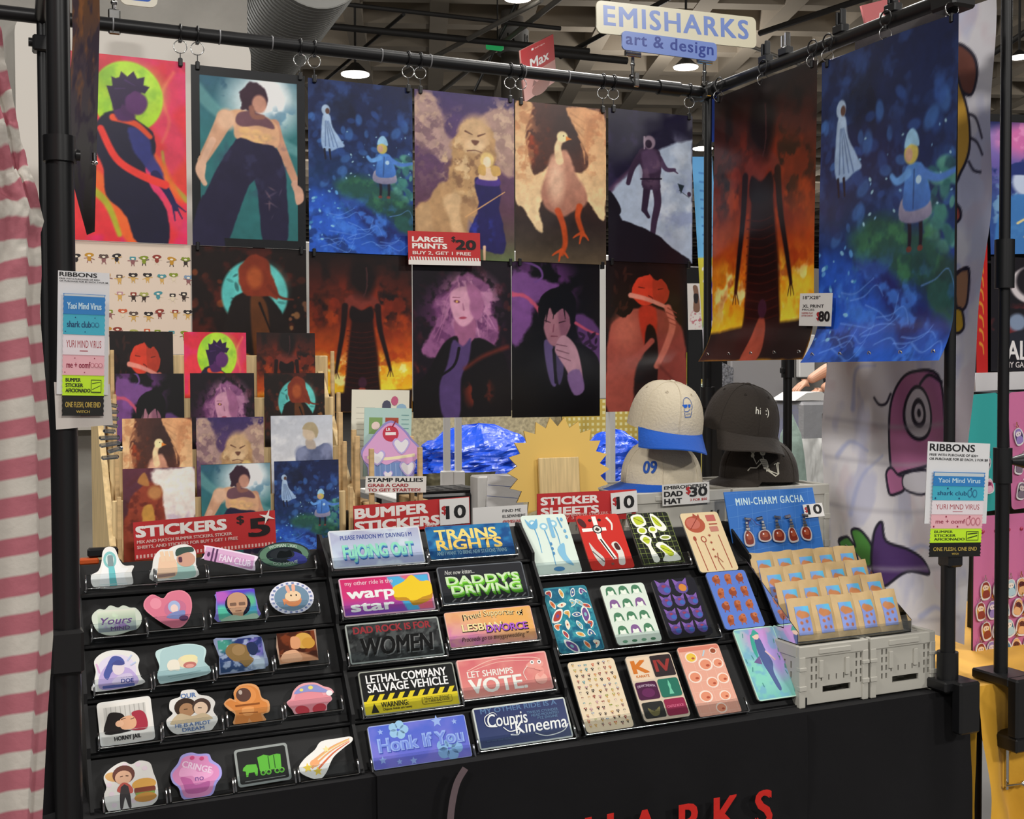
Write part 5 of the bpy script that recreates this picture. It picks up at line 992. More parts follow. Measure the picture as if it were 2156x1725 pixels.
bumper(2, 'deep blue bumper sticker reading TRAINS RIGHTS in yellow', b2, '#2b6a9c')
def b3(a, H):
    p = pbg([(0, '#c63066'), (.5, '#cc3a78'), (1, '#7a4ab0')], 5); p.poly([(52, 0), (100, 0), (100, 42), (70, 42)], '#4fa8d4', 1, sm=0); p.poly([(66, 0), (80, 0), (100, 16), (100, 26)], '#d8647c', 1, sm=0); p.poly([(80, 30), (100, 26), (100, 42), (84, 42)], '#d8647c', 1, sm=0); bg(a, H, p)
    a.poly([(58, H*.62), (70, H*.78), (80, H*.94), (88, H*.74), (99, H*.72), (99, H*.34), (88, H*.2), (76, H*.16), (72, H*.28), (58, H*.34)], '#b8862a', 3); a.poly([(57, H*.66), (70, H*.8), (80, H*.96), (88, H*.78), (99, H*.76), (99, H*.44), (88, H*.36), (76, H*.26), (70, H*.38), (57, H*.42)], '#e3c02e', 3)
    a.text(6, H*.80, 'my other ride is the', 5, '#e8b8c8', w=52, bold=.015); a.text(7, H*.46, 'warp', 11.5, '#f0ecf0', w=50, bold=.07); a.text(9, H*.12, 'star', 11.5, '#f0ecf0', w=46, bold=.07)
bumper(3, 'pink bumper sticker reading my other ride is the warp star', b3, '#d6a8bc')
def b4(a, H):
    a.rect(1.2, 1.2, 98.8, H-1.2, '#2b2c30', 2); a.text(8, H*.78, 'Not now kitten...', 5, '#d0d0cc', w=34, bold=.0, shear=.3)
    for dx, dy, c in ((1.5, -3.6, '#4f9a2c'), (.6, -1.6, '#7ac83c'), (0, 0, '#c4dcb0')): a.text(8+dx, H*.50+dy, "DADDY'S", 9.5, c, w=84, bold=.06); a.text(12+dx, H*.24+dy, 'DRIVING', 9.5, c, w=80, bold=.06)
    for k in range(10): a.line([(10+k*9, 1.6), (15+k*9, 5)], 1.4, '#7a7a7a', 0)
bumper(4, "black bumper sticker reading DADDY'S DRIVING in green", b4, '#60646a')
def b5(a, H):
    p = pbg([(0, '#343637'), (1, '#2e3032')], 6); p.mask_noise(14, 2, .5, .6, '#505454', .8); p.mask_noise(16, 5, .56, .66, '#1c1e1f', .8); bg(a, H, p)
    a.text(8, H*.74, 'DAD ROCK IS FOR', 7.5, '#8e3238', w=82, bold=.05)
    for dx, dy, c in ((1, -1, '#6a6c6c'), (0, 0, '#101112')): a.text(14+dx, H*.18+dy, 'WOMEN', 19, c, w=76, bold=.035, shear=.18)
bumper(5, 'dark grey bumper sticker reading DAD ROCK IS FOR WOMEN', b5, '#9aa09c')
def b6(a, H):
    p = pbg([(0, '#d69a6a'), (1, '#cc8a94')], 7); p.blob(96, 6, 60, 34, '#dca45c', .9); p.blob(4, 40, 40, 20, '#c878a4', .9); p.mask_noise(7, 4, .5, .66, '#dcb08a', .4); bg(a, H, p, .8)
    a.text(20, H*.72, 'Proud Supporter of', 7, '#1f1b1a', w=70, bold=.03, arc=3); a.text(21, H*.73, 'Proud Supporter of', 7, '#e8d09a', w=68, bold=.0, arc=3)
    a.text(17, H*.42-.8, 'LESBIAN', 8, '#1c1918', w=46, bold=.07); a.text(17, H*.42, 'LESBIAN', 8, '#e4d29a', w=45, bold=.04); a.text(44, H*.34-.8, 'DIVORCE', 8, '#1c1820', w=48, bold=.07); a.text(44, H*.34, 'DIVORCE', 8, '#a45ac4', w=47, bold=.04); a.text(14, H*.13, 'Proceeds go to #mygaywedding', 5, '#3a2a2c', w=72, bold=-.005, shear=.3)
    a.poly([(90, H*.2), (88, H*.26), (90, H*.24), (92, H*.26)], '#3a2a2c')
bumper(6, 'peach bumper sticker reading Proud Supporter of LESBIAN DIVORCE', b6, '#d8a89a')
def b7(a, H):
    a.rect(1.2, 1.2, 98.8, H-1.2, '#1c1d1d', 2); a.rect(1.2, 1.2, 98.8, H*.32, '#d2bf2a'); a.poly([(2, H*.32), (2, H*.46), (98, H*.46), (98, H*.32)], '#1c1d1d')
    for k in range(9): x = 4+k*10.5; a.k = 5; a.poly([(x, H*.32), (x+5, H*.32), (min(x+9, 98), H*.45), (min(x+4, 97), H*.45)], '#d2bf2a')
    a.text(7, H*.72, 'LETHAL COMPANY', 8.6, '#e8e8e4', w=84, bold=.03); a.text(7, H*.51, 'SALVAGE VEHICLE', 8.6, '#e8e8e4', w=84, bold=.03); a.text(18, H*.15, 'WARNING:', 5.4, '#2a2a20', w=28, bold=.02); a.text(19, H*.08, 'Objects inside are heavy', 2.4, '#3a3a24', w=30); a.poly([(7, H*.05), (11, H*.26), (15, H*.05)], '#23231c'); a.rect(60, H*.1, 92, H*.27, '#8a7e20', 2); a.rect(60.6, H*.115, 91.4, H*.26, '#cdb92a', 1.6); a.text(63, H*.2, "How's my driving?", 2.8, '#5a5420', w=26); a.text(63, H*.14, 'at 1-800-SALVAGE', 2.4, '#5a5420', w=26)
bumper(7, 'black and yellow bumper sticker reading LETHAL COMPANY SALVAGE VEHICLE', b7, '#8c8f86')
def b8(a, H):
    p = pbg([(0, '#c9686e'), (1, '#d88a80')], 8); p.mask_noise(4, 4, .5, .7, '#dc9a8c', .5); bg(a, H, p)
    a.line([(10, H*.7), (40, H*.92), (80, H*.88), (92, H*.8)], .8, '#e8b4a8', 5); a.line([(10, H*.66), (44, H*.84), (80, H*.8)], .6, '#e8b4a8', 5)
    a.text(9, H*.52, 'LET SHRIMPS', 6.6, '#f0ddd6', w=50, bold=.03); a.text(9, H*.12, 'VOTE.', 15, '#f2e4dc', w=62, bold=.05)
    a.poly([(74, H*.66), (84, H*.8), (94, H*.72), (92, H*.6), (82, H*.58)], '#e09a90', 4); a.ell(82, H*.74, 2.2, 2.2, '#f0e6e0'); a.ell(90, H*.73, 2.2, 2.2, '#f0e6e0'); a.ell(82, H*.74, .9, .9, '#2a2020'); a.ell(90, H*.73, .9, .9, '#2a2020'); a.line([(76, H*.66), (70, H*.5), (72, H*.3)], .7, '#f0d8d0', 4); a.ell(88, H*.3, 7, 6, '#e6a89c'); a.line([(84, H*.6), (92, H*.5), (86, H*.36)], 4, '#e0968c', 4)
bumper(8, 'salmon pink bumper sticker reading LET SHRIMPS VOTE', b8, '#dba39c', .009)
def b9(a, H):
    p = pbg([(0, '#4a62c4'), (1, '#6a6ac8')], 9); p.mask_noise(3, 4, .5, .7, '#7f78cc', .6); bg(a, H, p, .8)
    for k in range(5): t = 2*math.pi*k/5; a.k = 4; a.ell(30+6*math.cos(t), H*.84+5*math.sin(t), 4.4, 4.2, '#8fb8d8', 0, 12); a.ell(78+8*math.cos(t), H*.26+6*math.sin(t), 6, 5.5, '#7fa8d4', 0, 12)
    for x, y, r in ((12, .84, 3), (70, .92, 6), (88, .86, 3), (26, .12, 3), (40, .1, 4), (10, .2, 4), (56, .6, 2.4)): a.k = 6; a.poly(starp(x, H*y, r, r*.45), '#8fa8e0')
    for dx, dy, c in ((.8, -1, '#4453b0'), (0, 0, '#8ea8e2')): a.text(8+dx, H*.38+dy, 'Honk If You', 13.5, c, w=86, bold=.075)
    a.text(9, H*.39, 'Honk If You', 11.5, '#6f86d4', w=84, bold=.01)
bumper(9, 'blue bumper sticker reading Honk If You among stars and flowers', b9, '#9aa6d8', .006)
def b10(a, H):
    p = pbg([(0, '#28325e'), (1, '#2b3a66')], 10); bg(a, H, p); a.text(8, H*.84, 'MY OTHER RIDE IS A', 5, '#54749c', w=82, bold=.03); a.text(56, H*.7, 'TWELVE CYLINDER', 2.6, '#5a7a9c', w=34, bold=.02); a.text(60, H*.62, 'HEAD MOUNTED', 2.6, '#5a7a9c', w=30, bold=.02); a.text(66, H*.54, 'FTZ ENGINE', 2.6, '#5a7a9c', w=22, bold=.02)
    a.text(13, H*.5, 'Coupris', 13, '#dfe2e4', w=42, bold=.012, shear=.12); a.text(40, H*.26, 'Kineema', 13, '#dfe2e4', w=56, bold=.012, shear=.12)
    a.line([(22, H*.5), (12, H*.54), (11, H*.74), (20, H*.84), (24, H*.76)], 1.2, '#dfe2e4', 5, .4); a.line([(28, H*.46), (34, H*.34), (44, H*.36), (42, H*.24), (34, H*.26)], .9, '#dfe2e4', 5); a.line([(60, H*.22), (72, H*.12), (90, H*.18), (97, H*.34)], .9, '#dfe2e4', 5); a.text(8, H*.16, 'see your local dealer', 2, '#4a6288', w=26)
bumper(10, 'navy bumper sticker reading Coupris Kineema in white script', b10, '#c2c8c4', .011)

# ---- sticker sheet rack
SQ = {1: ((1087, 1094), (1180, 1083), (1229, 1207), (1133, 1217)), 2: ((1202, 1092), (1286, 1085), (1345, 1198), (1250, 1205)), 3: ((1308, 1087), (1389, 1082), (1450, 1188), (1359, 1195)), 4: ((1422, 1085), (1503, 1082), (1557, 1205), (1476, 1207)),
      5: ((1128, 1245), (1222, 1235), (1278, 1367), (1187, 1383)), 6: ((1248, 1240), (1338, 1230), (1404, 1351), (1310, 1362)), 7: ((1357, 1228), (1446, 1219), (1510, 1336), (1418, 1348)), 8: ((1476, 1209), (1559, 1205), (1613, 1320), (1530, 1330)),
      9: ((1180, 1402), (1276, 1388), (1344, 1532), (1244, 1546)), 10: ((1297, 1388), (1392, 1379), (1467, 1511), (1368, 1520)), 11: ((1409, 1370), (1500, 1358), (1566, 1501), (1483, 1515)), 12: ((1535, 1329), (1623, 1322), (1681, 1466), (1597, 1482))}
rowsS = []
for py, px in ((1545, 1250), (1385, 1200), (1216, 1140)):
    P = sl(px, py, SS); rowsS.append((P[1], P[2]))
xs0 = sl(1235, 1560, SS)[0]-.018; xs1 = sl(1690, 1475, SS)[0]+.004
RS, oxS, oyS = rack('sheet_rack', 'black three-tier rack holding the sticker sheets', SS, xs0, xs1, rowsS, 1.105)
SHEET = {}
def sheet(k, label, draw, base, edge='#c4c2b8', t=.005):
    M, w, h, o = quad_slope(*SQ[k], SS, .008); HH = 100*h/w
    a = Art(w/100); a.slab(rrect(0, 0, 100, HH, 7), t, base, edge); draw(a, HH)
    bow = lambda V: np.c_[V[:, 0], V[:, 1], V[:, 2]]
    tag(a.build('sticker_sheet', VINYL, None, M), label, 'sticker sheet', 'sticker sheets on the three-tier rack'); SHEET[k] = (o, w, h)
def s1(a, H):
    c = '#5a9ac0'
    for x, y, l in ((22, .86, .5), (44, .8, .66), (66, .84, .4)): a.line([(x, H*y), (x+4, H*(y-l/2)), (x+3, H*(y-l))], 3, c, 4, 1.5); a.ell(x+1, H*y, 9, 8, '#8abcd2'); a.ell(x+1, H*y, 5, 4, '#d8e6e0')
    a.poly([(8, H*.94), (20, H*.84), (34, H*.94), (30, H*.78), (14, H*.78)], '#6aa8cc', 3); a.poly([(60, H*.4), (78, H*.5), (76, H*.3), (86, H*.12), (68, H*.2)], '#7fb4d0', 4); a.ell(52, H*.08, 12, 5, '#4f86b4'); a.rect(56, H*.6, 64, H*.94, '#7ab0d0', 2); a.line([(80, H*.94), (84, H*.76)], 3, c, 0)
    for y in (.9, .7, .6): a.k = 20; a.ell(88, H*y, 3, 4, '#6aa4c8', 0, 10)
    for y in (.5, .42, .34): a.k = 20; a.ell(50, H*y, 2.4, 3.5, '#4f86b4', 0, 10)
sheet(1, 'pale mint sheet of blue ornate stickers, first in the top row', s1, '#cfdcd2')
def s2(a, H):
    a.rect(6, H*.70, 62, H*.76, '#e6e4dc'); a.rect(36, H*.55, 46, H*.97, '#e6e4dc'); a.ell(41, H*.73, 11, 10, '#2a2424'); a.ell(41, H*.73, 8.5, 7.6, '#d8d4cc'); a.poly([(35, H*.73), (41, H*.77), (47, H*.73), (41, H*.69)], '#3a3230')
    a.poly([(36, H*.56), (46, H*.56), (66, H*.18), (56, H*.17)], '#e6e4dc'); a.poly([(39, H*.55), (43, H*.55), (61, H*.18), (58, H*.18)], '#2a2424')
    a.line([(70, H*.94), (78, H*.82), (74, H*.7)], 6, '#dcd8d0', 3, 3); a.poly([(12, H*.5), (22, H*.36), (36, H*.2), (28, H*.06), (16, H*.24)], '#c8c4be', 4); a.line([(14, H*.34), (34, H*.14)], 2.4, '#4a4444', 0); a.poly([(62, H*.44), (76, H*.48), (84, H*.3), (80, H*.08), (66, H*.08), (70, H*.26)], '#d4d0c8', 4); a.poly([(68, H*.44), (76, H*.46), (80, H*.34), (70, H*.34)], '#4a2a2a', 3); a.ell(10, H*.86, 7, 12, '#4a2024', 30); a.ell(52, H*.9, 4, 3, '#2a2020'); a.ell(30, H*.9, 4, 3, '#2a2020'); a.line([(48, H*.08), (54, H*.1)], 5, '#7a4a44', 0)
sheet(2, 'red sheet of white cross and weapon stickers', s2, '#bf2f28', '#c86a60')
def s3(a, H):
    for k in range(9): a.k = 2; a.line([(k*12+4, 1), (k*12+4, H-1)], .9, '#7d8a4a', 0)
    for k in range(int((H-6)//12)+1): a.k = 3; a.line([(1, k*12+4), (99, k*12+4)], .9, '#7d8a4a', 0)
    W = '#e4e8d8'; Y = '#b4c034'
    for pts, inn in (([(8, H*.94), (34, H*.97), (40, H*.78), (14, H*.74)], [(13, H*.92), (32, H*.93), (35, H*.81), (17, H*.78)]), ([(56, H*.97), (70, H*.92), (86, H*.7), (74, H*.62), (58, H*.72)], [(58, H*.92), (68, H*.88), (76, H*.72), (62, H*.76)]), ([(12, H*.5), (24, H*.58), (40, H*.5), (34, H*.36), (44, H*.1), (28, H*.06), (26, H*.34)], [(18, H*.48), (26, H*.54), (35, H*.48), (28, H*.4)]), ([(44, H*.36), (62, H*.42), (88, H*.2), (92, H*.06), (50, H*.06), (60, H*.2)], [(54, H*.32), (64, H*.36), (82, H*.2), (70, H*.14)])): a.poly(pts, W, 3); a.poly(inn, Y, 3); a.line([inn[0], inn[2]], 1.2, '#4a501e', 0)
    a.ell(24, H*.66, 12, 9, W); a.ell(24, H*.66, 8, 6, Y); a.ell(50, H*.66, 11, 9, W); a.rect(46, H*.5, 52, H*.68, W, 2); a.ell(50, H*.67, 7, 5, Y); a.ell(74, H*.5, 14, 6, W); a.ell(74, H*.5, 10, 3.6, '#8a9440')
sheet(3, 'black grid sheet of lime and white stickers', s3, '#23251f', '#8a8a80')
def s4(a, H):
    R = '#9c4a3a'
    a.ell(30, H*.8, 26, 21, '#a8543f'); a.ell(26, H*.82, 18, 14, '#b8695a'); a.poly([(30, H*.92), (34, H*.99), (42, H*.94), (48, H*.98), (48, H*.9)], R); a.line([(14, H*.72), (40, H*.9)], 1.5, '#7a2e24', 0); a.rect(64, H*.84, 88, H*.95, '#b4625a', 2); a.rect(66, H*.78, 88, H*.8, R); a.rect(64, H*.66, 86, H*.75, '#b87a6c', 2)
    for x, y0, y1 in ((16, .54, .02), (38, .48, .02), (80, .6, .04)): a.line([(x, H*y0), (x+4, H*y1)], 2, R, 0)
    a.ell(16, H*.56, 4, 6, R); a.ell(38, H*.54, 7, 8, R); a.ell(38, H*.54, 4.6, 5.4, '#d6bf98')
    for k in range(4): a.k = 22; a.poly(starp(56-k*1.5, H*(.6-k*.12), 4.4, 1.6, 4), R)
    a.line([(60, H*.3), (56, H*.16), (62, H*.02)], 1.6, R, 3); a.line([(56, H*.24), (66, H*.14)], 1.4, R, 0)
sheet(4, 'tan sheet of reddish fruit and staff stickers, last in the top row', s4, '#d4bf98')
def minis(a, H, nx, ny, cols, s, seed, pale=None, m=10, k0=3):
    rs = random.Random(seed)
    for j in range(ny):
        for i in range(nx):
            x = m+(100-2*m)*i/(nx-1)+rs.uniform(-2, 2); y = H-m-(H-2*m)*j/(ny-1)+rs.uniform(-2, 2); r = rs.uniform(.8, 1.15)*s; rot = rs.uniform(-40, 40); a.k = k0+(i+j) % 2*3
            asp = rs.uniform(.5, 1.1)
            if pale: a.ell(x, y, r*1.35, r*1.3*asp+r*.3, pale, rot, 12)
            c = rs.choice(cols); a.ell(x, y, r, r*asp, c, rot, 12); a.ell(x+r*.3, y+r*.2, r*.5, r*.4*asp, rs.choice(cols), rot, 10)
def s5(a, H):
    p = Paint(1, 1.5, 50, 3); p.grad([(0, '#2c7086'), (.5, '#2b7f90'), (1, '#2a6f8c')]); p.mask_noise(7, 3, .5, .62, '#4aa4a8', .7); p.mask_noise(7, 4, .5, .62, '#1d5070', .7); sp_field(a, 3, 3, 97, H-3, p.I)
    rs = random.Random(3); C = ['#a8433a', '#c8a25a', '#3f5a8a', '#6a4a86', '#d07a48', '#e0d2b8', '#7fb0b8', '#b8503c']
    pos = [(12, .9), (40, .9), (66, .9), (88, .9), (14, .74), (34, .72), (58, .74), (88, .68), (18, .56), (40, .58), (60, .56), (80, .55), (12, .4), (34, .42), (60, .4), (84, .4), (24, .28), (56, .26), (80, .26), (30, .1), (64, .1), (84, .1), (74, .74)]
    for i, (x, y) in enumerate(pos):
        c = C[i % len(C)]; r = 7 if i not in (19, 8, 11) else 13; an = rs.uniform(0, 180); sh = [(r*1.1, 0), (r*.5, r*.5), (-r*.6, r*.45), (-r*1.2, r*.1), (-r*.5, -r*.5), (r*.5, -r*.4)] if i % 3 else [(r, r*.2), (r*.1, r*.9), (-r*.5, r*.6), (-r*.2, -r*.2), (-r*.6, -r*.9), (r*.4, -r*.6)]
        t = math.radians(an); q = [(x+u*math.cos(t)-v*math.sin(t), H*y+u*math.sin(t)+v*math.cos(t)) for u, v in sh]; qc = np.mean(q, 0); a.k = 6; a.poly([tuple(qc+(np.array(k)-qc)*1.35) for k in q], '#d8dcd4', 3); a.k = 7; a.poly(q, c, 3); a.k = 8; a.ell(qc[0], qc[1], r*.35, r*.25, C[(i+3) % 8], an, 8)
sheet(5, 'teal sheet of little sea creature stickers', s5, '#3a8090', '#9ab0b0')
def s6(a, H):
    G = '#4a7a5c'; V = '#7d5a8c'; 
    for j in range(4):
        for i in range(3):
            x = 20+i*29; y = H*(.88-j*.22); c = V if (j == 1 and i != 1) or (j == 3 and i == 1) else G; a.k = 3; a.ell(x, y+3, 10, 9, c, 0, 14); a.k = 5; a.ell(x, y-1, 7, 7, '#dbe2d6', 0, 12); a.k = 4; a.poly([(x-10, y+4), (x-12, y-8), (x-7, y-4)], c); a.k = 4; a.poly([(x+10, y+4), (x+12, y-8), (x+7, y-4)], c); a.k = 6; a.poly([(x-8, y+4), (x, y+1), (x+8, y+5), (x+4, y+9), (x-5, y+9)], c)
    for i in range(4): a.k = 7; a.ell(18+i*21, H*.05, 6, 3, G if i % 2 else '#6a9a7c', 0, 10)
sheet(6, 'mint sheet of green and violet haired head stickers', s6, '#cdd8cc')
def s7(a, H):
    for j in range(4):
        for i in range(3 if j else 2):
            x = (20+i*30) if j else (24+i*40); y = H*(.84-j*.235); c = '#5f4a8c'; s = 1.25 if not j else 1; a.k = 3; a.ell(x, y, 12*s, 11*s, c, 0, 14); a.k = 4; a.poly([(x-11*s, y+4), (x-13*s, y+16*s), (x-3*s, y+9*s)], '#7a5aa0'); a.k = 5; a.poly([(x+11*s, y+4), (x+13*s, y+16*s), (x+3*s, y+9*s)], '#7a5aa0'); a.k = 6; a.ell(x+4*s, y-3*s, 6*s, 5*s, '#3f62a8', 0, 10); a.k = 7; a.ell(x, y+4*s, 4*s, 2.4*s, '#8c4058', 0, 10)
    a.ell(66, H*.83, 9, 8, '#c4803c')
sheet(7, 'black sheet of purple horned mask stickers', s7, '#24242b', '#8d8a8a')
def s8(a, H):
    for j in range(4):
        for i in range(3):
            x = 20+i*30; y = H*(.86-j*.235); c = ['#9c5436', '#a85e3c', '#8f4a32'][(i+j) % 3]; a.k = 3; a.ell(x, y, 10-2*((i+j) % 2), 9+3*((i+j) % 2), c, 20*(i-1), 14); a.k = 4; a.ell(x+4, y+7, 6, 5, '#b56c48', 0, 12); a.k = 5; a.ell(x+6, y+7, 1, 1.2, BLK, 0, 8); a.k = 6; a.line([(x-5, y-8), (x-6, y-13)], 2.4, c, 0); a.k = 6; a.line([(x+4, y-8), (x+5, y-13)], 2.4, c, 0); a.k = 7; a.ell(x-3, y-2, 4, 3, '#8a4630', 0, 10)
sheet(8, 'blue sheet of round brown animal stickers', s8, '#5a78c4', '#8f9cc4')
def s9(a, H):
    rs = random.Random(8)
    for j in range(12):
        for i in range(7): a.k = 2+(i+j*7) % 6; bug(a, 11+i*13+rs.uniform(-2, 2), H*(.94-j*.078)+rs.uniform(-2, 2), 4.2, rs)
sheet(9, 'cream sheet of tiny coloured creature stickers', s9, '#d9c8ac')
def s10(a, H):
    a.rect(2, H*.62, 50, H*.97, '#d8c2a8', 3); a.text(10, H*.73, 'K', 26, '#c4702e', w=32, bold=.08); a.text(12, H*.66, 'KARATE', 5, '#c4702e', w=28, bold=.03); a.rect(52, H*.64, 98, H*.97, '#322a2c', 3); a.text(58, H*.72, 'IV', 24, '#8e3634', w=34, bold=.06)
    a.rect(3, H*.32, 49, H*.59, '#4a2340', 5); a.text(26, H*.5, 'DRAWTINDAMA', 5, '#b8a0b4', w=38, al='c', arc=2); a.ell(26, H*.42, 14, 9, '#612c54'); a.rect(52, H*.32, 97, H*.60, '#2c6a5a', 5); a.poly([(70, H*.36), (80, H*.36), (77, H*.44), (78, H*.5), (75, H*.58), (72, H*.5), (73, H*.44)], '#6ab89a'); a.rect(4, H*.04, 49, H*.28, '#2b2c2c', 4); a.poly([(14, H*.2), (26, H*.14), (40, H*.2), (34, H*.08), (20, H*.08)], '#6a6440', 3); a.rect(52, H*.04, 97, H*.29, '#8a2a48', 4); a.text(56, H*.16, 'CASTLE ROCK', 5, '#c86a86', w=36, bold=.03)
sheet(10, 'dark sheet of six square emblem stickers', s10, '#c9b8a4')
def s11(a, H):
    for k in range(5): a.k = 2; a.line([(k*22+6, 2), (k*22+6, H-2)], .8, '#dcb09e', 0)
    for k in range(7): a.k = 2; a.line([(2, k*22+8), (98, k*22+8)], .8, '#dcb09e', 0)
    a.rect(3, H*.93, 97, H*.985, '#c87a68')
    for x, y, r, c in ((26, .84, 12, '#d8b448'), (82, .9, 7, '#8a4a34'), (54, .72, 14, '#d4896c'), (84, .72, 11, '#d4896c'), (20, .56, 13, '#d4896c'), (84, .5, 12, '#d88f70'), (56, .46, 12, '#d4896c'), (30, .28, 13, '#d4896c'), (74, .26, 11, '#d88f70'), (56, .1, 11, '#d4896c')): a.k = 4; a.ell(x, H*y, r*1.2, r*.98, '#e4cfc2', 0, 16); a.k = 5; a.ell(x, H*y, r*.95, r*.74, c, 8, 16); a.k = 6; a.ell(x+r*.3, H*y-r*.2, r*.34, r*.2, '#a8503c', 0, 8)
    a.line([(54, H*.84), (62, H*.92)], 3, '#a8c4d0', 0)
sheet(11, 'peach sheet of round orange animal stickers', s11, '#d79f8c')
def s12(a, H):
    p = Paint(1, 1.55, 60, 7); p.grad([(0, '#8fc8b4'), (.5, '#8fb4c4'), (1, '#6fb4a8')]); p.blob(56, 20, 36, 40, '#b88ac4', .9); p.blob(76, 70, 30, 40, '#a890d0', .9); p.blob(20, 100, 40, 40, '#7fc4b4', .9); p.mask_noise(4, 4, .52, .66, '#6a9cc0', .6); sp_field(a, 2.5, 2.5, 97.5, H-2.5, p.I)
    a.poly([(44, H*.84), (56, H*.84), (60, H*.66), (66, H*.5), (60, H*.36), (64, H*.14), (56, H*.12), (48, H*.34), (42, H*.5), (40, H*.7)], '#4c5a8a', 4); a.poly([(36, H*.9), (30, H*.7), (36, H*.56), (42, H*.84)], '#3f9a8c', 3); a.ell(48, H*.88, 8, 8, '#d8b8a8'); a.poly([(38, H*.88), (48, H*.97), (58, H*.9), (50, H*.9)], '#3f9a8c', 3); a.poly([(22, H*.52), (40, H*.6), (40, H*.48)], '#6a5a8a'); a.line([(58, H*.66), (74, H*.52)], 4, '#c8a8b0', 0)
    rs = random.Random(2)
    for k in range(14): x, y = rs.choice([rs.uniform(6, 26), rs.uniform(76, 94)]), rs.uniform(.1, .92)*H; a.k = 12; a.line([(x, y), (x+rs.uniform(-4, 4), y+9)], 1.6, '#4a8a84', 0)
sheet(12, 'mint and lilac sheet with a tall slim dancing figure', s12, '#a9d0c0')
for ks in ((1, 2, 3), (5, 6, 7), (9, 10, 11)):
    o, w, h = SHEET[ks[0]]; o2, w2, h2 = SHEET[ks[2]]; tray(RS, oxS, oyS, SS, o+np.array([-.003, 0, 0]), np.array([o2[0]+w2+.012, o[1], o[2]]), .026, .0115)
# ---------------------------------------------------------------- small prints on the wooden card rack
cr = thing('card_rack', 'tall wooden tiered rack holding the small art prints', 'card rack', (.4, .6, TZ))
def loc(x, y, z): return (x-.4, y-.6, z-TZ)
RY = [.764, .664, .554, .454]
tops = [748, 838, 945, 1045]; 
for i, y in enumerate(RY):
    xa = on_y(222+i*4, 900, y+.012)[0]; xb = on_y(690+i*12, 900, y+.012)[0]; zt = on_y(450, tops[i], y+.012)[2]
    MB().rbox(xa-.4, y+.006-.6, .012, xb-.4, y+.018-.6, zt-TZ, .002).build('tier_board', PINE, cr)
    MB().rbox(xa-.4, y-.035-.6, zt-TZ-.165, xb-.4, y+.006-.6, zt-TZ-.155, .002).build('ledge', PINE, cr)
    for q, px in enumerate((236+i*5, 700+i*13)):
        P = on_y(px, tops[i]+8, y-.02); MB().rbox(P[0]-.404, y-.024-.6, zt-TZ-.155, P[0]-.396, y-.014-.6, zt-TZ+.01, .001, ).build('peg', WOOD, cr)
for px in (216, 712):
    xa = on_y(px, 900, .62)[0]; MB().add([loc(xa+dx, y, z) for dx in (-.006, .006) for y, z in ((.42, TZ+.002), (.82, TZ+.002), (.82, 1.46), (.77, 1.46), (.43, 1.1))], [(0, 1, 2, 3, 4), (9, 8, 7, 6, 5)]+[(i, i+5, (i+1) % 5+5, (i+1) % 5) for i in range(5)]).build('side_board', PINE, cr, True)
CARDS = [(0, 230, 364, 697, 'embrace', (2, 2, 98, 100), 'small print of red embracing figures, on the top tier of the wooden rack'), (0, 387, 518, 699, 'red', (4, 4, 96, 110), 'small red print with lime disc on the top tier of the wooden rack'), (0, 540, 663, 700, 'fire', (4, 10, 96, 130), 'small dark flame print on the top tier of the wooden rack'),
         (1, 243, 387, 787, 'suit', (0, 6, 100, 120), 'small print of a dark haired man on purple, second tier of the rack'), (1, 400, 535, 786, 'pinkhair', (2, 4, 96, 110), 'small print of a pink haired woman, second tier of the rack'), (1, 556, 683, 786, 'moon', (4, 2, 98, 120), 'small print of a teal moon portrait, second tier of the rack'),
         (2, 257, 404, 882, 'bird', (2, 2, 98, 120), 'small print of the cream winged bird, third tier of the rack'), (2, 413, 555, 880, 'lion', (2, 2, 98, 120), 'small print of the tan lion, third tier of the rack'), (2, 570, 700, 876, 'knight', (0, 0, 100, 139), 'small pale print of a fair haired person in blue-grey armour'),
         (3, 258, 410, 988, 'redfox', (0, 0, 100, 139), 'small print of a russet cloaked figure under a pale sky'), (3, 423, 569, 979, 'framed', (8, 8, 92, 120), 'small print of the man in navy trousers, bottom tier of the rack'), (3, 577, 713, 972, 'pond', (2, 2, 98, 140), 'small blue pond print on the bottom tier of the wooden rack')]
PAINT['knight'] = art_knight(); PAINT['redfox'] = art_redfox()
for i, pa, pb, pt_, k, cb, lb in CARDS:
    y = RY[i]; A, B = on_y(pa, pt_, y), on_y(pb, pt_, y); w = B[0]-A[0]; h = w*1.36; zt = A[2]
    a = Art(1); a.field(w, h, PAINT[k].crop(*cb), '#cfc9c2', t=.0012); tag(a.build('art_card', PAPER, None, lean_frame((A[0], y-.004, zt-h), 1.5)), lb, 'print', 'small prints on the wooden rack')

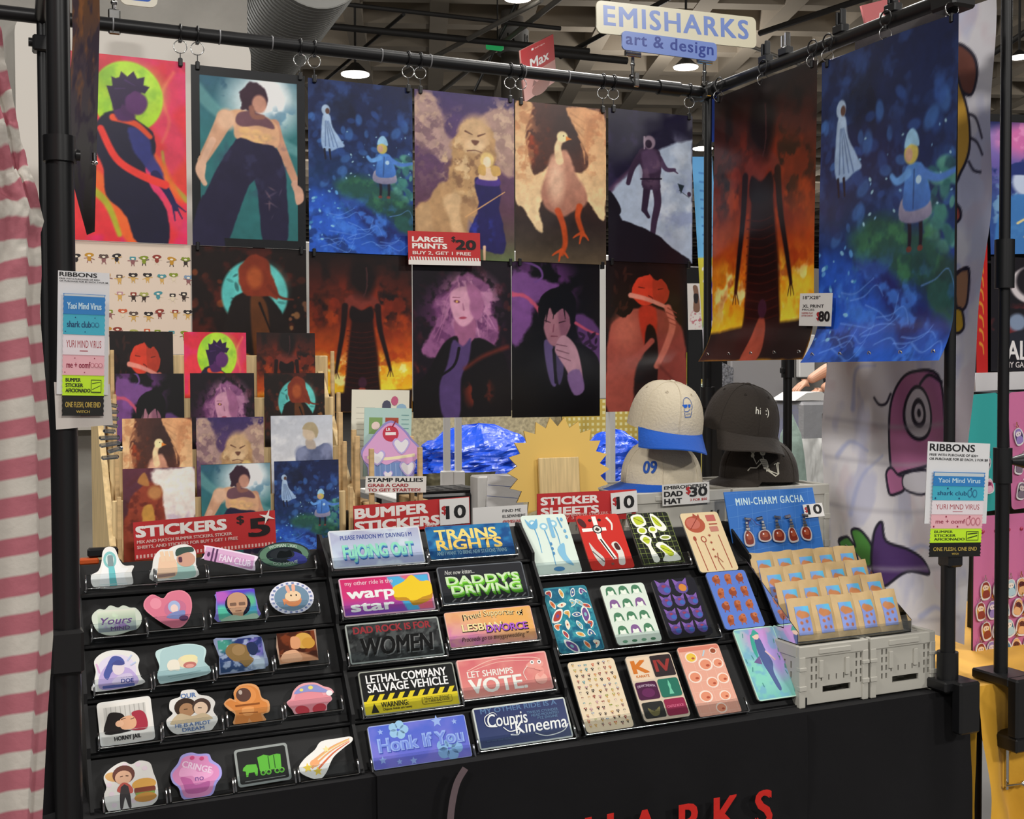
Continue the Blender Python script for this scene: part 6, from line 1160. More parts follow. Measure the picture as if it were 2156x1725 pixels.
# ---------------------------------------------------------------- signs and price cards
def sign(name, label, cat_, TL, TR, BL, y, draw, base, t=.0012, edge=None, r=0, mt=None, plane='y', group=None, parent=None, lean=0):
    f = (lambda q: on_y(*q, y)) if plane == 'y' else (lambda q: on_x(*q, y))
    M, w, h = quad_frame(f(TL), f(TR), f(BL)); a = Art(w/100); HH = 100*h/w
    a.slab(rrect(0, 0, 100, HH, r) if r else [(0, 0), (100, 0), (100, HH), (0, HH)], t, base, edge); draw(a, HH)
    o = a.build(name, mt or PAPER, parent, M)
    return tag(o, label, cat_, group) if cat_ else o
RED = '#b22a2c'
def g(a, H): 
    a.text(6, H*.69, 'LARGE', H*.155, '#e6dcd6', w=42, bold=.09); a.text(6, H*.49, 'PRINTS', H*.155, '#e6dcd6', w=47, bold=.09); a.text(60, H*.72, '$', H*.16, '#2a1a1a', w=5, bold=.05); a.text(66, H*.49, '20', H*.29, '#1e1718', w=27, bold=.09); a.text(6, H*.31, 'BUY 2, GET 1 FREE', H*.1, '#e0c8c2', w=80, bold=.07); a.rect(0, 0, 100, H*.14, '#d8d2cc')
    for k in range(26): a.k = 9; a.poly([(k*3.85, H*.12), (k*3.85+2.2, H*.12), (k*3.85+1.2, H*.24), (k*3.85-1, H*.24)][::-1] if k else [(1, H*.12), (2.2, H*.12), (1.2, H*.24)], '#d8d2cc')
sign('price_sign', 'red sign reading LARGE PRINTS 20 dollars below the lion print', 'sign', (859, 486), (1011, 491), (860, 557), .925, g, RED, .002, '#8a2426')
def g(a, H):
    a.text(10, H*.82, '18"X28"', H*.1, '#2a2a2c', w=54, bold=.05); a.text(10, H*.56, 'XL PRINT', H*.1, '#2a2a2c', w=66, bold=.05); a.text(9, H*.47, 'PRICES', 4, '#4a4a4c', w=38, bold=.02); a.text(8, H*.37, 'SHIPPED FLAT', 3.4, '#b04a4a', w=36, bold=.01); a.text(8, H*.29, 'AFTER SHOW', 3.4, '#b04a4a', w=36, bold=.01); a.text(56, H*.2, '$', 16, '#a8282c', w=9, bold=.04); a.text(63, H*.16, '80', 20, '#1c1c1e', w=32, bold=.06)
sign('price_card', 'white card reading XL PRINT 80 dollars between the extra large prints', 'sign', (1683, 618), (1751, 617), (1682, 686), RFX-.05, g, '#d6d4d0', .001, plane='x')
def g(a, H):
    a.text(2, H*.60, 'STICKERS', H*.29, '#e6dcd8', w=62, bold=.10); a.text(72, H*.72, '$', H*.22, '#2a1a1a', w=5, bold=.05); a.text(81, H*.34, '5', H*.5, '#1c1416', w=14, bold=.09); a.text(2, H*.43, 'MIX AND MATCH BUMPER STICKERS, STICKER', H*.085, '#d8b4ae', w=66, bold=.05); a.text(2, H*.29, 'SHEETS, AND STICKERS FOR BUY 3 GET 1 FREE', H*.085, '#d8b4ae', w=70, bold=.05)
    a.poly(starp(94, H*.84, 6, 1.4, 4, 70), '#e8dcd6')
    for k in range(40): a.k = 9; a.rect(1+k*2.45, 1, 2.3+k*2.45, 3.4, '#d8a8a2')
sign('price_sign', 'red sign reading STICKERS 5 dollars at the foot of the wooden rack', 'sign', (275, 1101), (574, 1075), (284, 1180), .36, g, RED, .002, '#8a2426')
def g(a, H):
    a.text(1.5, H*.56, 'BUMPER', H*.34, '#e6dcd8', w=61, bold=.10); a.text(1.5, H*.12, 'STICKERS', H*.34, '#e6dcd8', w=71, bold=.10); a.text(60, H*.06, 'SIX FOR 50', 3, '#d8a8a2', w=36, bold=.02)
sign('price_sign', 'red sign reading BUMPER STICKERS behind the bumper sticker rack', 'sign', (740, 1066), (985, 1046), (746, 1128), .37, g, RED, .002, '#8a2426')
def g(a, H):
    a.text(7, H*.44, '$', 26, '#a8282c', w=17, bold=.05); a.text(22, H*.24, '10', 42, '#1c1c1e', w=64, bold=.06)
sign('price_card', 'white price card of 10 dollars on the BUMPER STICKERS sign', 'sign', (918, 1053), (980, 1048), (927, 1107), .366, g, '#d6d4d2', .001)
def g(a, H):
    a.text(54, H*.74, 'FIND ME', H*.12, '#3a3a3c', w=34, bold=.05); a.text(54, H*.52, 'ELSEWHERE', H*.12, '#3a3a3c', w=42, bold=.05); a.text(54, H*.30, '@EMISHARKS', H*.12, '#a84a4a', w=42, bold=.05)
sign('info_card', 'white card reading FIND ME ELSEWHERE beside the BUMPER STICKERS sign', 'sign', (988, 1070), (1103, 1063), (996, 1122), .36, g, '#d2d0ce', .001)
def g(a, H):
    a.text(4, H*.62, 'STICKER', H*.26, '#e6dcd8', w=57, bold=.10); a.text(4, H*.27, 'SHEETS', H*.26, '#e6dcd8', w=57, bold=.10); a.text(20, H*.2, 'WITH BUMPER STICKERS, STICKERS', 2.6, '#d8a8a2', w=72, bold=.02); a.text(20, H*.1, 'BUY 3 GET 1', 2.6, '#d8a8a2', w=34, bold=.02)
sign('price_sign', 'red sign reading STICKER SHEETS behind the sheet rack', 'sign', (1117, 1041), (1326, 1031), (1131, 1104), .36, g, RED, .002, '#8a2426')
def g(a, H):
    a.text(7, H*.44, '$', 26, '#a8282c', w=17, bold=.05); a.text(22, H*.24, '10', 42, '#1c1c1e', w=64, bold=.06)
sign('price_card', 'white price card of 10 dollars on the STICKER SHEETS sign', 'sign', (1276, 1040), (1331, 1034), (1288, 1084), .356, g, '#d6d4d2', .001)
def g(a, H):
    a.text(4, H*.76, 'EMBROIDERED', H*.16, '#1c1c1e', w=91, bold=.08); a.text(4, H*.42, 'DAD', H*.25, '#1c1c1e', w=38, bold=.09); a.text(4, H*.08, 'HAT', H*.25, '#1c1c1e', w=36, bold=.09); a.text(50, H*.5, '$', 13, '#a8282c', w=9, bold=.05); a.text(58, H*.36, '30', 17, '#1c1c1e', w=36, bold=.07); a.text(58, H*.14, '2 FOR $50', 4.4, '#a8282c', w=36, bold=.03)
HSX = .352
sign('price_card', 'white card reading EMBROIDERED DAD HAT 30 dollars on the grey crate', 'sign', (1396, 1021), (1495, 1014), (1395, 1066), HSX, g, '#c9c7c4', .001)
def g(a, H):
    a.text(4, H*.66, 'STAMP RALLIES', H*.24, '#1e1c1e', w=90, bold=.09); a.text(4, H*.36, 'GRAB A CARD', H*.19, '#9c2c34', w=66, bold=.07); a.text(4, H*.08, 'TO GET STARTED!', H*.19, '#9c2c34', w=86, bold=.07)
sign('notice_card', 'white card reading STAMP RALLIES below the cupcake sign', 'sign', (767, 1003), (895, 1003), (769, 1038), .415, g, '#d4cfc8', .001)
# shop name sign above the corner
ys = .915
nm = thing('name_sign', 'cream and blue name sign clipped above the crossbar reading EMISHARKS art & design', 'sign', on_y(1420, 60, ys))
nml = nm.matrix_local.copy(); bpy.context.view_layer.update(); inv = nm.matrix_world.inverted()
def part_board(nmx, TL, TR, BL, y, draw, base, r):
    M, w, h = quad_frame(on_y(*TL, y), on_y(*TR, y), on_y(*BL, y)); a = Art(w/100); HH = 100*h/w; a.slab(rrect(0, 0, 100, HH, r, 5), .005, base); draw(a, HH); return a.build(nmx, VINYL, nm, inv @ M)
part_board('upper_board', (1266, 1), (1601, 38), (1257, 69), ys, lambda a, H: a.text(4.5, H*.27, 'EMISHARKS', 10.5, '#6f86c4', w=90, bold=.045, sp=1.15), '#d2ccb4', 3)
part_board('lower_board', (1317, 65), (1516, 92), (1310, 104), ys-.007, lambda a, H: a.text(4, H*.32, 'art & design', 11, '#22388a', w=92, bold=.03, sp=1.1), '#6f86c6', 4)
def sign_clip(label, px, pyt, pyb, y):
    T, Bm = on_y(px, pyt, y), on_y(px-4, pyb, y); h = T[2]-Bm[2]
    t = thing('sign_clip', label, 'clip', Bm, 0, 'clear clips holding the name sign')
    MB().rbox(-.026, -.006, h-.018, .026, .004, h, .002).rbox(-.022, -.010, h-.012, .022, .008, h-.006, .001).build('top_jaw', CLIPC, t)
    MB().tube([(0, 0, h*.3), (0, 0, h-.018)], .005, 10).ball((0, 0, h*.62), .007).build('stem', CLIPC, t)
    MB().rbox(-.008, -.026, -.006, .008, -.017, h*.34, .002).rbox(-.007, .012, 0, .007, .02, h*.3, .002).tube([(-.008, 0, h*.28), (.008, 0, h*.28)], .006, 8).build('lower_jaw', CLIPC, t)
sign_clip('clear clip gripping the crossbar under the start of the blue board', 1336, 108, 182, YB); sign_clip('clear clip under the far end of the blue board near the bar corner', 1487, 122, 202, YB-.02)

# ---------------------------------------------------------------- ribbon cards on the two front posts
RIB = [('#2f78b8', 'Yaoi Mind Virus', '#b8d4e8', 'blue ribbon reading Yaoi Mind Virus'), ('#3fa4bc', 'shark club', '#1c3f6a', 'turquoise ribbon reading shark club'), ('#d9cfd4', 'YURI MIND VIRUS', '#9c2f3c', 'white ribbon reading YURI MIND VIRUS'), ('#dca8b0', 'me + oomf', '#8c2440', 'pink ribbon reading me + oomf'), ('#b8e02c', 'BUMPER STICKER AFICIONADO', '#26301a', 'lime ribbon reading BUMPER STICKER AFICIONADO'), ('#161614', 'ONE FLESH, ONE END', '#b49a48', 'black ribbon reading ONE FLESH, ONE END')]
def ribbons(label, TL, TR, BL, y, rx0, rx1, ry0, ry1, extra):
    f = lambda px, py: on_y(px, py, y)
    M, w, h = quad_frame(f(*TL), f(*TR), f(*BL)); t = thing('ribbon_card', label, 'ribbon card', (0, 0, 0)); t.matrix_world = M
    a = Art(w/100); H = 100*h/w; a.slab([(0, 0), (100, 0), (100, H), (0, H)], .0015, '#d2d2d4'); a.text(3, H-11, 'RIBBONS', 9, '#1e1e20', w=72, bold=.05); a.text(3, H-17, 'FREE WITH PURCHASE OF $20+', 3, '#2a2a2c', w=78, bold=.03); a.text(3, H-22, 'OR PURCHASE FOR $5 EACH, 2 FOR $8', 3, '#2a2a2c', w=94, bold=.03); a.build('backing_card', PAPER, t)
    ry1 = H-extra; n = 6; hh = (ry1-ry0)/n
    for i, (c, s, tc_, lb) in enumerate(RIB):
        a = Art(w/100); y1 = ry1-i*hh; y0 = y1-hh; zig = []
        a.k = 1; pts = [(rx0, y0)]+[(rx0+(k % 2)*1.4, y0+hh*k/8) for k in range(1, 8)]+[(rx0, y1), (rx1, y1)]+[(rx1-(k % 2)*1.4, y1-hh*k/8) for k in range(1, 8)]+[(rx1, y0)]
        a.slab(pts, .0006, c)
        if i == 0: a.rect(rx0+2, y1-5, rx1-2, y1-1, '#b9c2c8'); a.text(rx0+8, y0+hh*.25, s, hh*.34, tc_, w=rx1-rx0-16, bold=.03)
        elif i == 4:
            for k, wd in enumerate(s.split()): a.text(rx0+7, y0+hh*(.68-.26*k), wd, hh*.19, tc_, bold=.05, w=(rx1-rx0)*.058*len(wd))
            a.rect(rx1-26, y0+hh*.15, rx1-6, y0+hh*.8, '#3a4a1a'); a.rect(rx1-25, y0+hh*.2, rx1-7, y0+hh*.75, c); a.line([(rx1-24, y0+hh*.3), (rx1-8, y0+hh*.5)], 1.5, '#3a4a1a', 0); a.line([(rx1-24, y0+hh*.6), (rx1-8, y0+hh*.68)], 1.5, '#3a4a1a', 0)
        elif i == 5: a.text(rx0+7, y0+hh*.42, s, hh*.28, tc_, w=rx1-rx0-14, bold=.02); a.text((rx0+rx1)/2, y0+hh*.14, 'WITCH', hh*.14, tc_, al='c', bold=.03)
        elif i in (1, 3):
            a.text(rx0+8, y0+hh*.36, s, hh*.32, tc_, w=(rx1-rx0)*.56, bold=.02)
            for k in range(3 if i == 3 else 2): a.ell(rx1-24+k*8, y0+hh*.5, 4, 5, '#b8707c' if i == 3 else '#2a6a8c'); a.ell(rx1-24+k*8, y0+hh*.5, 2.6, 3.6, c)
            for k in range(4): a.ell(rx0+5+k*19, y0+hh*(.84 if k % 2 else .14), 1.2, 1.2, tc_, 0, 8)
        else: a.text(rx0+7, y0+hh*.36, s, hh*.38, tc_, w=rx1-rx0-14, bold=.0); a.rect((rx0+rx1)/2-8, y0+hh*.18, (rx0+rx1)/2+8, y0+hh*.22, tc_)
        o = a.build('ribbon', PAPER, t, Matrix.Translation((0, 0, .002+.0015*(6-i)*.3))); o['label'] = lb
    return t
ribbons('ribbon price card taped to the front post beside the white banner', (1941, 929), (2072, 934), (1946, 1103), -.03, 8, 92, -40, None, 36)
ribbons('ribbon price card taped to the front post beside the striped curtain', (113, 569), (222, 575), (119, 830), -.03, 10, 92, -44, None, 46)
P = on_y(175, 850, -.026); a = Art(.001); a.slab([(-40, -40), (44, -34), (40, 30), (-42, 34)], .001, '#c8c2bc'); a.rect(-4, -20, 30, 6, '#a02c34'); tag(a.build('paper_note', PAPER, None, lean_frame(P, 0)), 'white paper scrap with a red patch behind the ribbons on the front post', 'paper')
P = on_y(2001, 1160, -.006); tag(MB().rbox(-.021, -.02, -.035, .021, .02, .03, .005).build('tape_wrap', mat('black_tape', '17171a', .3, bump=(40, .4)), None, False, Matrix.Translation(Vector([float(k) for k in P]))), 'black tape wrapped round the front post below the ribbon card', 'tape')
P = on_y(228, 905, .1); t = thing('clip_wrap', 'crumpled clear plastic clip hanging beside the wooden rack', 'clip', P)
mb = MB(); rs = random.Random(3)
for k in range(9): mb.rbox(-.012+rs.uniform(-.006, .006), -.008, -.05+k*.011, .012+rs.uniform(-.006, .006), .008, -.043+k*.011, .002, Matrix.Rotation(rs.uniform(-.3, .3), 4, 'Y'))
mb.build('folds', CLIPC, t)

# ---------------------------------------------------------------- stamp rally stand
sx, sy = on_y(800, 1000, .50)[0], .50
st = thing('card_stand', 'small wooden easel stand holding the stamp rally cards', 'stand', (sx, sy, TZ))
def S(px, py, y): P = on_y(px, py, y); return (P[0]-sx, P[1]-sy, P[2]-TZ)
zb_ = on_y(800, 1050, .46)[2]-TZ
MB().rbox(S(728, 1000, .5)[0], -.05, 0, S(905, 1000, .5)[0], .09, zb_-.03, .004).build('riser', MATTE, st)
for pxa, pxb in ((722, 790), (850, 900)):
    a0 = S(pxa, 985, .58); b0 = S(pxb, 1050, .44); MB().rbox(b0[0]-.012, -.06, zb_-.028, b0[0]+.012, .1, zb_-.008, .002).build('foot', WOOD, st)
for px, pt_, y in ((782, 945, .43), (884, 942, .43), (752, 918, .49), (866, 918, .49), (716, 868, .56), (745, 905, .53)):
    P = S(px, pt_, y); MB().rbox(P[0]-.005, P[1]-.005, zb_-.02, P[0]+.005, P[1]+.005, P[2], .001).build('dowel', WOOD, st)
def g(a, H):
    for k in range(8): a.line([(8, H*.8-k*9), (40, H*.8-k*9)], .8, '#b8b0a4', 0)
    rs = random.Random(2)
    for x, y, r, c in ((60, .82, 10, '#4a4a5c'), (74, .88, 8, '#b85a7a'), (86, .8, 9, '#8aa8c0'), (70, .74, 9, '#c8707c'), (84, .72, 7, '#3a3a4c'), (56, .74, 7, '#a03a44')): a.ell(x, H*y, r, r*.8, c, rs.uniform(0, 90), 10)
    for k in range(14): a.rect(12+rs.uniform(0, 40), H*.3+rs.uniform(0, 40), 20+rs.uniform(30, 50), H*.3+rs.uniform(0, 40)+.01, '#b0a898') if False else None
sign('paper_sheet', 'cream instruction sheet with small red and blue pictures, rearmost on the easel', 'paper', (722, 820), (844, 822), (738, 1010), .57, g, '#d6d0c0', .0015)
def g(a, H):
    for x0, y0, c in ((10, .62, '#7a9a5c'), (44, .62, '#a04a34'), (14, .3, '#c87a78'), (46, .32, '#c8b48c')): a.rect(x0, H*y0, x0+28, H*(y0+.24), c); a.ell(x0+14, H*(y0+.12), 9, 8, '#e0c8bc', 20, 12)
    for k in range(7): a.line([(78, H*.9-k*9), (94, H*.9-k*9)], 1, '#5a8a8c', 0)
sign('paper_sheet', 'pale aqua leaflet with picture squares behind the cupcake sign', 'paper', (752, 858), (852, 860), (764, 1004), .505, g, '#a9c4bc', .0015)
P = on_y(825, 1010, .465); A2, B2 = on_y(762, 1000, .465), on_y(888, 1000, .465); s = (B2[0]-A2[0])/126
cup = [(-40, 4), (40, 2), (48, 26), (56, 44), (62, 62), (44, 82), (34, 96), (10, 116), (-8, 116), (-30, 96), (-44, 80), (-62, 60), (-58, 40), (-50, 26)]
a = Art(s); a.slab(cat(cup, 4), .003, '#8f86bc'); a.poly([(-38, 6), (38, 4), (46, 34), (-46, 34)], '#6f88b8', 0)
for k in range(7): a.rect(-36+k*11, 6, -34+k*11, 32, '#8fa4cc')
a.poly([(-58, 42), (-46, 32), (-30, 38), (-10, 30), (12, 38), (34, 30), (56, 42), (58, 60), (40, 80), (28, 96), (8, 112), (-6, 112), (-26, 96), (-42, 78), (-58, 58)], '#cf9cc4', 4); a.line([(-50, 46), (-10, 42), (50, 48)], 6, '#e4d6b0', 4); a.ell(0, 92, 17, 16, '#b83a4c', 0, 20); a.rect(-11, 89, 11, 95, '#e8d8d8'); a.text(-9, 98, 'LR', 6, '#e8dcdc', bold=.05); a.line([(4, 106), (12, 118)], 2.5, '#8a2a3c', 0)
for x, y, r in ((22, 68, 15), (-30, 46, 14), (34, 22, 14), (-8, 10, 8)):
    hp = [(x, y-r), (x-r, y+r*.2), (x-r*.6, y+r*.8), (x, y+r*.4), (x+r*.6, y+r*.8), (x+r, y+r*.2)]; a.poly([(x+(p-x)*1.25, y+(q-y)*1.25) for p, q in hp], '#b0a0d4', 3); a.poly(hp, '#dcd8dc', 3)
for k in range(16): rs = random.Random(k); a.rect(rs.uniform(-45, 40), rs.uniform(48, 86), rs.uniform(-45, 40) if False else 0, 0, '#fff') if False else None
tag(a.build('cupcake_sign', VINYL, None, lean_frame(P, 4)), 'pink cupcake shaped sign with white hearts on the wooden easel', 'sign')

# ---------------------------------------------------------------- starburst sign with a wooden block
P = on_y(1178, 992, .46); s = depth(P)/F*1.02; rsx = s
a = Art(rsx); a.slab([((118 if k % 2 == 0 else 96)*math.cos(2*math.pi*k/44), (112 if k % 2 == 0 else 92)*math.sin(2*math.pi*k/44)) for k in range(44)], .004, '#d2ae5c', '#a88a48')
t = thing('starburst_sign', 'yellow paper starburst sign with a plain wooden tile on it', 'sign', P); a.build('starburst', PAPER, t, lean_frame((0, 0, 0), 5))
MB().rbox(-52*s, -.014, -105*s, 40*s, -.006, 28*s, .0015, Matrix.Rotation(math.radians(-5), 4, 'X')).build('wooden_tile', mat('balsa_wood', 'd2b884', .55, var=(10, .16, (18, 1, 1.2))), t)
MB().rbox(-.02, .0, TZ-P[2], .02, .03, -.02, .003).build('prop', MATTE, t)

# ---------------------------------------------------------------- grey folding crates
def crate(name, label, o, w, d, h, group, detail=True):
    t = thing(name, label, 'crate', o, 0, group); th = .006; b = MB()
    holes = []
    u = w/.185; v = h/.134
    holes += [(.055*u, .022*v, .130*u, .036*v)]
    for k in range(5): holes.append((.05*u+k*.02*u, .048*v, .0535*u+k*.02*u, .060*v))
    for cx in (.026, .038, .146, .158):
        for k in range(4): holes.append(((cx-.0022)*u, (.034+k*.018)*v, (cx+.0022)*u, (.046+k*.018)*v))
    fm = Matrix.Translation((0, .004, 0)); panel_holes(b, w-.016, h-.03, th, holes, Matrix.Translation((.008, .003, .006)), 0, 0)
    b.build('front_panel', CRATE, t)
    b = MB(); Ms = Matrix.Translation((.002, 0, 0)) @ Matrix.Rotation(math.pi/2, 4, 'Z')
    hs = [(.02+i*.022, .03+j*.022, .025+i*.022, .045+j*.022) for i in range(int((d-.04)/.022)) for j in range(int((h-.06)/.022))]
    hs = [q for q in hs if q[3] < h-.032]
    panel_holes(b, d-.02, h-.03, .005, hs, Matrix.Translation((.008, .01, .006)) @ Matrix.Rotation(math.pi/2, 4, 'Z')); b.build('side_panel', CRATE, t)
    b = MB(); b.box(w-.008, .01, .006, w-.003, d-.01, h-.024); b.build('side_panel', CRATE, t)
    MB().box(.008, d-.01, .006, w-.008, d-.004, h-.024).build('back_panel', CRATE, t); MB().box(.006, .008, .003, w-.006, d-.008, .008).build('base', CRATE, t)
    r = MB()
    r.rbox(0, 0, h-.026, w, .010, h, .002).rbox(0, d-.010, h-.026, w, d, h, .002).rbox(0, .01, h-.026, .010, d-.01, h, .002).rbox(w-.010, .01, h-.026, w, d-.01, h, .002)
    r.build('rim', CRATE, t)
    for x in (0, w-.016):
        for y in (0, d-.016): MB().rbox(x, y-.001, 0, x+.016, y+.017, h-.022, .002).rbox(x-.001, y-.003, h*.28, x+.017, y+.010, h*.36, .001).rbox(x-.001, y-.003, h*.6, x+.017, y+.01, h*.66, .001).build('corner_post', CRATE, t)
    MB().rbox(.05*u, -.003, h-.020, w-.05*u, .004, h-.008, .0015).build('label_ledge', CRATE, t)
    for cx in (.052, .122): MB().rbox(cx*u, -.002, .062*v, (cx+.010)*u, .004, .1*v, .001).build('latch', CRATE, t)
    lid = MB(); hs = [(.016+i*.014, .03+j*.03, .02+i*.014, .052+j*.03) for i in range(int((w-.03)/.014)) for j in range(int((d-.06)/.03))]
    panel_holes(lid, w-.016, d-.016, .004, hs, Matrix.Translation((.008, .008, h-.004)) @ Matrix.Rotation(math.pi/2, 4, 'X') @ Matrix.Translation((0, 0, 0)) @ Matrix.Scale(-1, 4, (0, 1, 0)) if False else Matrix(((1, 0, 0, .008), (0, 0, 1, .008), (0, 1, 0, h-.010), (0, 0, 0, 1)))); lid.build('lid', CRATE, t)
    return t
XC0 = on_y(1682, 1490, .02)[0]; XC1 = on_y(1968, 1452, .02)[0]; cwid = (XC1-XC0-.006)/2; CH = .132
crate('folding_crate', 'small grey folding crate under the pouches, next to the mint lilac sheet', (XC0, .018, TZ+.001), cwid, .24, CH, 'small crates under the pouch display')
crate('folding_crate', 'small grey folding crate under the pouches, next to the front pole', (XC0+cwid+.006, .018, TZ+.001), cwid, .24, CH, 'small crates under the pouch display')
yk = .36; HX0 = on_y(1318, 1050, yk)[0]; HX1 = on_y(1747, 1025, yk)[0]; HZ = on_y(1530, 1030, yk)[2]; hw = (HX1-HX0-.006)/2; ch2 = (HZ-TZ)/2
for j in range(2):
    for i in range(2):
        crate('folding_crate', '%s grey folding crate under the %s caps%s' % (('lower', 'upper')[j], ('cream', 'dark')[i], ('', ', price card on its face')[1] if (i == 0 and j == 1) else ''), (HX0+i*(hw+.006), yk, TZ+.001+j*ch2), hw, .30, ch2-.001, 'crates stacked under the caps')

# ---------------------------------------------------------------- caps
def cap(label, P, rz, colour, brimc, tilt=(0, 0), squash=1.0, emb=None, s=1.0, slump=0.0):
    t = thing('cap', label, 'cap', P, 0, 'embroidered caps on the grey crates'); t.matrix_world = Matrix.Translation(Vector([float(k) for k in P])) @ Matrix.Rotation(tilt[1], 4, 'Y') @ Matrix.Rotation(tilt[0], 4, 'X') @ Matrix.Rotation(rz, 4, 'Z')
    rx, ry, h = .088*s, .102*s, .112*s*squash; n, m = 48, 14; V = np.zeros((m+1, n, 3))
    def surf(th, v):
        """th around (0 = front, -y), v 0 rim .. 1 top"""
        ph = v*math.pi/2; k = math.cos(ph)**.72; z = h*math.sin(ph)**.92
        if slump: z *= 1-slump*.5*(math.sin(3*th+1)*.5+.5)*v
        wr = 1-.012*abs(math.cos(3*th))**8*k
        return np.array([rx*k*math.sin(th)*wr, -ry*k*math.cos(th)*wr*(1 if math.cos(th) < 0 else .97+.03*v), z+.004*(1-v)*math.cos(th)])
    for j in range(m+1):
        for i in range(n): V[j, i] = surf(2*math.pi*i/n, j/m*.999)
    c = MB(); c.grid(V, True, True); c.grid((V*np.array([.975, .975, .975]))[:, ::-1], True, True); cm = mat('cap_cloth_'+colour, colour, .85, spec=.2, bump=(160, .25), sheen=.1)
    c.build('crown', cm, t)
    for k in range(6):
        th = math.pi*2*k/6; pts = [surf(th, v)*1.004 for v in np.linspace(0, .97, 14)]; 
        if k % 1 == 0: MB().tube(pts, .0011, 6).build('seam', cm, t)
    MB().ball((0, 0, h+.001), .008, .008, .004, 12, 6).build('button', cm, t)
    for k in range(6):
        q = surf(math.pi*2*(k+.5)/6, .62)*1.006; MB().ring(tuple(q), .003, .001, tuple(q-np.array([0, 0, h*.2])), 12, 5).build('eyelet', cm, t)
    B = []
    for r in np.linspace(0, 1, 9):
        row = []
        for a_ in np.linspace(-1.12, 1.12, 25):
            x0 = rx*math.sin(a_)*.99; y0 = -ry*math.cos(a_)*.97; e = .075*s*r*math.cos(a_*.98/1.12*1.35)**.5; x = x0*(1+.05*r); y = y0-e; row.append((x, y, .004+.004*math.cos(a_)-.30*(x**2)/.08*r*.8-.018*r))
        B.append(row)
    B = np.array(B); b = MB(); b.grid(B, True); b.grid(B[:, ::-1]-np.array([0, 0, .003]), True)
    edge = np.stack([B[-1], B[-1]-np.array([0, 0, .003])]); b.grid(edge, True); b.build('brim', mat('cap_cloth_'+brimc, brimc, .85, spec=.2, bump=(160, .25), sheen=.1), t)
    if emb:
        a = Art(1); emb(a)
        def wp(Q):
            out = np.zeros_like(Q)
            for i, (x, y, z) in enumerate(Q):
                th = x/rx; v = y/h/1.18; p = surf(th, v); p2 = surf(th, v+.01); p3 = surf(th+.01, v); nn = np.cross(p3-p, p2-p); nn /= np.linalg.norm(nn)+1e-9; out[i] = p+nn*(.0008+z)
            return out
        a.warp = wp; a.build('embroidery', CLOTHP, t)
    return t
CREAM, CBLUE, CDARK = 'cbbfa8', '1d55b4', '37312c'
def e_skull(a):
    X, Y = .020, .052; c = '#3f5f9a'
    a.line([(X-.014, Y+.004), (X-.012, Y+.018), (X, Y+.025), (X+.012, Y+.019), (X+.015, Y+.004), (X+.010, Y-.004)], .0016, c, 5); a.poly([(X-.018, Y+.006), (X-.001, Y+.008), (X-.002, Y+.002), (X-.010, Y-.001)], '#1d55b4'); a.poly([(X+.001, Y+.008), (X+.010, Y+.009), (X+.008, Y+.002), (X+.002, Y+.001)], '#1d55b4'); a.line([(X-.012, Y-.002), (X-.01, Y-.008), (X, Y-.007), (X+.006, Y-.002)], .0016, c, 0); a.line([(X-.01, Y-.010), (X-.008, Y-.019), (X+.008, Y-.017), (X+.012, Y-.006)], .0018, c, 0); a.line([(X-.006, Y-.013), (X+.006, Y-.011)], .0012, c, 0)
def e_hi(a): a.text(-.012, .044, 'hi  :)', .016, '#dcd8cc', bold=.02, kx=1.1)
def e_09(a): a.text(.050, .022, '09', .026, '#2a4f9c', bold=.05, kx=.95)
def e_skel(a):
    c = '#d2cdbc'; X, Y = .105, .036; L = lambda p, w=.0024: a.line([(X+q, Y+r) for q, r in p], w, c, 0)
    a.ell(X, Y+.022, .0075, .0085, c, 0, 16); a.line([(X-.003, Y+.021), (X, Y+.019), (X+.003, Y+.021)], .0008, '#37312c', 3); L([(0, .012), (.001, .006)]); a.poly([(X-.008, Y+.006), (X+.008, Y+.005), (X+.012, Y-.010), (X+.002, Y-.014), (X-.002, Y-.006)], c, 3)
    L([(-.008, .005), (-.016, -.004), (-.024, .010)]); a.ell(X-.026, Y+.014, .0045, .005, c, 0, 10)
    for k in range(4): L([(-.026, .016), (-.032+k*.004, .024)], .0014)
    L([(-.004, -.002), (-.016, -.012), (-.030, -.012), (-.036, -.018)]); L([(.008, -.013), (.018, -.018), (.034, -.022), (.032, -.002), (.026, -.005)]); L([(.006, -.014), (.028, -.026), (.036, -.022), (.036, .0), (.04, -.002)]); L([(.006, -.016), (.014, -.014)], .005)
    for k in range(4): a.line([(X-.005+k*.001, Y+.003-k*.004), (X+.009, Y+.002-k*.004)], .0007, '#37312c', 0)
hy = .50
def hp(px, py, y=hy): return on_y(px, py, y)
P = hp(1392, 1018); cap("cream cap with blue brim and embroidered 09, under the skull cap", (P[0], hy, HZ+.004), -1.5, CREAM, CBLUE, (0, .0), .95, e_09, 1.04, .25)
P = hp(1590, 1010); cap("dark cap with an embroidered waving skeleton, under the hi cap", (P[0]+.01, hy, HZ+.004), -1.6, CDARK, CDARK, (0, .0), .95, e_skel, 1.04, .2)
P = hp(1394, 905); cap('cream cap with blue brim and skull in sunglasses, on top of the stack', (P[0], hy-.01, P[2]+.004), -.22, CREAM, CBLUE, (.2, .08), 1.0, e_skull, 1.04)
P = hp(1543, 902, hy+.03); cap('dark brown cap embroidered with hi and a smile, on top of the stack', (P[0], hy+.0, P[2]-.004), -.2, CDARK, CDARK, (.2, .08), 1.0, e_hi, 1.06)

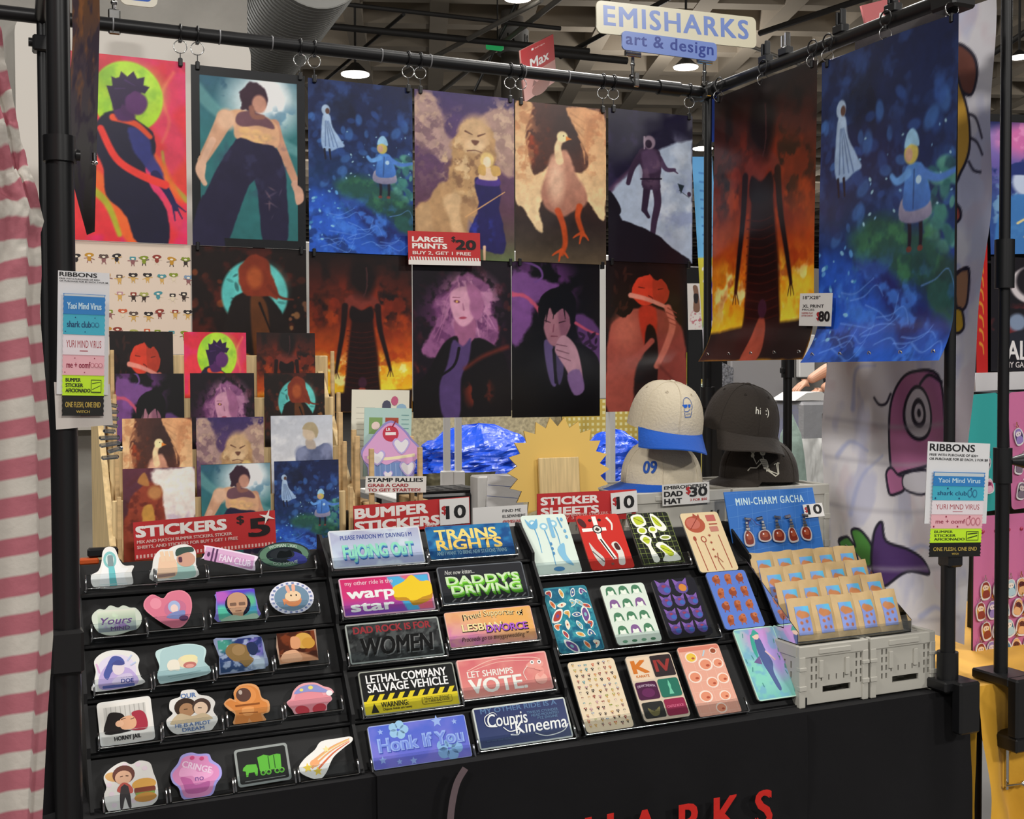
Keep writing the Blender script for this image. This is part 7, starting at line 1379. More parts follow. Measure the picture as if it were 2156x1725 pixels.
# ---------------------------------------------------------------- charm board and pouches
def g(a, H):
    for k in range(7): a.line([(k*16+4, 0), (min(k*16+14, 100), H)], .35, '#4f86c8', 0); a.k = 3
    for k in range(7): a.line([(0, k*11+4), (100, k*11+14 if k*11+14 < H else H)], .35, '#4f86c8', 0); a.k = 4
    a.text(11, H*.82, 'MINI-CHARM GACHA', 7, '#c4dce4', w=76, bold=.03, sp=1.2, rot=0)
yb = .325; TL, TR, BL = on_y(1520, 1036, yb), on_y(1706, 1019, yb), on_y(1551, 1180, yb-.05)
gb = thing('charm_board', 'blue board reading MINI-CHARM GACHA behind the pouches', 'display board', (TL[0], yb, TL[2]-.2)); bw = TR[0]-TL[0]; bh = .185
a = Art(bw/100); HH = 100*bh/bw; a.slab([(0, 0), (100, 0), (100, HH), (0, HH)], .003, '#2d6ab8'); g(a, HH); MBd = lean_frame((TL[0], yb-.062, TL[2]-bh*math.cos(math.radians(17))), 17); gb.matrix_world = MBd; a.build('panel', PAPER, gb)
for x in (.03, bw-.04): MB().box(x, 0, -.006, x+.008, .12, -.004).add([(x, .12, -.004), (x+.008, .12, -.004), (x+.008, -.02, -.05), (x, -.02, -.05), (x, .12, -.006), (x+.008, .12, -.006)], [(0, 1, 2, 3), (4, 5, 1, 0)]).build('easel_leg', MATTE, gb)
RUBY = mat('ruby_acrylic', '7a2c1e', .12, coat=.6)
for i, (px, py) in enumerate(((1567, 1105), (1603, 1103), (1635, 1104), (1668, 1104), (1699, 1100))):
    u = (px-1531)/(1737-1531)*bw if i else .045; u = (.043, .087, .126, .166, .204)[i]*bw/.25; v = bh*.42
    t = thing('mini_charm', 'dark red mini charm on a clear strap, %s along the blue board' % ['first', 'second', 'third', 'fourth', 'fifth'][i], 'charm', (0, 0, 0), 0, 'mini charms on the blue board'); t.matrix_world = MBd @ Matrix.Translation((u, v, .006))
    sh = [[(-8, -16), (8, -16), (10, -2), (4, 8), (-3, 10), (-9, 0)], [(-12, -8), (0, -12), (12, -8), (11, 4), (2, 9), (-10, 5)], [(-11, -12), (8, -14), (13, -2), (6, 8), (-6, 8), (-12, 0)], [(-7, -16), (9, -14), (7, 0), (3, 9), (-5, 9), (-10, -4)], [(-8, -12), (6, -15), (11, -4), (7, 8), (-4, 10), (-11, 0)]][i]
    a = Art(.00115); a.slab([(x*1.25, y*1.22) for x, y in cat(sh, 4)], .003, '#b8b0b0'); a.poly(sh, '#7a2c1e', 4); a.poly([(x*.55+1, y*.5+1) for x, y in sh], '#9c4a30', 4); a.ell(-3, 2, 2, 2, '#e0c8c0'); a.build('charm', VINYL, t)
    MB().rbox(-.006, .013, -.002, .006, .020, .002, .001).rbox(-.0045, .021, -.002, .0045, .026, .002, .001).rbox(-.004, .027, -.002, .004, .034, .002, .001).build('clasp', CHROME, t)
    MB().rbox(-.010, .036, -.003, .009, .044, .002, .002, Matrix.Rotation(.3*(i % 2)-.15, 4, 'Z')).build('bag_end', CLIPC, t)
    if i == 0: MB().tube([(0, .018, .002), (.004, .034, .004), (.014, .04, .004), (.024, .026, .004), (.036, .022, .003)], .0007, 6).build('strap', mat('violet_cord', '5a2a5c', .7), t)
def g(a, H): a.text(6, H*.42, '$', 22, '#a8282c', w=14, bold=.05); a.text(20, H*.24, '10', 40, '#1c1c1e', w=70, bold=.06)
o = Art(.058/100); o.slab([(0, 0), (100, 0), (100, 56), (0, 56)], .001, '#d6d4d2'); g(o, 56); tag(o.build('price_card', PAPER, None, MBd @ Matrix.Translation((bw-.042, bh*.60, .006)) @ Matrix.Rotation(.03, 4, 'Z')), 'white price card of 10 dollars on the blue charm board', 'sign')
# pouches
PR = [(.058, .880), (.106, .908), (.153, .934), (.200, .960)]
pxs = [[(1678, 1346), (1734, 1340), (1787, 1335), (1842, 1330), (1890, 1326)], None, None, None]
def pouch(label, x, y, z, full, rz, seed):
    t = thing('pouch', label, 'pouch', (x, y, z), 0, 'kraft paper charm pouches'); w, h = .0615, .093; rs = random.Random(seed); L = math.radians(21)
    t.matrix_world = Matrix.Translation((x, y, z)) @ Matrix.Rotation(rz, 4, 'Z') @ frame_of((0, 0, 0), (1, 0, 0), (0, math.sin(L), math.cos(L)), (0, -math.cos(L), math.sin(L)))
    U, Vv = np.meshgrid(np.linspace(-.5, .5, 13), np.linspace(0, 1, 17)); bul = .0075*np.clip(1-(2*U)**2, 0, 1)**.7*np.clip(np.sin(np.clip(Vv*1.02, 0, 1)*math.pi), 0, 1)**.6; rip = .0009*np.sin(U*9+seed)*np.sin(Vv*11+seed*2)
    top = 1+.012*np.cos(U*6+seed)
    P3 = np.stack([U*w, Vv*h*np.where(Vv > .9, top, 1), bul+rip*(bul > 0)], 2); Pb = P3.copy(); Pb[..., 2] = -bul*.6-.0006
    m = MB(); m.grid(P3, True); m.grid(Pb[:, ::-1], True)
    m.build('kraft_bag', mat('kraft_paper', 'c6a878', .55, bump=(70, .12), var=(40, .06)), t)
    a = Art(w/100); 
    p = Paint(1, 1.45, 30, 2); p.grad([(0, '#6aa0d8'), (.35, '#7a86c8'), (.5, '#7d8fd0'), (1, '#8494d2')]); p.blob(90, 10, 40, 40, '#5ab0d8', .9); p.poly([(4, 40), (24, 20), (50, 24), (84, 34), (96, 52), (60, 60), (30, 62)], '#b8784a', 4, wob=6)
    for x_, y_ in ((28, 84), (66, 78), (32, 116), (74, 118)): p.blob(x_, y_, 11, 9, '#a86444', .3, 20)
    yl = .012 if full else .012; hh = .062
    gx = (w*.58); a.field(gx, hh, p.I, None, x0=-gx/2, y0=.012); 
    def wp(Q):
        Q = Q.copy(); u = Q[:, 0]/w; v = Q[:, 1]/h; b = .0075*np.clip(1-(2*u)**2, 0, 1)**.7*np.clip(np.sin(np.clip(v*1.02, 0, 1)*math.pi), 0, 1)**.6+.0009*np.sin(u*9+seed)*np.sin(v*11+seed*2); Q[:, 2] += b+.0006; return Q
    a.warp = wp; a.build('label_sticker', PAPER, t)
names_r = ['front', 'second', 'third', 'back']; names_c = ['first', 'second', 'third', 'fourth', 'last']
PX0 = XC0+.042; step = .0595
for r in range(4):
    for c in range(5):
        pouch('kraft pouch with a blue picture label, %s row, %s from the sheet rack' % (names_r[r], names_c[c]), PX0+.0+c*step+(.006 if r % 2 else 0), PR[r][0]-.01, PR[r][1]-.004, r == 0, math.radians((-3, 2, -1, 3, -2)[c]), r*5+c+1)
ph = thing('pouch_holder', 'clear acrylic stepped holder on the small crates carrying the pouches', 'display rack', (PX0, .05, TZ+CH+.002))
xa, xb = -.034, 4*step+.04
for i, (y, z) in enumerate(PR):
    MB().box(xa, y-.022-.05, z-.008-TZ-CH-.002, xb, y+.03-.05, z-.006-TZ-CH-.002).build('shelf', CLEAR, ph)
    MB().box(xa, y-.0235-.05, z-.008-TZ-CH-.002, xb, y-.022-.05, z+.018-TZ-CH-.002).build('lip', CLEAR, ph)
for x in (xa, xb):
    MB().add([(x+dx, y-.05, z-TZ-CH-.002) for dx in (0, .002) for y, z in ((.034, TZ+CH+.003), (.24, TZ+CH+.003), (.255, 1.04), (.225, 1.03), (.034, .9))], [(0, 1, 2, 3, 4), (9, 8, 7, 6, 5)]+[(i, i+5, (i+1) % 5+5, (i+1) % 5) for i in range(5)]).build('side_plate', CLEAR, ph)
# ---------------------------------------------------------------- striped curtain of the next booth
P0 = on_y(96, 900, -.33); zt = 2.35; cx = P0[0]
nx, nz = 110, 700
zz = np.linspace(zt, .02, nz); ss = np.linspace(0, 1, nx)
edge_px = np.interp(np.array([on for on in (0, 90, 250, 350, 430, 480, 560, 640, 900, 1330, 1500, 1725, 2600)]), [0, 1], [0, 1]) if False else None
eyp = [-900, 0, 60, 250, 340, 440, 470, 560, 640, 900, 1330, 1500, 1725, 2600]; exp_ = [-25, -10, 4, 40, 62, 94, 86, 88, 84, 106, 113, 100, 88, 84]
V = np.zeros((nz, nx, 3)); C = np.zeros((nz, nx, 3)); nn = fbm(nz, nx, 5, 2, 5)-.5; n2 = fbm(nz, nx, 12, 7, 4, .6)-.5
red, wht = inkc('#985862'), inkc('#aca69e')  # both stripe colours dulled to carry the shade on the curtain
for j, z in enumerate(zz):
    py = proj((cx, -.33, z))[1]; ex = on_y(np.interp(py, eyp, exp_), min(max(py, -800), 2500), -.33)[0]; x0 = ex-.24
    cr_ = np.clip((640-py)/300, 0, 1)
    for i, s in enumerate(ss):
        x = x0+(ex-x0)*s; q = ex-x
        f = .010*math.sin(x*70)+.05*nn[j, i]*cr_+.02*n2[j, i]*cr_+(.012 if q < .016 else 0)
        off = -.20*(x-cx)+(.010 if q < .016 else 0)+cr_*.05*nn[j, i]; V[j, i] = (x, -.33+f, z-off)
        C[j, i] = red if int(math.floor(z/.0255)) % 2 == 0 else wht
a = Art(1); b = MB()
idx = np.arange(nz*nx).reshape(nz, nx); a.raw(V.reshape(-1, 3), [], C.reshape(-1, 3))
a.Q = np.stack([idx[1:, :-1], idx[1:, 1:], idx[:-1, 1:], idx[:-1, :-1]], 2).reshape(-1, 4)
fine = np.linspace(0, 1, 1)
t = tag(a.build('striped_curtain', mat('curtain_cloth', rough=.75, spec=.3, attr=True, bump=(30, .3))), 'pink and white striped fabric curtain hanging beside the front post', 'curtain')
bk = MB(); bk.box(LFX-.055, .005, .0, LFX+.02, .012, 1.05); 
# black fabric hanging behind the curtain edge
X, Z = np.meshgrid(np.linspace(-.03, LFX-.012, 14), np.linspace(1.02, .03, 40)); n = fbm(40, 14, 4, 4)-.5
mb = MB(); mb.grid(np.stack([X+.0*Z, .06+.05*n+.01*np.sin(X*120), Z], 2)); tag(mb.build('side_drape', CLOTHB), 'black fabric drape between the striped curtain and the front post', 'drape')
P = on_y(190, 1168, .35); t = thing('cable_clip', 'small orange and black clamp lying behind the sticker rack', 'clamp', (P[0], .35, TZ+.002)); MB().rbox(-.02, -.01, 0, .015, .01, .012, .003).build('jaw', mat('orange_plastic', 'b04a1c', .4), t); MB().rbox(-.005, -.008, .012, .05, .012, .03, .004).build('handle', BLACKP, t)
t_z = P[2]-TZ; MB().rbox(-.04, -.03, -.0, .06, .05, max(t_z-.02, .01), .003).build('riser', MATTE, bpy.data.objects['cable_clip']); 
for nme in ('jaw', 'handle'):
    for o in bpy.data.objects['cable_clip'].children:
        if o.name.split('.')[0] == nme: o.location.z = max(t_z-.02, .01)

# ---------------------------------------------------------------- neighbouring booth beyond our side: white banner, poles, displays
def banner_art():
    p = Paint(1, 2.2, 150, 77); p.fill('#d9d6db'); p.mask_noise(3, 2, .5, .7, '#d8d5d6', .8); p.mask_noise(5, 4, .56, .66, '#b2b4d0', .6, None, .5); p.mask_noise(4, 6, .58, .66, '#c8b0b8', .35)
    for j in range(9):
        rs = random.Random(j+3); x, y = rs.uniform(10, 80), rs.uniform(70, 210); p.line([(x, y), (x+8, y-12), (x+6, y-26), (x+18, y-34)], 4, '#aab0d2', .6, 1.6, .6)
    return p
xb_ = 2.15; B0 = on_x(1738, 900, xb_); B1 = on_x(2098, 20, xb_); ya, yb2 = B0[1], B1[1]; zb = .80; ztop = on_x(2080, 0, xb_)[2]; w = ya-yb2; h = ztop-zb
bp = banner_art(); K = '#1d1a2c'
_e = sorted((on_x(px, py, xb_)[2], (ya-on_x(px, py, xb_)[1])/w) for px, py in ((2098, 20), (2079, 450), (2057, 760), (2043, 1100), (2030, 1400)))
def nedge(z): return np.interp(z, [q[0] for q in _e], [q[1] for q in _e])
def bu(px, py):
    Q = on_x(px, py, xb_); return ((ya-Q[1])/w/nedge(Q[2])*100, (ztop-Q[2])/w*100)
pp = lambda L: [bu(*q) for q in L]
bp2 = Paint(w, h, 170, 77); bp2.I = bp.I[:1, :1]*0+np.array(hx('#d9d6db')); bp2.I = np.tile(hx('#d9d6db'), (bp2.ny, bp2.nx, 1)); bp = bp2
bp.mask_noise(3, 2, .5, .7, '#d8d5d6', .8); bp.mask_noise(5, 4, .56, .66, '#b2b4d0', .6, None, .5); bp.mask_noise(4, 6, .58, .66, '#c8b0b8', .3)
for L in ([(1790, 860), (1800, 780), (1840, 770)], [(1800, 1080), (1815, 1000), (1850, 960)], [(1770, 960), (1790, 930), (1820, 950)], [(1930, 1300), (1960, 1280), (2000, 1300)], [(2010, 620), (2020, 560), (2040, 590)], [(1880, 1180), (1930, 1150), (1980, 1170)]): bp.line(pp(L), 3, '#a4abd0', .8, 1.6, .7)
def shape(L, c, lw=1.3): bp.poly(pp(L), c, .7); q = pp(L); bp.line(q+[q[0], q[1]], lw, K, lw, .6)
shape([(1868, 990), (1870, 860), (1890, 800), (1930, 782), (1985, 790), (2000, 880), (1985, 960), (1900, 994)], '#b8709c'); 
q = bu(1930, 870); bp.blob(q[0], q[1], 11, 12, K, .05); bp.blob(q[0], q[1], 9.4, 10.4, '#d6d2d8', .05); bp.blob(q[0], q[1], 5.6, 6.4, K, .1); bp.blob(q[0], q[1], 3.6, 4.2, '#d6d2d8', .1); bp.blob(q[0], q[1], 1.6, 2, K, .2)
q = bu(1965, 830); bp.line([(q[0]-8, q[1]-4), (q[0], q[1]-8), (q[0]+8, q[1]-5)], 1.4, K, 1.4)
shape([(1862, 1040), (1856, 1000), (1868, 985), (1884, 1000), (1900, 1005), (1898, 1030), (1880, 1040)], '#b8709c'); shape([(1900, 998), (1945, 990), (1945, 1040), (1898, 1030)], '#cfccd4', 1)
bp.line(pp([(1870, 830), (1862, 850), (1848, 852), (1838, 838)]), 1.2, K)
shape([(1770, 1140), (1790, 1130), (1808, 1150), (1800, 1118), (1818, 1116), (1840, 1150), (1842, 1190), (1800, 1190)], '#4c8a3e'); shape([(1840, 1175), (1842, 1120), (1852, 1100), (1862, 1140), (1900, 1158), (1935, 1180), (1948, 1210), (1900, 1205), (1865, 1235), (1846, 1215)], '#4a2f66')
shape([(2010, 100), (2030, 95), (2056, 120), (2062, 160), (2048, 200), (2020, 180)], '#6e3f34'); shape([(2008, 140), (2024, 180), (2038, 240), (2036, 310), (2020, 360), (2008, 370)], '#cf9f3c'); shape([(2012, 430), (2022, 440), (2024, 460), (2012, 470)], '#b05040')
for L in ([(2040, 240), (2056, 250), (2066, 290)], [(2040, 290), (2054, 300), (2064, 325)], [(2034, 340), (2044, 358), (2058, 362)]): bp.line(pp(L), 1, K)
shape([(2016, 580), (2044, 566), (2040, 640), (2018, 650)], '#a87a58'); shape([(2012, 650), (2028, 652), (2032, 690), (2014, 700)], '#c8a02c')
for py in (880, 960, 1060, 1180, 1290): bp.line(pp([(1745, py), (1880, py+20), (2020, py+10)]), .8, '#a8a5ae', .8, 3, .8)
a = Art(1)
def bw_(Vv):
    Vv = Vv.copy(); u = Vv[:, 0]/w; v = Vv[:, 1]/h; Vv[:, 2] += .006*np.sin(u*7+v*3)+.008*np.sin(v*9+u*5)+.006*np.sin(v*23+u*14); 
    Vv[:, 0] *= nedge(zb+Vv[:, 1]); return Vv
a.field(w, h, bp.I, '#c8c5ca', warp=bw_)
o = a.build('fabric_banner', mat('satin_banner', rough=.5, spec=.4, attr=True, bump=(9, .3)), None, side_frame((xb_, ya, zb))); tag(o, 'white fabric banner with colourful cartoonish shapes hanging behind the pouches', 'banner')
# white strips and back of the neighbour's cloth over the side bar
YEL = mat('yellow_cloth', 'd09a24', .75, bump=(14, .3), sheen=.1); NX0, NX1 = 2.062, 3.6
nt_ = thing('neighbour_table', 'neighbouring table under a yellow cloth', 'table', (2.8, .4, 0)); MB().rbox(NX0+.01-2.8, .012-.4, .70, NX1-.01-2.8, .75-.4, .735, .004).build('tabletop', mat('table_grey', '77757a'), nt_)
for lx in (NX0+.1, NX1-.1): MB().tube([(lx-2.8, -.3, 0), (lx-2.8, -.3, .70)], .014, 8).build('leg', BLACKM, nt_); MB().tube([(lx-2.8, .3, 0), (lx-2.8, .3, .70)], .014, 8).build('leg', BLACKM, nt_)
cl = MB(); X, Z = np.meshgrid(np.linspace(NX0, NX1, 110), np.linspace(.74, .02, 30)); n = fbm(30, 110, 8, 12)-.5; d = np.clip((.74-Z)/.3, 0, 1)
cl.grid(np.stack([X, -.002-d*(.02+.03*np.sin(X*34+n*3)+.02*n), Z], 2)); X, Y = np.meshgrid(np.linspace(NX0, NX1, 30), np.linspace(.76, -.002, 12)); cl.grid(np.stack([X, Y, np.full_like(X, .74)], 2))
Y, Z = np.meshgrid(np.linspace(-.002, .76, 40), np.linspace(.74, .02, 30)); n = fbm(30, 40, 5, 14)-.5; d = np.clip((.74-Z)/.25, 0, 1); cl.grid(np.stack([NX0-d*(.008+.012*np.sin(Y*40)+.01*n), Y, Z], 2))
tag(cl.build('yellow_tablecloth', YEL), 'yellow tablecloth hanging over the neighbouring table', 'tablecloth')
# neighbour's pole with clamp
NPX = on_y(2108, 1300, -.0)[0]
ns = thing('pole_stand', 'black pole of the neighbouring booth clamped to the yellow table', 'stand', (NPX, 0, 0))
p = MB().tube([(0, 0, .745), (0, 0, 1.25)], .0155, 14).tube([(0, 0, 1.25), (0, 0, 2.6)], .0125, 14).build('post', BLACKM, ns)
MB().tube([(0, 0, 1.20), (0, 0, 1.28)], .021, 14).tube([(.015, -.01, 1.25), (.045, -.02, 1.25)], [.008, .018], 10).ball((.05, -.022, 1.25), .016).build('collar', BLACKP, p)
zj = on_y(2105, 560, 0)[2]; MB().tube([(0, 0, zj-.05), (0, 0, zj+.06)], .022, 14).build('collar', BLACKP, p)
c = MB().rbox(-.03, -.05, .742, .055, .06, .765, .004).rbox(-.03, -.075, .63, .055, -.045, .765, .005).rbox(-.03, -.075, .60, .055, .03, .632, .004).build('clamp', BLACKP, ns)
MB().tube([(.0, -.02, .5), (.0, -.02, .62)], .005, 8).tube([(-.02, -.035, .515), (.05, -.02, .505)], .0028, 8).ball((.052, -.02, .505), .007).build('clamp_screw', CHROME, c)
a = Art(.001); a.text(2, 42, 'EMART', 11, '#b8b8b8', w=38, bold=.04); a.build('maker_mark', PAPER, c, lean_frame((-.01, -.0756, .64), 0))
bpy.context.view_layer.update()
# pink and teal charm boards
PINKB, TEALB = '#c06a96', '#2f9a98'
def board(name, label, TL, TR, BL, y, col, lean=0, t=.006):
    M, w, h = quad_frame(on_y(*TL, y), on_y(*TR, y), on_y(*BL, y)); a = Art(1); a.slab(rrect(0, 0, w, h, .012), t, col, '#2a2a2c'); o = a.build(name, PAPER, None, M); tag(o, label, 'display board', 'charm boards on the yellow table'); return M, w, h
def hanger(label, M, x, y, s, seed, grp):
    rs = random.Random(seed); t = thing('acrylic_charm', label, 'charm', (0, 0, 0), 0, grp); t.matrix_world = M @ Matrix.Translation((x, y, .004+.006*rs.random())) @ Matrix.Rotation(rs.uniform(-.35, .35), 4, 'Z')
    C_ = [['#b8862e', '#8a3a2c', '#e0c8b0'], ['#4a3a66', '#8f7ab8', '#d8c8d0'], ['#3f6a8a', '#a8c4d0', '#e4d8d0'], ['#a05a3a', '#d8a878', '#5a2a2a'], ['#2c2a33', '#7a6a7a', '#c8b8b8'], ['#b8507c', '#e0b0c4', '#7a3050']][seed % 6]
    a = Art(s/100); o = cat([(-30+rs.uniform(-8, 8), -60), (30+rs.uniform(-8, 8), -58), (46+rs.uniform(-8, 8), -10), (34, 40+rs.uniform(-10, 10)), (0, 58), (-36, 36+rs.uniform(-10, 10)), (-46+rs.uniform(-8, 8), -14)], 4); a.slab(o, .003, '#d4d0d2', '#b8b8bc')
    a.poly([(x_*.82, y_*.82) for x_, y_ in o], C_[0]); a.ell(0, 20, 26, 24, C_[2]); a.poly([(-28, 22), (-20, 46), (0, 52), (22, 46), (30, 20), (10, 32), (-12, 34)], C_[1], 3); a.poly([(-22, -4), (22, -4), (30, -46), (-28, -46)], C_[1], 3); a.ell(-9, 16, 3, 4, K); a.ell(9, 16, 3, 4, K); a.build('charm', VINYL, t)
    MB().ring((0, .72*s, .002), .10*s, .02*s, (0, 0, 1), 14, 5).tube([(0, .82*s, .002), (0, 1.02*s, .003)], .03*s, 6).build('hook', mat('gold_hook', 'c9a24a', .25, 1.0) if seed % 2 else CHROME, t)
yn = .40
M1, w1, h1 = board('charm_board', 'teal board hung with charms behind the white banner edge', (2040, 832), (2106, 826), (2044, 1082), yn, TEALB)
M2, w2, h2 = board('charm_board', 'upper pink board hung with dark charms at the frame edge', (2136, 826), (2300, 812), (2130, 1074), yn-.02, PINKB)
M3, w3, h3 = board('charm_board', 'big lower pink board covered with acrylic charms', (2026, 1090), (2300, 1070), (2048, 1430), yn-.14, PINKB)
M4, w4, h4 = board('charm_board', 'lower teal board leaning past the big pink board', (2135, 1092), (2300, 1080), (2190, 1300), yn-.175, TEALB)
cells = []
for r in range(4):
    for c in range(6): cells.append((.02+c*.042+(r % 2)*.018, .07+r*.052))
nm_ = ['bottom', 'second', 'third', 'top']
for i, (x, y) in enumerate(cells):
    if x < w3-.02: hanger('acrylic charm on the big pink board, %s row, charm %s from the pole' % (nm_[i//6], ['one', 'two', 'three', 'four', 'five', 'six'][i % 6]), M3, x, y, .040, i, 'charms on the big pink board')
for i, (x, y) in enumerate(((.022, .15), (.022, .10), (.026, .05), (.06, .13), (.062, .07))): hanger('acrylic charm on the upper teal board, %s from its lower edge' % ['highest', 'middle', 'lowest', 'upper inner', 'lower inner'][i], M1, x, y, .034, i+1, 'charms on the teal board')
for i, (x, y) in enumerate(((.03, .2), (.03, .12), (.034, .05), (.08, .16), (.08, .07))): hanger('dark acrylic charm on the upper pink board, %s' % ['top one by the pole', 'middle one by the pole', 'bottom one by the pole', 'upper one at the frame edge', 'lower one at the frame edge'][i], M2, x, y, .04, (1, 4, 4, 3, 1)[i], 'charms on the upper pink board')
for i in range(5):
    P_ = M3 @ Vector((.03+i*.045, h3-.04, .002)); tag(MB().ball((0, 0, 0), .005, .003, .005).build('board_pin', mat('red_pin', 'b03a5a', .2)), 'small red bead pinned near the top of the pink board, number %s from the banner' % ['one', 'two', 'three', 'four', 'five'][i], 'bead', 'beads on the pink board'); bpy.data.objects[-1] if False else None
    COL.objects[-1].location = P_
# white shelf edge, dark grid behind and posters
MS, ws, hs = quad_frame(on_y(2052, 786, yn+.03), on_y(2300, 778, yn+.03), on_y(2054, 824, yn+.03))
a = Art(1); a.slab([(0, 0), (ws, 0), (ws, hs), (0, hs)], .05, '#c6c4c6'); tag(a.build('display_shelf', mat('white_shelf', rough=.5, attr=True), None, MS), 'white shelf edge above the teal and pink charm boards', 'shelf')
MS, ws, hs = quad_frame(on_y(2046, 828, yn+.06), on_y(2320, 828, yn+.06), on_y(2046, 1440, yn+.06)); a = Art(1); a.slab([(0, 0), (ws, 0), (ws, hs), (0, hs)], .02, '#1a1a1c'); tag(a.build('backing_panel', MATTE, None, MS), 'black panel behind the charm boards', 'panel')
yo = .46
def poster(label, TL, TR, BL, P):
    M, w, h = quad_frame(on_y(*TL, yo), on_y(*TR, yo), on_y(*BL, yo)); a = Art(1); a.field(w, h, P.I, '#c8c4c0'); tag(a.build('poster', GLOSS, None, M), label, 'poster', 'posters in the neighbouring booth')
p = Paint(1, 2.3, 70, 5); p.grad([(0, '#1b2350'), (.1, '#8a7ab8'), (.3, '#6a5aa0'), (.6, '#35508c'), (1, '#2a4a90')]); p.blob(60, 30, 44, 30, '#c86aa4', .8); p.mask_noise(5, 3, .5, .6, '#e090c0', .8, p.reg(56, 30, 40, 26)); p.mask_noise(5, 4, .5, .62, '#22306a', .9, p.reg(40, 90, 46, 36)); p.mask_noise(6, 6, .5, .62, '#8fc0dc', .8, p.reg(60, 150, 60, 60)); p.blob(54, 104, 20, 24, '#b8c4dc', .3); p.poly([(20, 90), (40, 70), (76, 76), (84, 100), (56, 92)], '#26346e', 2); p.poly([(20, 140), (60, 126), (96, 150), (90, 230), (10, 230)], '#3f78b8', 3, .9); p.line([(40, 176), (56, 168), (74, 180)], 4, '#d8c890', 3); p.line([(50, 200), (66, 192), (84, 202)], 4, '#d8c890', 3)
poster('blue and pink poster of a masked figure behind the black pole', (2096, 256), (2240, 262), (2086, 536), p)
p = Paint(1, 2.1, 70, 9); p.fill('#17141a'); p.blob(60, 50, 34, 36, '#c8c0c4', .1); p.blob(58, 44, 24, 30, '#1a161c', .2); p.mask_noise(6, 3, .55, .66, '#7a2a2c', .8, p.reg(50, 130, 50, 40)); p.blob(36, 120, 12, 16, '#7a8aa4', .4); p.blob(66, 124, 12, 18, '#b04a40', .4); p.poly([(26, 140), (76, 138), (84, 176), (20, 176)], '#22242e', 3)
M, wq_, hq_ = quad_frame(on_y(2088, 540, yo), on_y(2240, 546, yo), on_y(2086, 782, yo)); a = Art(1); a.field(wq_, hq_, p.I, '#c8c4c0'); a.text(wq_*.22, hq_*.1, 'ALI', wq_*.2, '#dcd8d8', bold=.03, kx=.9); a.text(wq_*.14, hq_*.03, 'ANY GARDEN', wq_*.06, '#c8c0c0', bold=.02); tag(a.build('poster', GLOSS, None, M), 'black poster with small figures and white lettering behind the black pole', 'poster', 'posters in the neighbouring booth')
p = Paint(1, 8, 24, 3); p.fill('#b2201e')
for k in range(9): p.line([(30, 330+k*46), (56, 340+k*46), (64, 366+k*46)], 12, '#c8862c', 8, 3)
p.poly([(0, 0), (100, 0), (100, 300), (0, 300)], '#4a2440', 1, sm=0); p.mask_noise(3, 4, .5, .6, '#a83a6a', .8, (p.Y < 300)*1.0)
poster('narrow red poster strip with orange characters beside the white banner', (2068, 290), (2092, 292), (2056, 786), p)
MS, ws, hs = quad_frame(on_y(2080, 240, yo+.03), on_y(2400, 246, yo+.03), on_y(2060, 800, yo+.03)); a = Art(1); a.slab([(0, 0), (ws, 0), (ws, hs), (0, hs)], .01, '#17181c'); tag(a.build('poster_grid', MATTE, None, MS), 'black panel behind the neighbouring posters', 'panel')

# ---------------------------------------------------------------- white cloth pieces and clamps along the side bar
X0 = RFX+.021
for i, (L, lb) in enumerate((([(1560, 205), (1640, 165), (1640, 205), (1560, 250)], 'white cloth strip below the side bar above the flame print'), ([(1660, 150), (1712, 120), (1712, 160), (1660, 185)], 'white cloth strip below the side bar between the extra large prints'), ([(1800, 84), (1990, 14), (1990, 60), (1800, 130)], 'white cloth strip below the side bar above the pond print'))):
    q = [on_x(px, py, X0) for px, py in L]; a = Art(1); a.slab([(-k[1], k[2]) for k in q], .002, '#c9c6c6'); M = frame_of((X0, 0, 0), (0, -1, 0), (0, 0, 1), (-1, 0, 0)); tag(a.build('cloth_strip', CLOTHP, None, M), lb, 'cloth', 'white cloth strips behind the side bar')
q = [on_x(px, py, X0+.02) for px, py in ((1498, 205), (1536, 200), (1536, 290), (1498, 300))]; a = Art(1); a.slab([(-k[1], k[2]) for k in q], .002, '#1f3f9c'); tag(a.build('cloth_strip', CLOTHP, None, frame_of((X0+.02, 0, 0), (0, -1, 0), (0, 0, 1), (-1, 0, 0))), 'blue cloth corner behind the top of the flame print', 'cloth')
for i, (px, py, lb) in enumerate(((1612, 92, 'first from the corner'), (1654, 78, 'second from the corner'), (1770, 40, 'third from the corner'), (1880, 2, 'nearest the front pole'))):
    P = on_x(px, py+26, RFX); t = thing('spring_clamp', 'black spring clamp standing on the side bar, %s' % lb, 'clamp', (RFX, P[1], ZB+.0175), 0, 'spring clamps on the side bar'); MB().rbox(-.012, -.02, 0, .012, .02, .022, .003).build('jaw', BLACKP, t); MB().rbox(-.008, -.012, .022, .008, -.004, .06, .002).rbox(-.008, .004, .022, .008, .012, .055, .002).build('handle', BLACKP if i != 1 else CLIPC, t)
M, w, h = quad_frame(on_y(1828, 8, 1.9), on_y(1905, -12, 1.9), on_y(1828, 72, 1.9)); a = Art(w/100); H_ = 100*h/w; a.slab([(0, 0), (100, 0), (100, H_), (0, H_)], .01, '#b8686a'); a.text(30, H_*.12, 'AIC', H_*.5, '#e0d8d4', w=70, bold=.05); tag(a.build('hall_sign', PAPER, None, M), 'pink hall sign with white letters just above the side bar', 'sign')
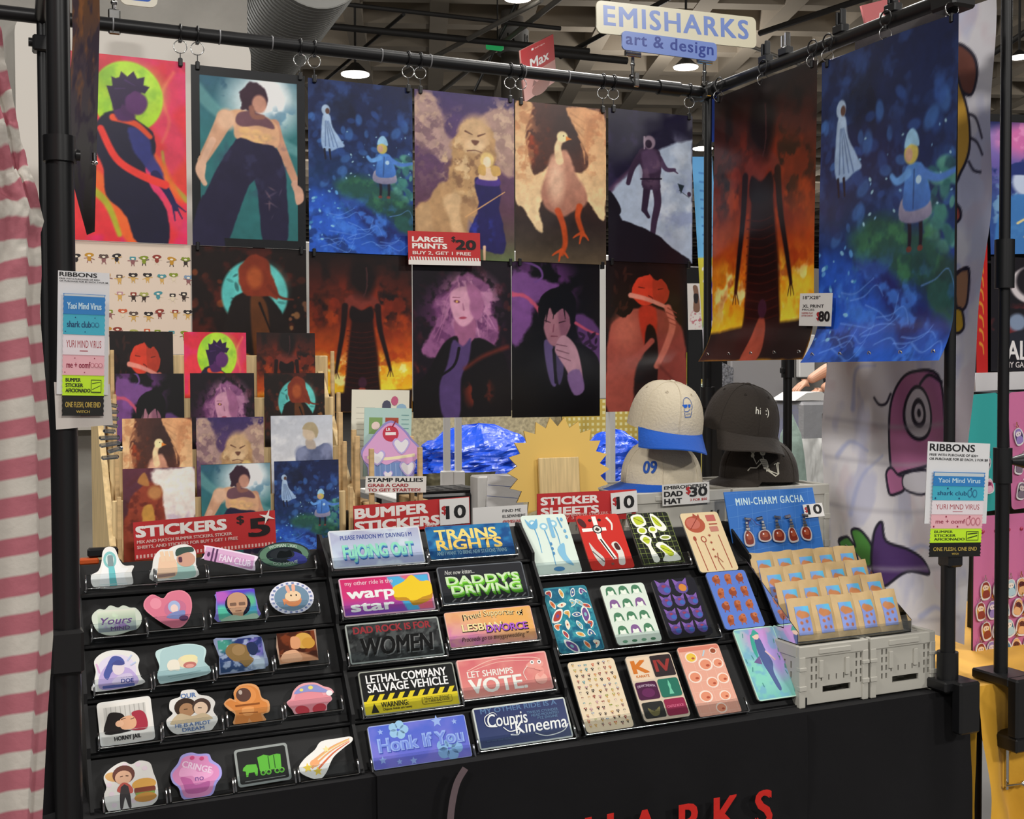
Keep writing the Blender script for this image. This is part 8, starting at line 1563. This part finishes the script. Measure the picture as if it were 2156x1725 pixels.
M, w, h = quad_frame(on_y(250, -60, 1.3), on_y(330, -50, 1.3), on_y(252, 8, 1.3)); a = Art(w/100); H_ = 100*h/w; a.slab(rrect(0, 0, 100, H_, 20), .006, '#cfcabc'); a.rect(20, 14, 84, H_-10, '#2f55a8', 12); tag(a.build('hanging_board', PAPER, None, M), 'cream and blue board cut off by the top edge above the red print', 'sign')
P = on_y(240, 12, YB); t = thing('sign_clip', 'clear clip standing on the crossbar above the red print', 'clip', (P[0], YB, ZB+.017), 0, 'clear clips holding the name sign'); MB().rbox(-.014, -.006, -.04, .014, -.0, .02, .003).build('lower_jaw', CLIPC, t); MB().tube([(0, 0, .02), (0, 0, .09)], .005, 8).ball((0, 0, .035), .008).build('stem', CLIPC, t)

# ---------------------------------------------------------------- behind the booth: far tables with cloths, boxes and boards
def far_table(label, pxa, pxb, y, col, depth_=.76, h=.74, name='far_table', pat=None):
    xa, xb = on_y(pxa, 900, y)[0], on_y(pxb, 900, y)[0]; xc = (xa+xb)/2; t = thing(name, label, 'table', (xc, y, 0)); hw_ = (xb-xa)/2
    MB().rbox(-hw_, 0, h-.03, hw_, depth_, h, .005).build('tabletop', col, t)
    for lx in (-hw_+.1, hw_-.1):
        for ly in (.08, depth_-.08): MB().tube([(lx, ly, 0), (lx, ly, h-.03)], .018, 8).build('leg', BLACKM, t)
    return t, xa, xb
WH = mat('white_laminate', 'cfcdca', .4)
GING = bpy.data.materials.new('yellow_gingham'); GING.use_nodes = True; nt = GING.node_tree; b = nt.nodes['Principled BSDF']; b.inputs['Roughness'].default_value = .85
tcn = nt.nodes.new('ShaderNodeTexCoord'); br = nt.nodes.new('ShaderNodeTexBrick'); br.offset = 0; br.inputs['Scale'].default_value = 1; br.inputs['Brick Width'].default_value = .045; br.inputs['Row Height'].default_value = .045; br.inputs['Mortar Size'].default_value = .012
mpn = nt.nodes.new('ShaderNodeMapping'); mpn.inputs['Rotation'].default_value = (math.pi/2, 0, 0); nt.links.new(tcn.outputs['Object'], mpn.inputs['Vector']); nt.links.new(mpn.outputs[0], br.inputs['Vector'])
br.inputs['Color1'].default_value = (*lin('d6cf9a'), 1); br.inputs['Color2'].default_value = (*lin('d2c98c'), 1); br.inputs['Mortar'].default_value = (*lin('b89f4a'), 1); nt.links.new(br.outputs['Color'], b.inputs['Base Color'])
def hang(name, label, pxa, pxb, pya, pyb, y, m, amp=.03, seed=1, cat_='cloth'):
    A, B_, D = on_y(pxa, pya, y), on_y(pxb, pya, y), on_y(pxa, pyb, y); X, Z = np.meshgrid(np.linspace(A[0], B_[0], 60), np.linspace(A[2], max(D[2], .03), 24)); n = fbm(24, 60, 6, seed)-.5
    mb = MB(); mb.grid(np.stack([X, y+amp*np.sin(X*9+n*3)+amp*n, Z], 2)); return tag(mb.build(name, m), label, cat_)
hang('gingham_cloth', 'yellow checked cloth hanging behind the starburst sign and the cream caps', 1180, 1510, 800, 1400, 6.2, GING, .03, 3)
hang('mesh_cloth', 'beige net cloth hanging between the cupcake sign and the blue plastic', 868, 1180, 868, 1400, 6.4, mat('beige_net', 'a89c7c', .8, var=(40, .35)), .03, 4)
ft, fa, fb_ = far_table('white topped table behind the booth under the blue plastic bundles', 840, 1520, 4.4, WH)
def crumple(name, label, px0, px1, py0, py1, y, m, seed, sq=.5):
    A, B_ = on_y(px0, py1, y), on_y(px1, py0, y); w = B_[0]-A[0]; h = B_[2]-.741; cx_, cz = (A[0]+B_[0])/2, .741
    n = 72; k = 36; V = np.zeros((k, n, 3)); rs = fbm(k, n, 6, seed, 4); r2 = fbm(k, n, 14, seed+1, 3); sp = [(seed*1.7) % 6, (seed*2.9) % 6]
    for j in range(k):
        v = j/(k-1)
        for i in range(n):
            th = 2*math.pi*i/n; r = (1-v**3.2)**.5*(1+.2*(1-v)) * (1+.22*(rs[j, i]-.5)*2+.16*abs(math.sin(th*4+r2[j, i]*4))*(1-v))
            V[j, i] = (cx_+w/2*r*math.cos(th), y+w*.45*r*math.sin(th), cz+h*(v**.8)*(1+.1*(r2[j, i]-.5)))
    V[:, -1] = V[:, 0]*.5+V[:, -2]*.5; mb = MB(); mb.grid(V, False, True); return tag(mb.build(name, m), label, 'plastic sheet', 'blue plastic bundles behind the booth')
BLUEP = mat('blue_plastic', '1c4ed0', .3, bump=(16, .6))
crumple('plastic_bundle', 'crumpled blue plastic sheet between the cupcake sign and the starburst', 900, 1112, 892, 996, 4.7, BLUEP, 3)
crumple('plastic_bundle', 'crumpled blue plastic sheet between the starburst and the cream caps', 1240, 1345, 905, 1000, 4.6, BLUEP, 5)
crumple('plastic_bundle', 'crumpled blue plastic sheet peeking between the cream and dark caps', 1425, 1495, 905, 1000, 4.6, BLUEP, 8)
P = on_y(990, 985, 4.5); tag(MB().rbox(P[0]-.1, 4.42, .745, P[0]+.1, 4.55, .745+.14, .006).build('cardboard_box', mat('cardboard', 'a9855c', .7)), 'small brown box in front of the blue plastic bundle', 'box')
for px, lb in ((941, 'white upright tube pair behind the booth, nearer the cupcake sign'), (965, 'white upright tube pair behind the booth, nearer the starburst')):
    y = 2.0; P = on_y(px, 1026, y); T_ = on_y(px, 840, y); t = thing('white_post', lb, 'post', (P[0], y, 0), 0, 'white upright tubes'); MB().rbox(-.012, -.008, P[2], .012, .008, T_[2]+.25, .002).build('tube', WH, t); MB().rbox(-.022, -.014, P[2]-.0, .022, .014, P[2]+.06, .004).build('socket', WH, t); MB().rbox(-.03, -.03, 0, .03, .03, P[2], .006).build('foot', WH, t)
y = .66; P = on_y(950, 1030, y); t = thing('storage_bin', 'black perforated storage bin behind the BUMPER STICKERS sign', 'bin', (P[0], y, TZ+.002)); zt_ = P[2]-TZ
b = MB(); hs = [(.02+i*.035, .02+j*.03, .04+i*.035, .032+j*.03) for i in range(4) for j in range(4)]; panel_holes(b, .17, .14, .004, hs, Matrix(((1, 0, 0, -.085), (0, 0, 1, 0), (0, 1, 0, zt_-.01), (0, 0, 0, 1))) @ Matrix.Identity(4)); 
b.build('lid', BLACKP, t); MB().rbox(-.09, -.01, 0, .09, .15, zt_-.012, .006).build('body', BLACKP, t)
y = .60; A = on_y(1018, 1000, y); B_ = on_y(1100, 1064, y)
def g(a, H):
    for k in range(3): a.line([(0, H*(.25+.26*k)), (100, H*(.22+.26*k))], 1.2, '#5a6aa0', 0)
sign('striped_towel', 'white cloth with thin blue lines hanging beside the starburst sign', 'cloth', (1018, 1000), (1096, 1004), (1022, 1090), .60, g, '#cfcdcc', .006, None, 0, CLOTHP)
P = on_y(1058, 1090, .6); tag(MB().rbox(P[0]-.06, .607, TZ+.002, P[0]+.05, .66, on_y(1058, 1002, .6)[2], .004).build('white_carton', WH), 'white carton carrying the blue lined cloth', 'box')
hang('striped_blanket', 'olive and white striped blanket low behind the white upright tubes', 846, 1040, 1000, 1060, 2.6, mat('olive_stripes', '8f8a6c', .8, var=(3, .6, (8, 1, 1))), .02, 6, 'blanket')
# right rear: grey board, white table, person packing, chair with a pale cover
A, B_ = on_y(1540, 640, 5.0), on_y(1648, 640, 5.0); zb_ = on_y(1580, 955, 5.0)[2]
tag(MB().rbox(A[0], 5.0, .0, B_[0]+.04, 5.06, A[2], .01).build('grey_partition', mat('grey_board', '8d8a8a', .6)), 'tall plain grey board standing behind the dark caps', 'partition')
A = on_y(1610, 900, 4.6); B_ = on_y(1652, 990, 4.6); tag(MB().rbox(A[0]-.1, 4.6, 0, B_[0], 4.8, A[2], .01).build('blue_bin', mat('blue_bin_plastic', '2a5aa8', .4)), 'blue bin standing between the dark caps and a black pole', 'bin')
wt, wa, wb = far_table('white table behind the black poles beside the dark caps', 1640, 1900, 3.2, WH, .32, .80)
hang('white_table_cover', 'white paper cover over the table beyond the dark caps', 1655, 1745, 925, 1040, 3.18, mat('white_cover', 'cfcfcd', .5), .01, 5)
for px, zj, lb in ((1658, 765, 'black pole rising behind the dark caps'), (1748, 860, 'black pole along the inner edge of the white banner')):
    y = 1.35 if px < 1700 else 1.1; P = on_y(px, 900, y); t = thing('pole_stand', lb, 'stand', (P[0], y, 0), 0, 'black poles behind the booth'); p = MB().tube([(0, 0, .01), (0, 0, on_y(px, zj, y)[2])], .0155, 12).tube([(0, 0, on_y(px, zj, y)[2]), (0, 0, 2.3)], .0125, 12).build('post', BLACKM, t); z_ = on_y(px, zj, y)[2]; MB().tube([(0, 0, z_-.05), (0, 0, z_+.02)], .022, 12).rbox(-.028, -.01, z_-.035, .0, .01, z_-.015, .003).build('collar', BLACKP, p); MB().tube([(0, 0, 0), (0, 0, .02)], .12, 20).build('base', BLACKM, t)
# person seen behind the pole: only the forearms show beside the banner
yP = 3.5; HA = on_y(1690, 810, yP); EL = on_y(1740, 775, yP+.05)
pe = thing('person', 'person in a black top reaching with bare forearms over white paper', 'person', (EL[0]+.42, yP+.27, 0))
def skin(name, verts, edges, rad, m, parent, sub=2):
    me = bpy.data.meshes.new(name); me.from_pydata([tuple(float(k) for k in v) for v in verts], edges, []); o = link(name, me, m, parent); sk = o.modifiers.new('s', 'SKIN'); me.skin_vertices[0].data[0].use_root = True
    for i, r in enumerate(rad): me.skin_vertices[0].data[i].radius = (r, r) if not hasattr(r, '__len__') else r
    ss_ = o.modifiers.new('d', 'SUBSURF'); ss_.levels = sub; ss_.render_levels = sub; return o
SKIN = mat('skin', 'b98a70', .55); BT = mat('black_top', '1a1a1e', .85); ox_, oy_ = EL[0]+.42, yP+.27
Lc = lambda q: (q[0]-ox_, q[1]-oy_, q[2])
eh = EL[2]
V = [(0, 0, .92), (0, 0, 1.12), (0, -.02, 1.34), (0, -.03, 1.46), (0, -.06, 1.55), (-.0, -.08, 1.68), (-.19, -.03, 1.40), (.19, -.03, 1.40), Lc((EL[0], yP+.02, eh)), Lc((HA[0]+.04, yP, HA[2]+.02)), Lc((EL[0]+.08, yP-.10, eh-.03)), Lc((HA[0]+.09, yP-.05, HA[2]-.03)), (-.1, .02, .86), (.1, .02, .86), (-.11, .0, .48), (.11, .0, .48), (-.11, .03, .05), (.11, .03, .05), (-.11, -.1, .03), (.11, -.1, .03), (-.05, -.10, 1.70)]
Ed = [(0, 1), (1, 2), (2, 3), (3, 4), (4, 5), (2, 6), (2, 7), (6, 8), (8, 9), (7, 10), (10, 11), (0, 12), (0, 13), (12, 14), (13, 15), (14, 16), (15, 17), (16, 18), (17, 19)]
R_ = [(.15, .11), (.14, .10), (.15, .10), .055, .052, (.085, .1), .07, .07, .042, .027, .042, .027, .085, .085, .055, .055, .04, .04, .03, .03, .03]
skin('body', V[:20], Ed, R_[:20], SKIN, pe)
Vs = [(0, 0, .88), (0, 0, 1.12), (0, -.02, 1.34), (0, -.025, 1.45), (-.19, -.03, 1.40), (.19, -.03, 1.40), tuple(np.array((-.19, -.03, 1.40))*.35+np.array(V[8])*.65), tuple(np.array((.19, -.03, 1.40))*.35+np.array(V[10])*.65)]
skin('shirt', Vs, [(0, 1), (1, 2), (2, 3), (2, 4), (2, 5), (4, 6), (5, 7)], [(.17, .13), (.16, .12), (.17, .12), .07, .085, .085, .06, .06], BT, pe)
skin('trousers', [(0, 0, .92), (-.1, .02, .84), (.1, .02, .84), (-.11, 0, .48), (.11, 0, .48), (-.11, .03, .09), (.11, .03, .09)], [(0, 1), (0, 2), (1, 3), (2, 4), (3, 5), (4, 6)], [(.16, .12), .1, .1, .07, .07, .055, .055], mat('dark_jeans', '1f222c', .8), pe)
MB().ball((0, -.06, 1.74), .092, .105, .10, 16, 10).build('hair', mat('dark_hair', '1c1512', .6), pe)
for hd, (w_, el, sg) in enumerate((((HA[0]+.04, yP, HA[2]+.02), (EL[0], yP+.02, eh), 1), ((HA[0]+.09, yP-.05, HA[2]-.03), (EL[0]+.08, yP-.1, eh-.03), -1))):
    w_ = np.array(w_); d = w_-np.array(el); d /= np.linalg.norm(d); s_ = np.cross(d, (0, 0, 1)); s_ /= np.linalg.norm(s_); pv = [w_, w_+d*.055]; pe_ = [(0, 1)]; pr = [.024, (.03, .017)]
    for k in range(4): b_ = len(pv); q0 = w_+d*.075+s_*(.024-.016*k); pv += [q0, q0+d*(.03+.006*(k in (1, 2)))-np.array([0, 0, .008]), q0+d*(.045+.008*(k in (1, 2)))-np.array([0, 0, .030])]; pe_ += [(1, b_), (b_, b_+1), (b_+1, b_+2)]; pr += [.0095, .0085, .007]
    b_ = len(pv); q0 = w_+d*.03+s_*sg*.028; pv += [q0, q0+d*.03+s_*sg*.012-np.array([0, 0, .01])]; pe_ += [(0, b_), (b_, b_+1)]; pr += [.011, .009]
    skin('hand', [Lc(q) for q in pv], pe_, pr, SKIN, pe)
P = on_y(1690, 838, 3.34); tag(MB().prism([(P[0]-.13, P[2]-.012), (P[0]+.13, P[2]-.012), (P[0]+.05, P[2]+.035), (P[0]-.05, P[2]+.03)], 3.24, 3.46).build('paper_heap', WH), 'heap of white paper under the reaching hands', 'paper')
A = on_y(1673, 845, 3.3); B_ = on_y(1742, 900, 3.3); tag(MB().rbox(A[0]-.02, 3.22, .802, B_[0]+.2, 3.48, A[2], .02).build('wrapped_box', mat('silver_wrap', 'a9a9ad', .25, .4, bump=(18, .5))), 'silver wrapped box under the white paper heap', 'box')
A = on_y(1676, 868, 2.6); B_ = on_y(1736, 950, 2.6); mb = MB(); n = 24; V = np.zeros((12, n, 3)); hh_ = A[2]
for j in range(12):
    v = j/11
    for i in range(n): th = 2*math.pi*i/n; r = (1-v**4)**.5*(1.08-.12*v+.05*math.sin(th*5)*(1-v)); V[j, i] = ((A[0]+B_[0])/2+(B_[0]-A[0])/2*r*math.cos(th), 2.75+.1*r*math.sin(th), .02+(hh_-.02)*v)
mb.grid(V, True, True); tag(mb.build('covered_chair', mat('sage_cloth', '8fa39a', .85, var=(22, .2), bump=(30, .4))), 'chair back under a pale sage cloth between two black poles', 'chair')
A, B_ = on_y(1684, 730, 5.92), on_y(1716, 795, 5.92); tag(MB().rbox(A[0], 5.92, B_[2], B_[0], 5.97, A[2]+.1, .006).build('framed_sheet', WH), 'small white framed sheet above the reaching hands', 'frame')
hang('dark_partition', 'dark partition cloth behind the person and the white framed sheet', 1600, 1900, 560, 1000, 6.0, mat('grey_partition_cloth', '6d6a66', .9), .02, 9, 'partition')
# yellow note sign, green tub and small things right of the embrace print
M, w, h = quad_frame(on_y(1447, 742, 3.41), on_y(1462, 742, 3.41), on_y(1446, 808, 3.41)); a = Art(w/100); H_ = 100*h/w; a.slab([(0, 0), (100, 0), (100, H_), (0, H_)], .01, '#b8c420'); [a.ell(25+25*(i % 3), 30+44*(i//3), 6, 6, '#5a6a14', 0, 8) for i in range(27) if 30+44*(i//3) < H_]; tag(a.build('lime_strip', PAPER, None, M), 'lime dotted card strip beside the embrace print', 'card')
P = on_y(1463, 835, 3.4); t = thing('tub', 'clear tub with bright green contents behind the cream cap', 'tub', (P[0], 3.4, 0)); ss_ = depth(P)/F; MB().rbox(-22*ss_, -.04, P[2], 18*ss_, .04, P[2]+26*ss_, .004).build('box', mat('clear_tub', 'bccabc', .3), t); MB().rbox(-16*ss_, -.042, P[2]+3*ss_, 14*ss_, -.038, P[2]+18*ss_, .001).build('contents', mat('green_fill', '6ac440', .4), t); MB().rbox(-22*ss_, -.05, 0, 40*ss_, .1, P[2]-.002, .01).build('plinth', mat('yellow_cloth_box', 'c8b85c', .8), t)
A, B_ = on_y(1500, 775, 4.93), on_y(1545, 860, 4.93); tag(MB().prism([(A[0], A[2]-.1), (A[0]+.08, A[2]+.04), (B_[0], A[2]+.0), (B_[0]-.02, B_[2])], 4.93, 4.99).build('foil_bag', mat('patterned_foil', '8d8d90', .3, .5, var=(60, .6), bump=(50, .5))), 'silver patterned foil bag above the dark cap', 'bag')
# tall light blue and yellow side poster next to the flame print, and a small card
p = Paint(1, 5, 40, 4); p.grad([(0, '#5a9ad0'), (.3, '#6ab0e0'), (.5, '#6ab0e0'), (.505, '#c8c040'), (.8, '#c8c050'), (.9, '#5a9ac8'), (1, '#5a9ac8')])
for j in range(9): p.line([(30, 40+j*22), (80, 44+j*22)], 4, '#3f78b8', 4)
p.blob(70, 370, 40, 60, '#4a3aa8', .2); p.blob(76, 400, 20, 30, '#e0b8b0', .3); p.line([(20, 280), (60, 270), (60, 300), (20, 310)], 8, '#e0e0e8', 6); p.line([(30, 330), (50, 320), (60, 340)], 8, '#e0e0e8', 6); p.poly([(0, 430), (60, 410), (100, 440), (100, 500), (0, 500)], '#d8d4e0', 2)
M, w, h = quad_frame(on_y(1488, 330, 1.7), on_y(1530, 330, 1.7), on_y(1482, 752, 1.7)); a = Art(1); a.field(w, h, p.I, '#c8c4c0'); tag(MB().box(M[0][3]+.004, 1.704, 0, M[0][3]+w-.004, 1.716, M[2][3]+h-.01).build('poster_stand', BLACKP), 'slim black upright board carrying the blue and yellow cartoon poster', 'stand'); tag(a.build('poster', GLOSS, None, M), 'narrow blue and yellow cartoon poster behind the edge of the flame print', 'poster')
p = Paint(1, 3.4, 30, 4); p.fill('#d2ccc8'); p.poly([(40, 20), (70, 20), (80, 90), (84, 200), (40, 200), (46, 90)], '#7a5a4a', 2); p.mask_noise(4, 4, .55, .62, '#a84a5a', .8, p.reg(60, 260, 40, 60)); p.poly([(44, 80), (76, 80), (70, 140), (48, 140)], '#2a2426', 2)
M, w, h = quad_frame(on_y(1449, 597, 2.4), on_y(1479, 597, 2.4), on_y(1449, 695, 2.4)); a = Art(1); a.field(w, h, p.I, '#c8c4c0'); tag(MB().box(M[0][3]+.004, 2.404, 0, M[0][3]+w-.004, 2.416, M[2][3]+h-.01).build('poster_stand', BLACKP), 'slim black upright board carrying the small pale poster', 'stand'); tag(a.build('poster', GLOSS, None, M), 'small pale poster of a standing figure beside the embrace print', 'poster')
# black draped rear stall and white wall behind the lower prints
A, B_ = on_y(1440, 560, 6.6), on_y(1545, 560, 6.6); tag(MB().rbox(A[0]-.6, 6.6, 0, B_[0]+.2, 6.65, A[2], .01).build('black_partition', MATTE), 'black partition behind the lime card strip', 'partition')
A, B_ = on_y(560, 540, 2.6), on_y(1300, 540, 2.6); zb_ = on_y(900, 845, 2.6)[2]
t = thing('white_partition', 'white partition board glimpsed in the gaps between the hanging prints', 'partition', ((A[0]+B_[0])/2, 2.6, 0)); hw_ = (B_[0]-A[0])/2; MB().rbox(-hw_, 0, zb_, hw_, .02, on_y(900, 520, 2.6)[2], .004).build('panel', WH, t)
for s_ in (-hw_+.03, hw_-.03): MB().rbox(s_-.015, -.01, 0, s_+.015, .03, zb_, .003).build('leg', WH, t)
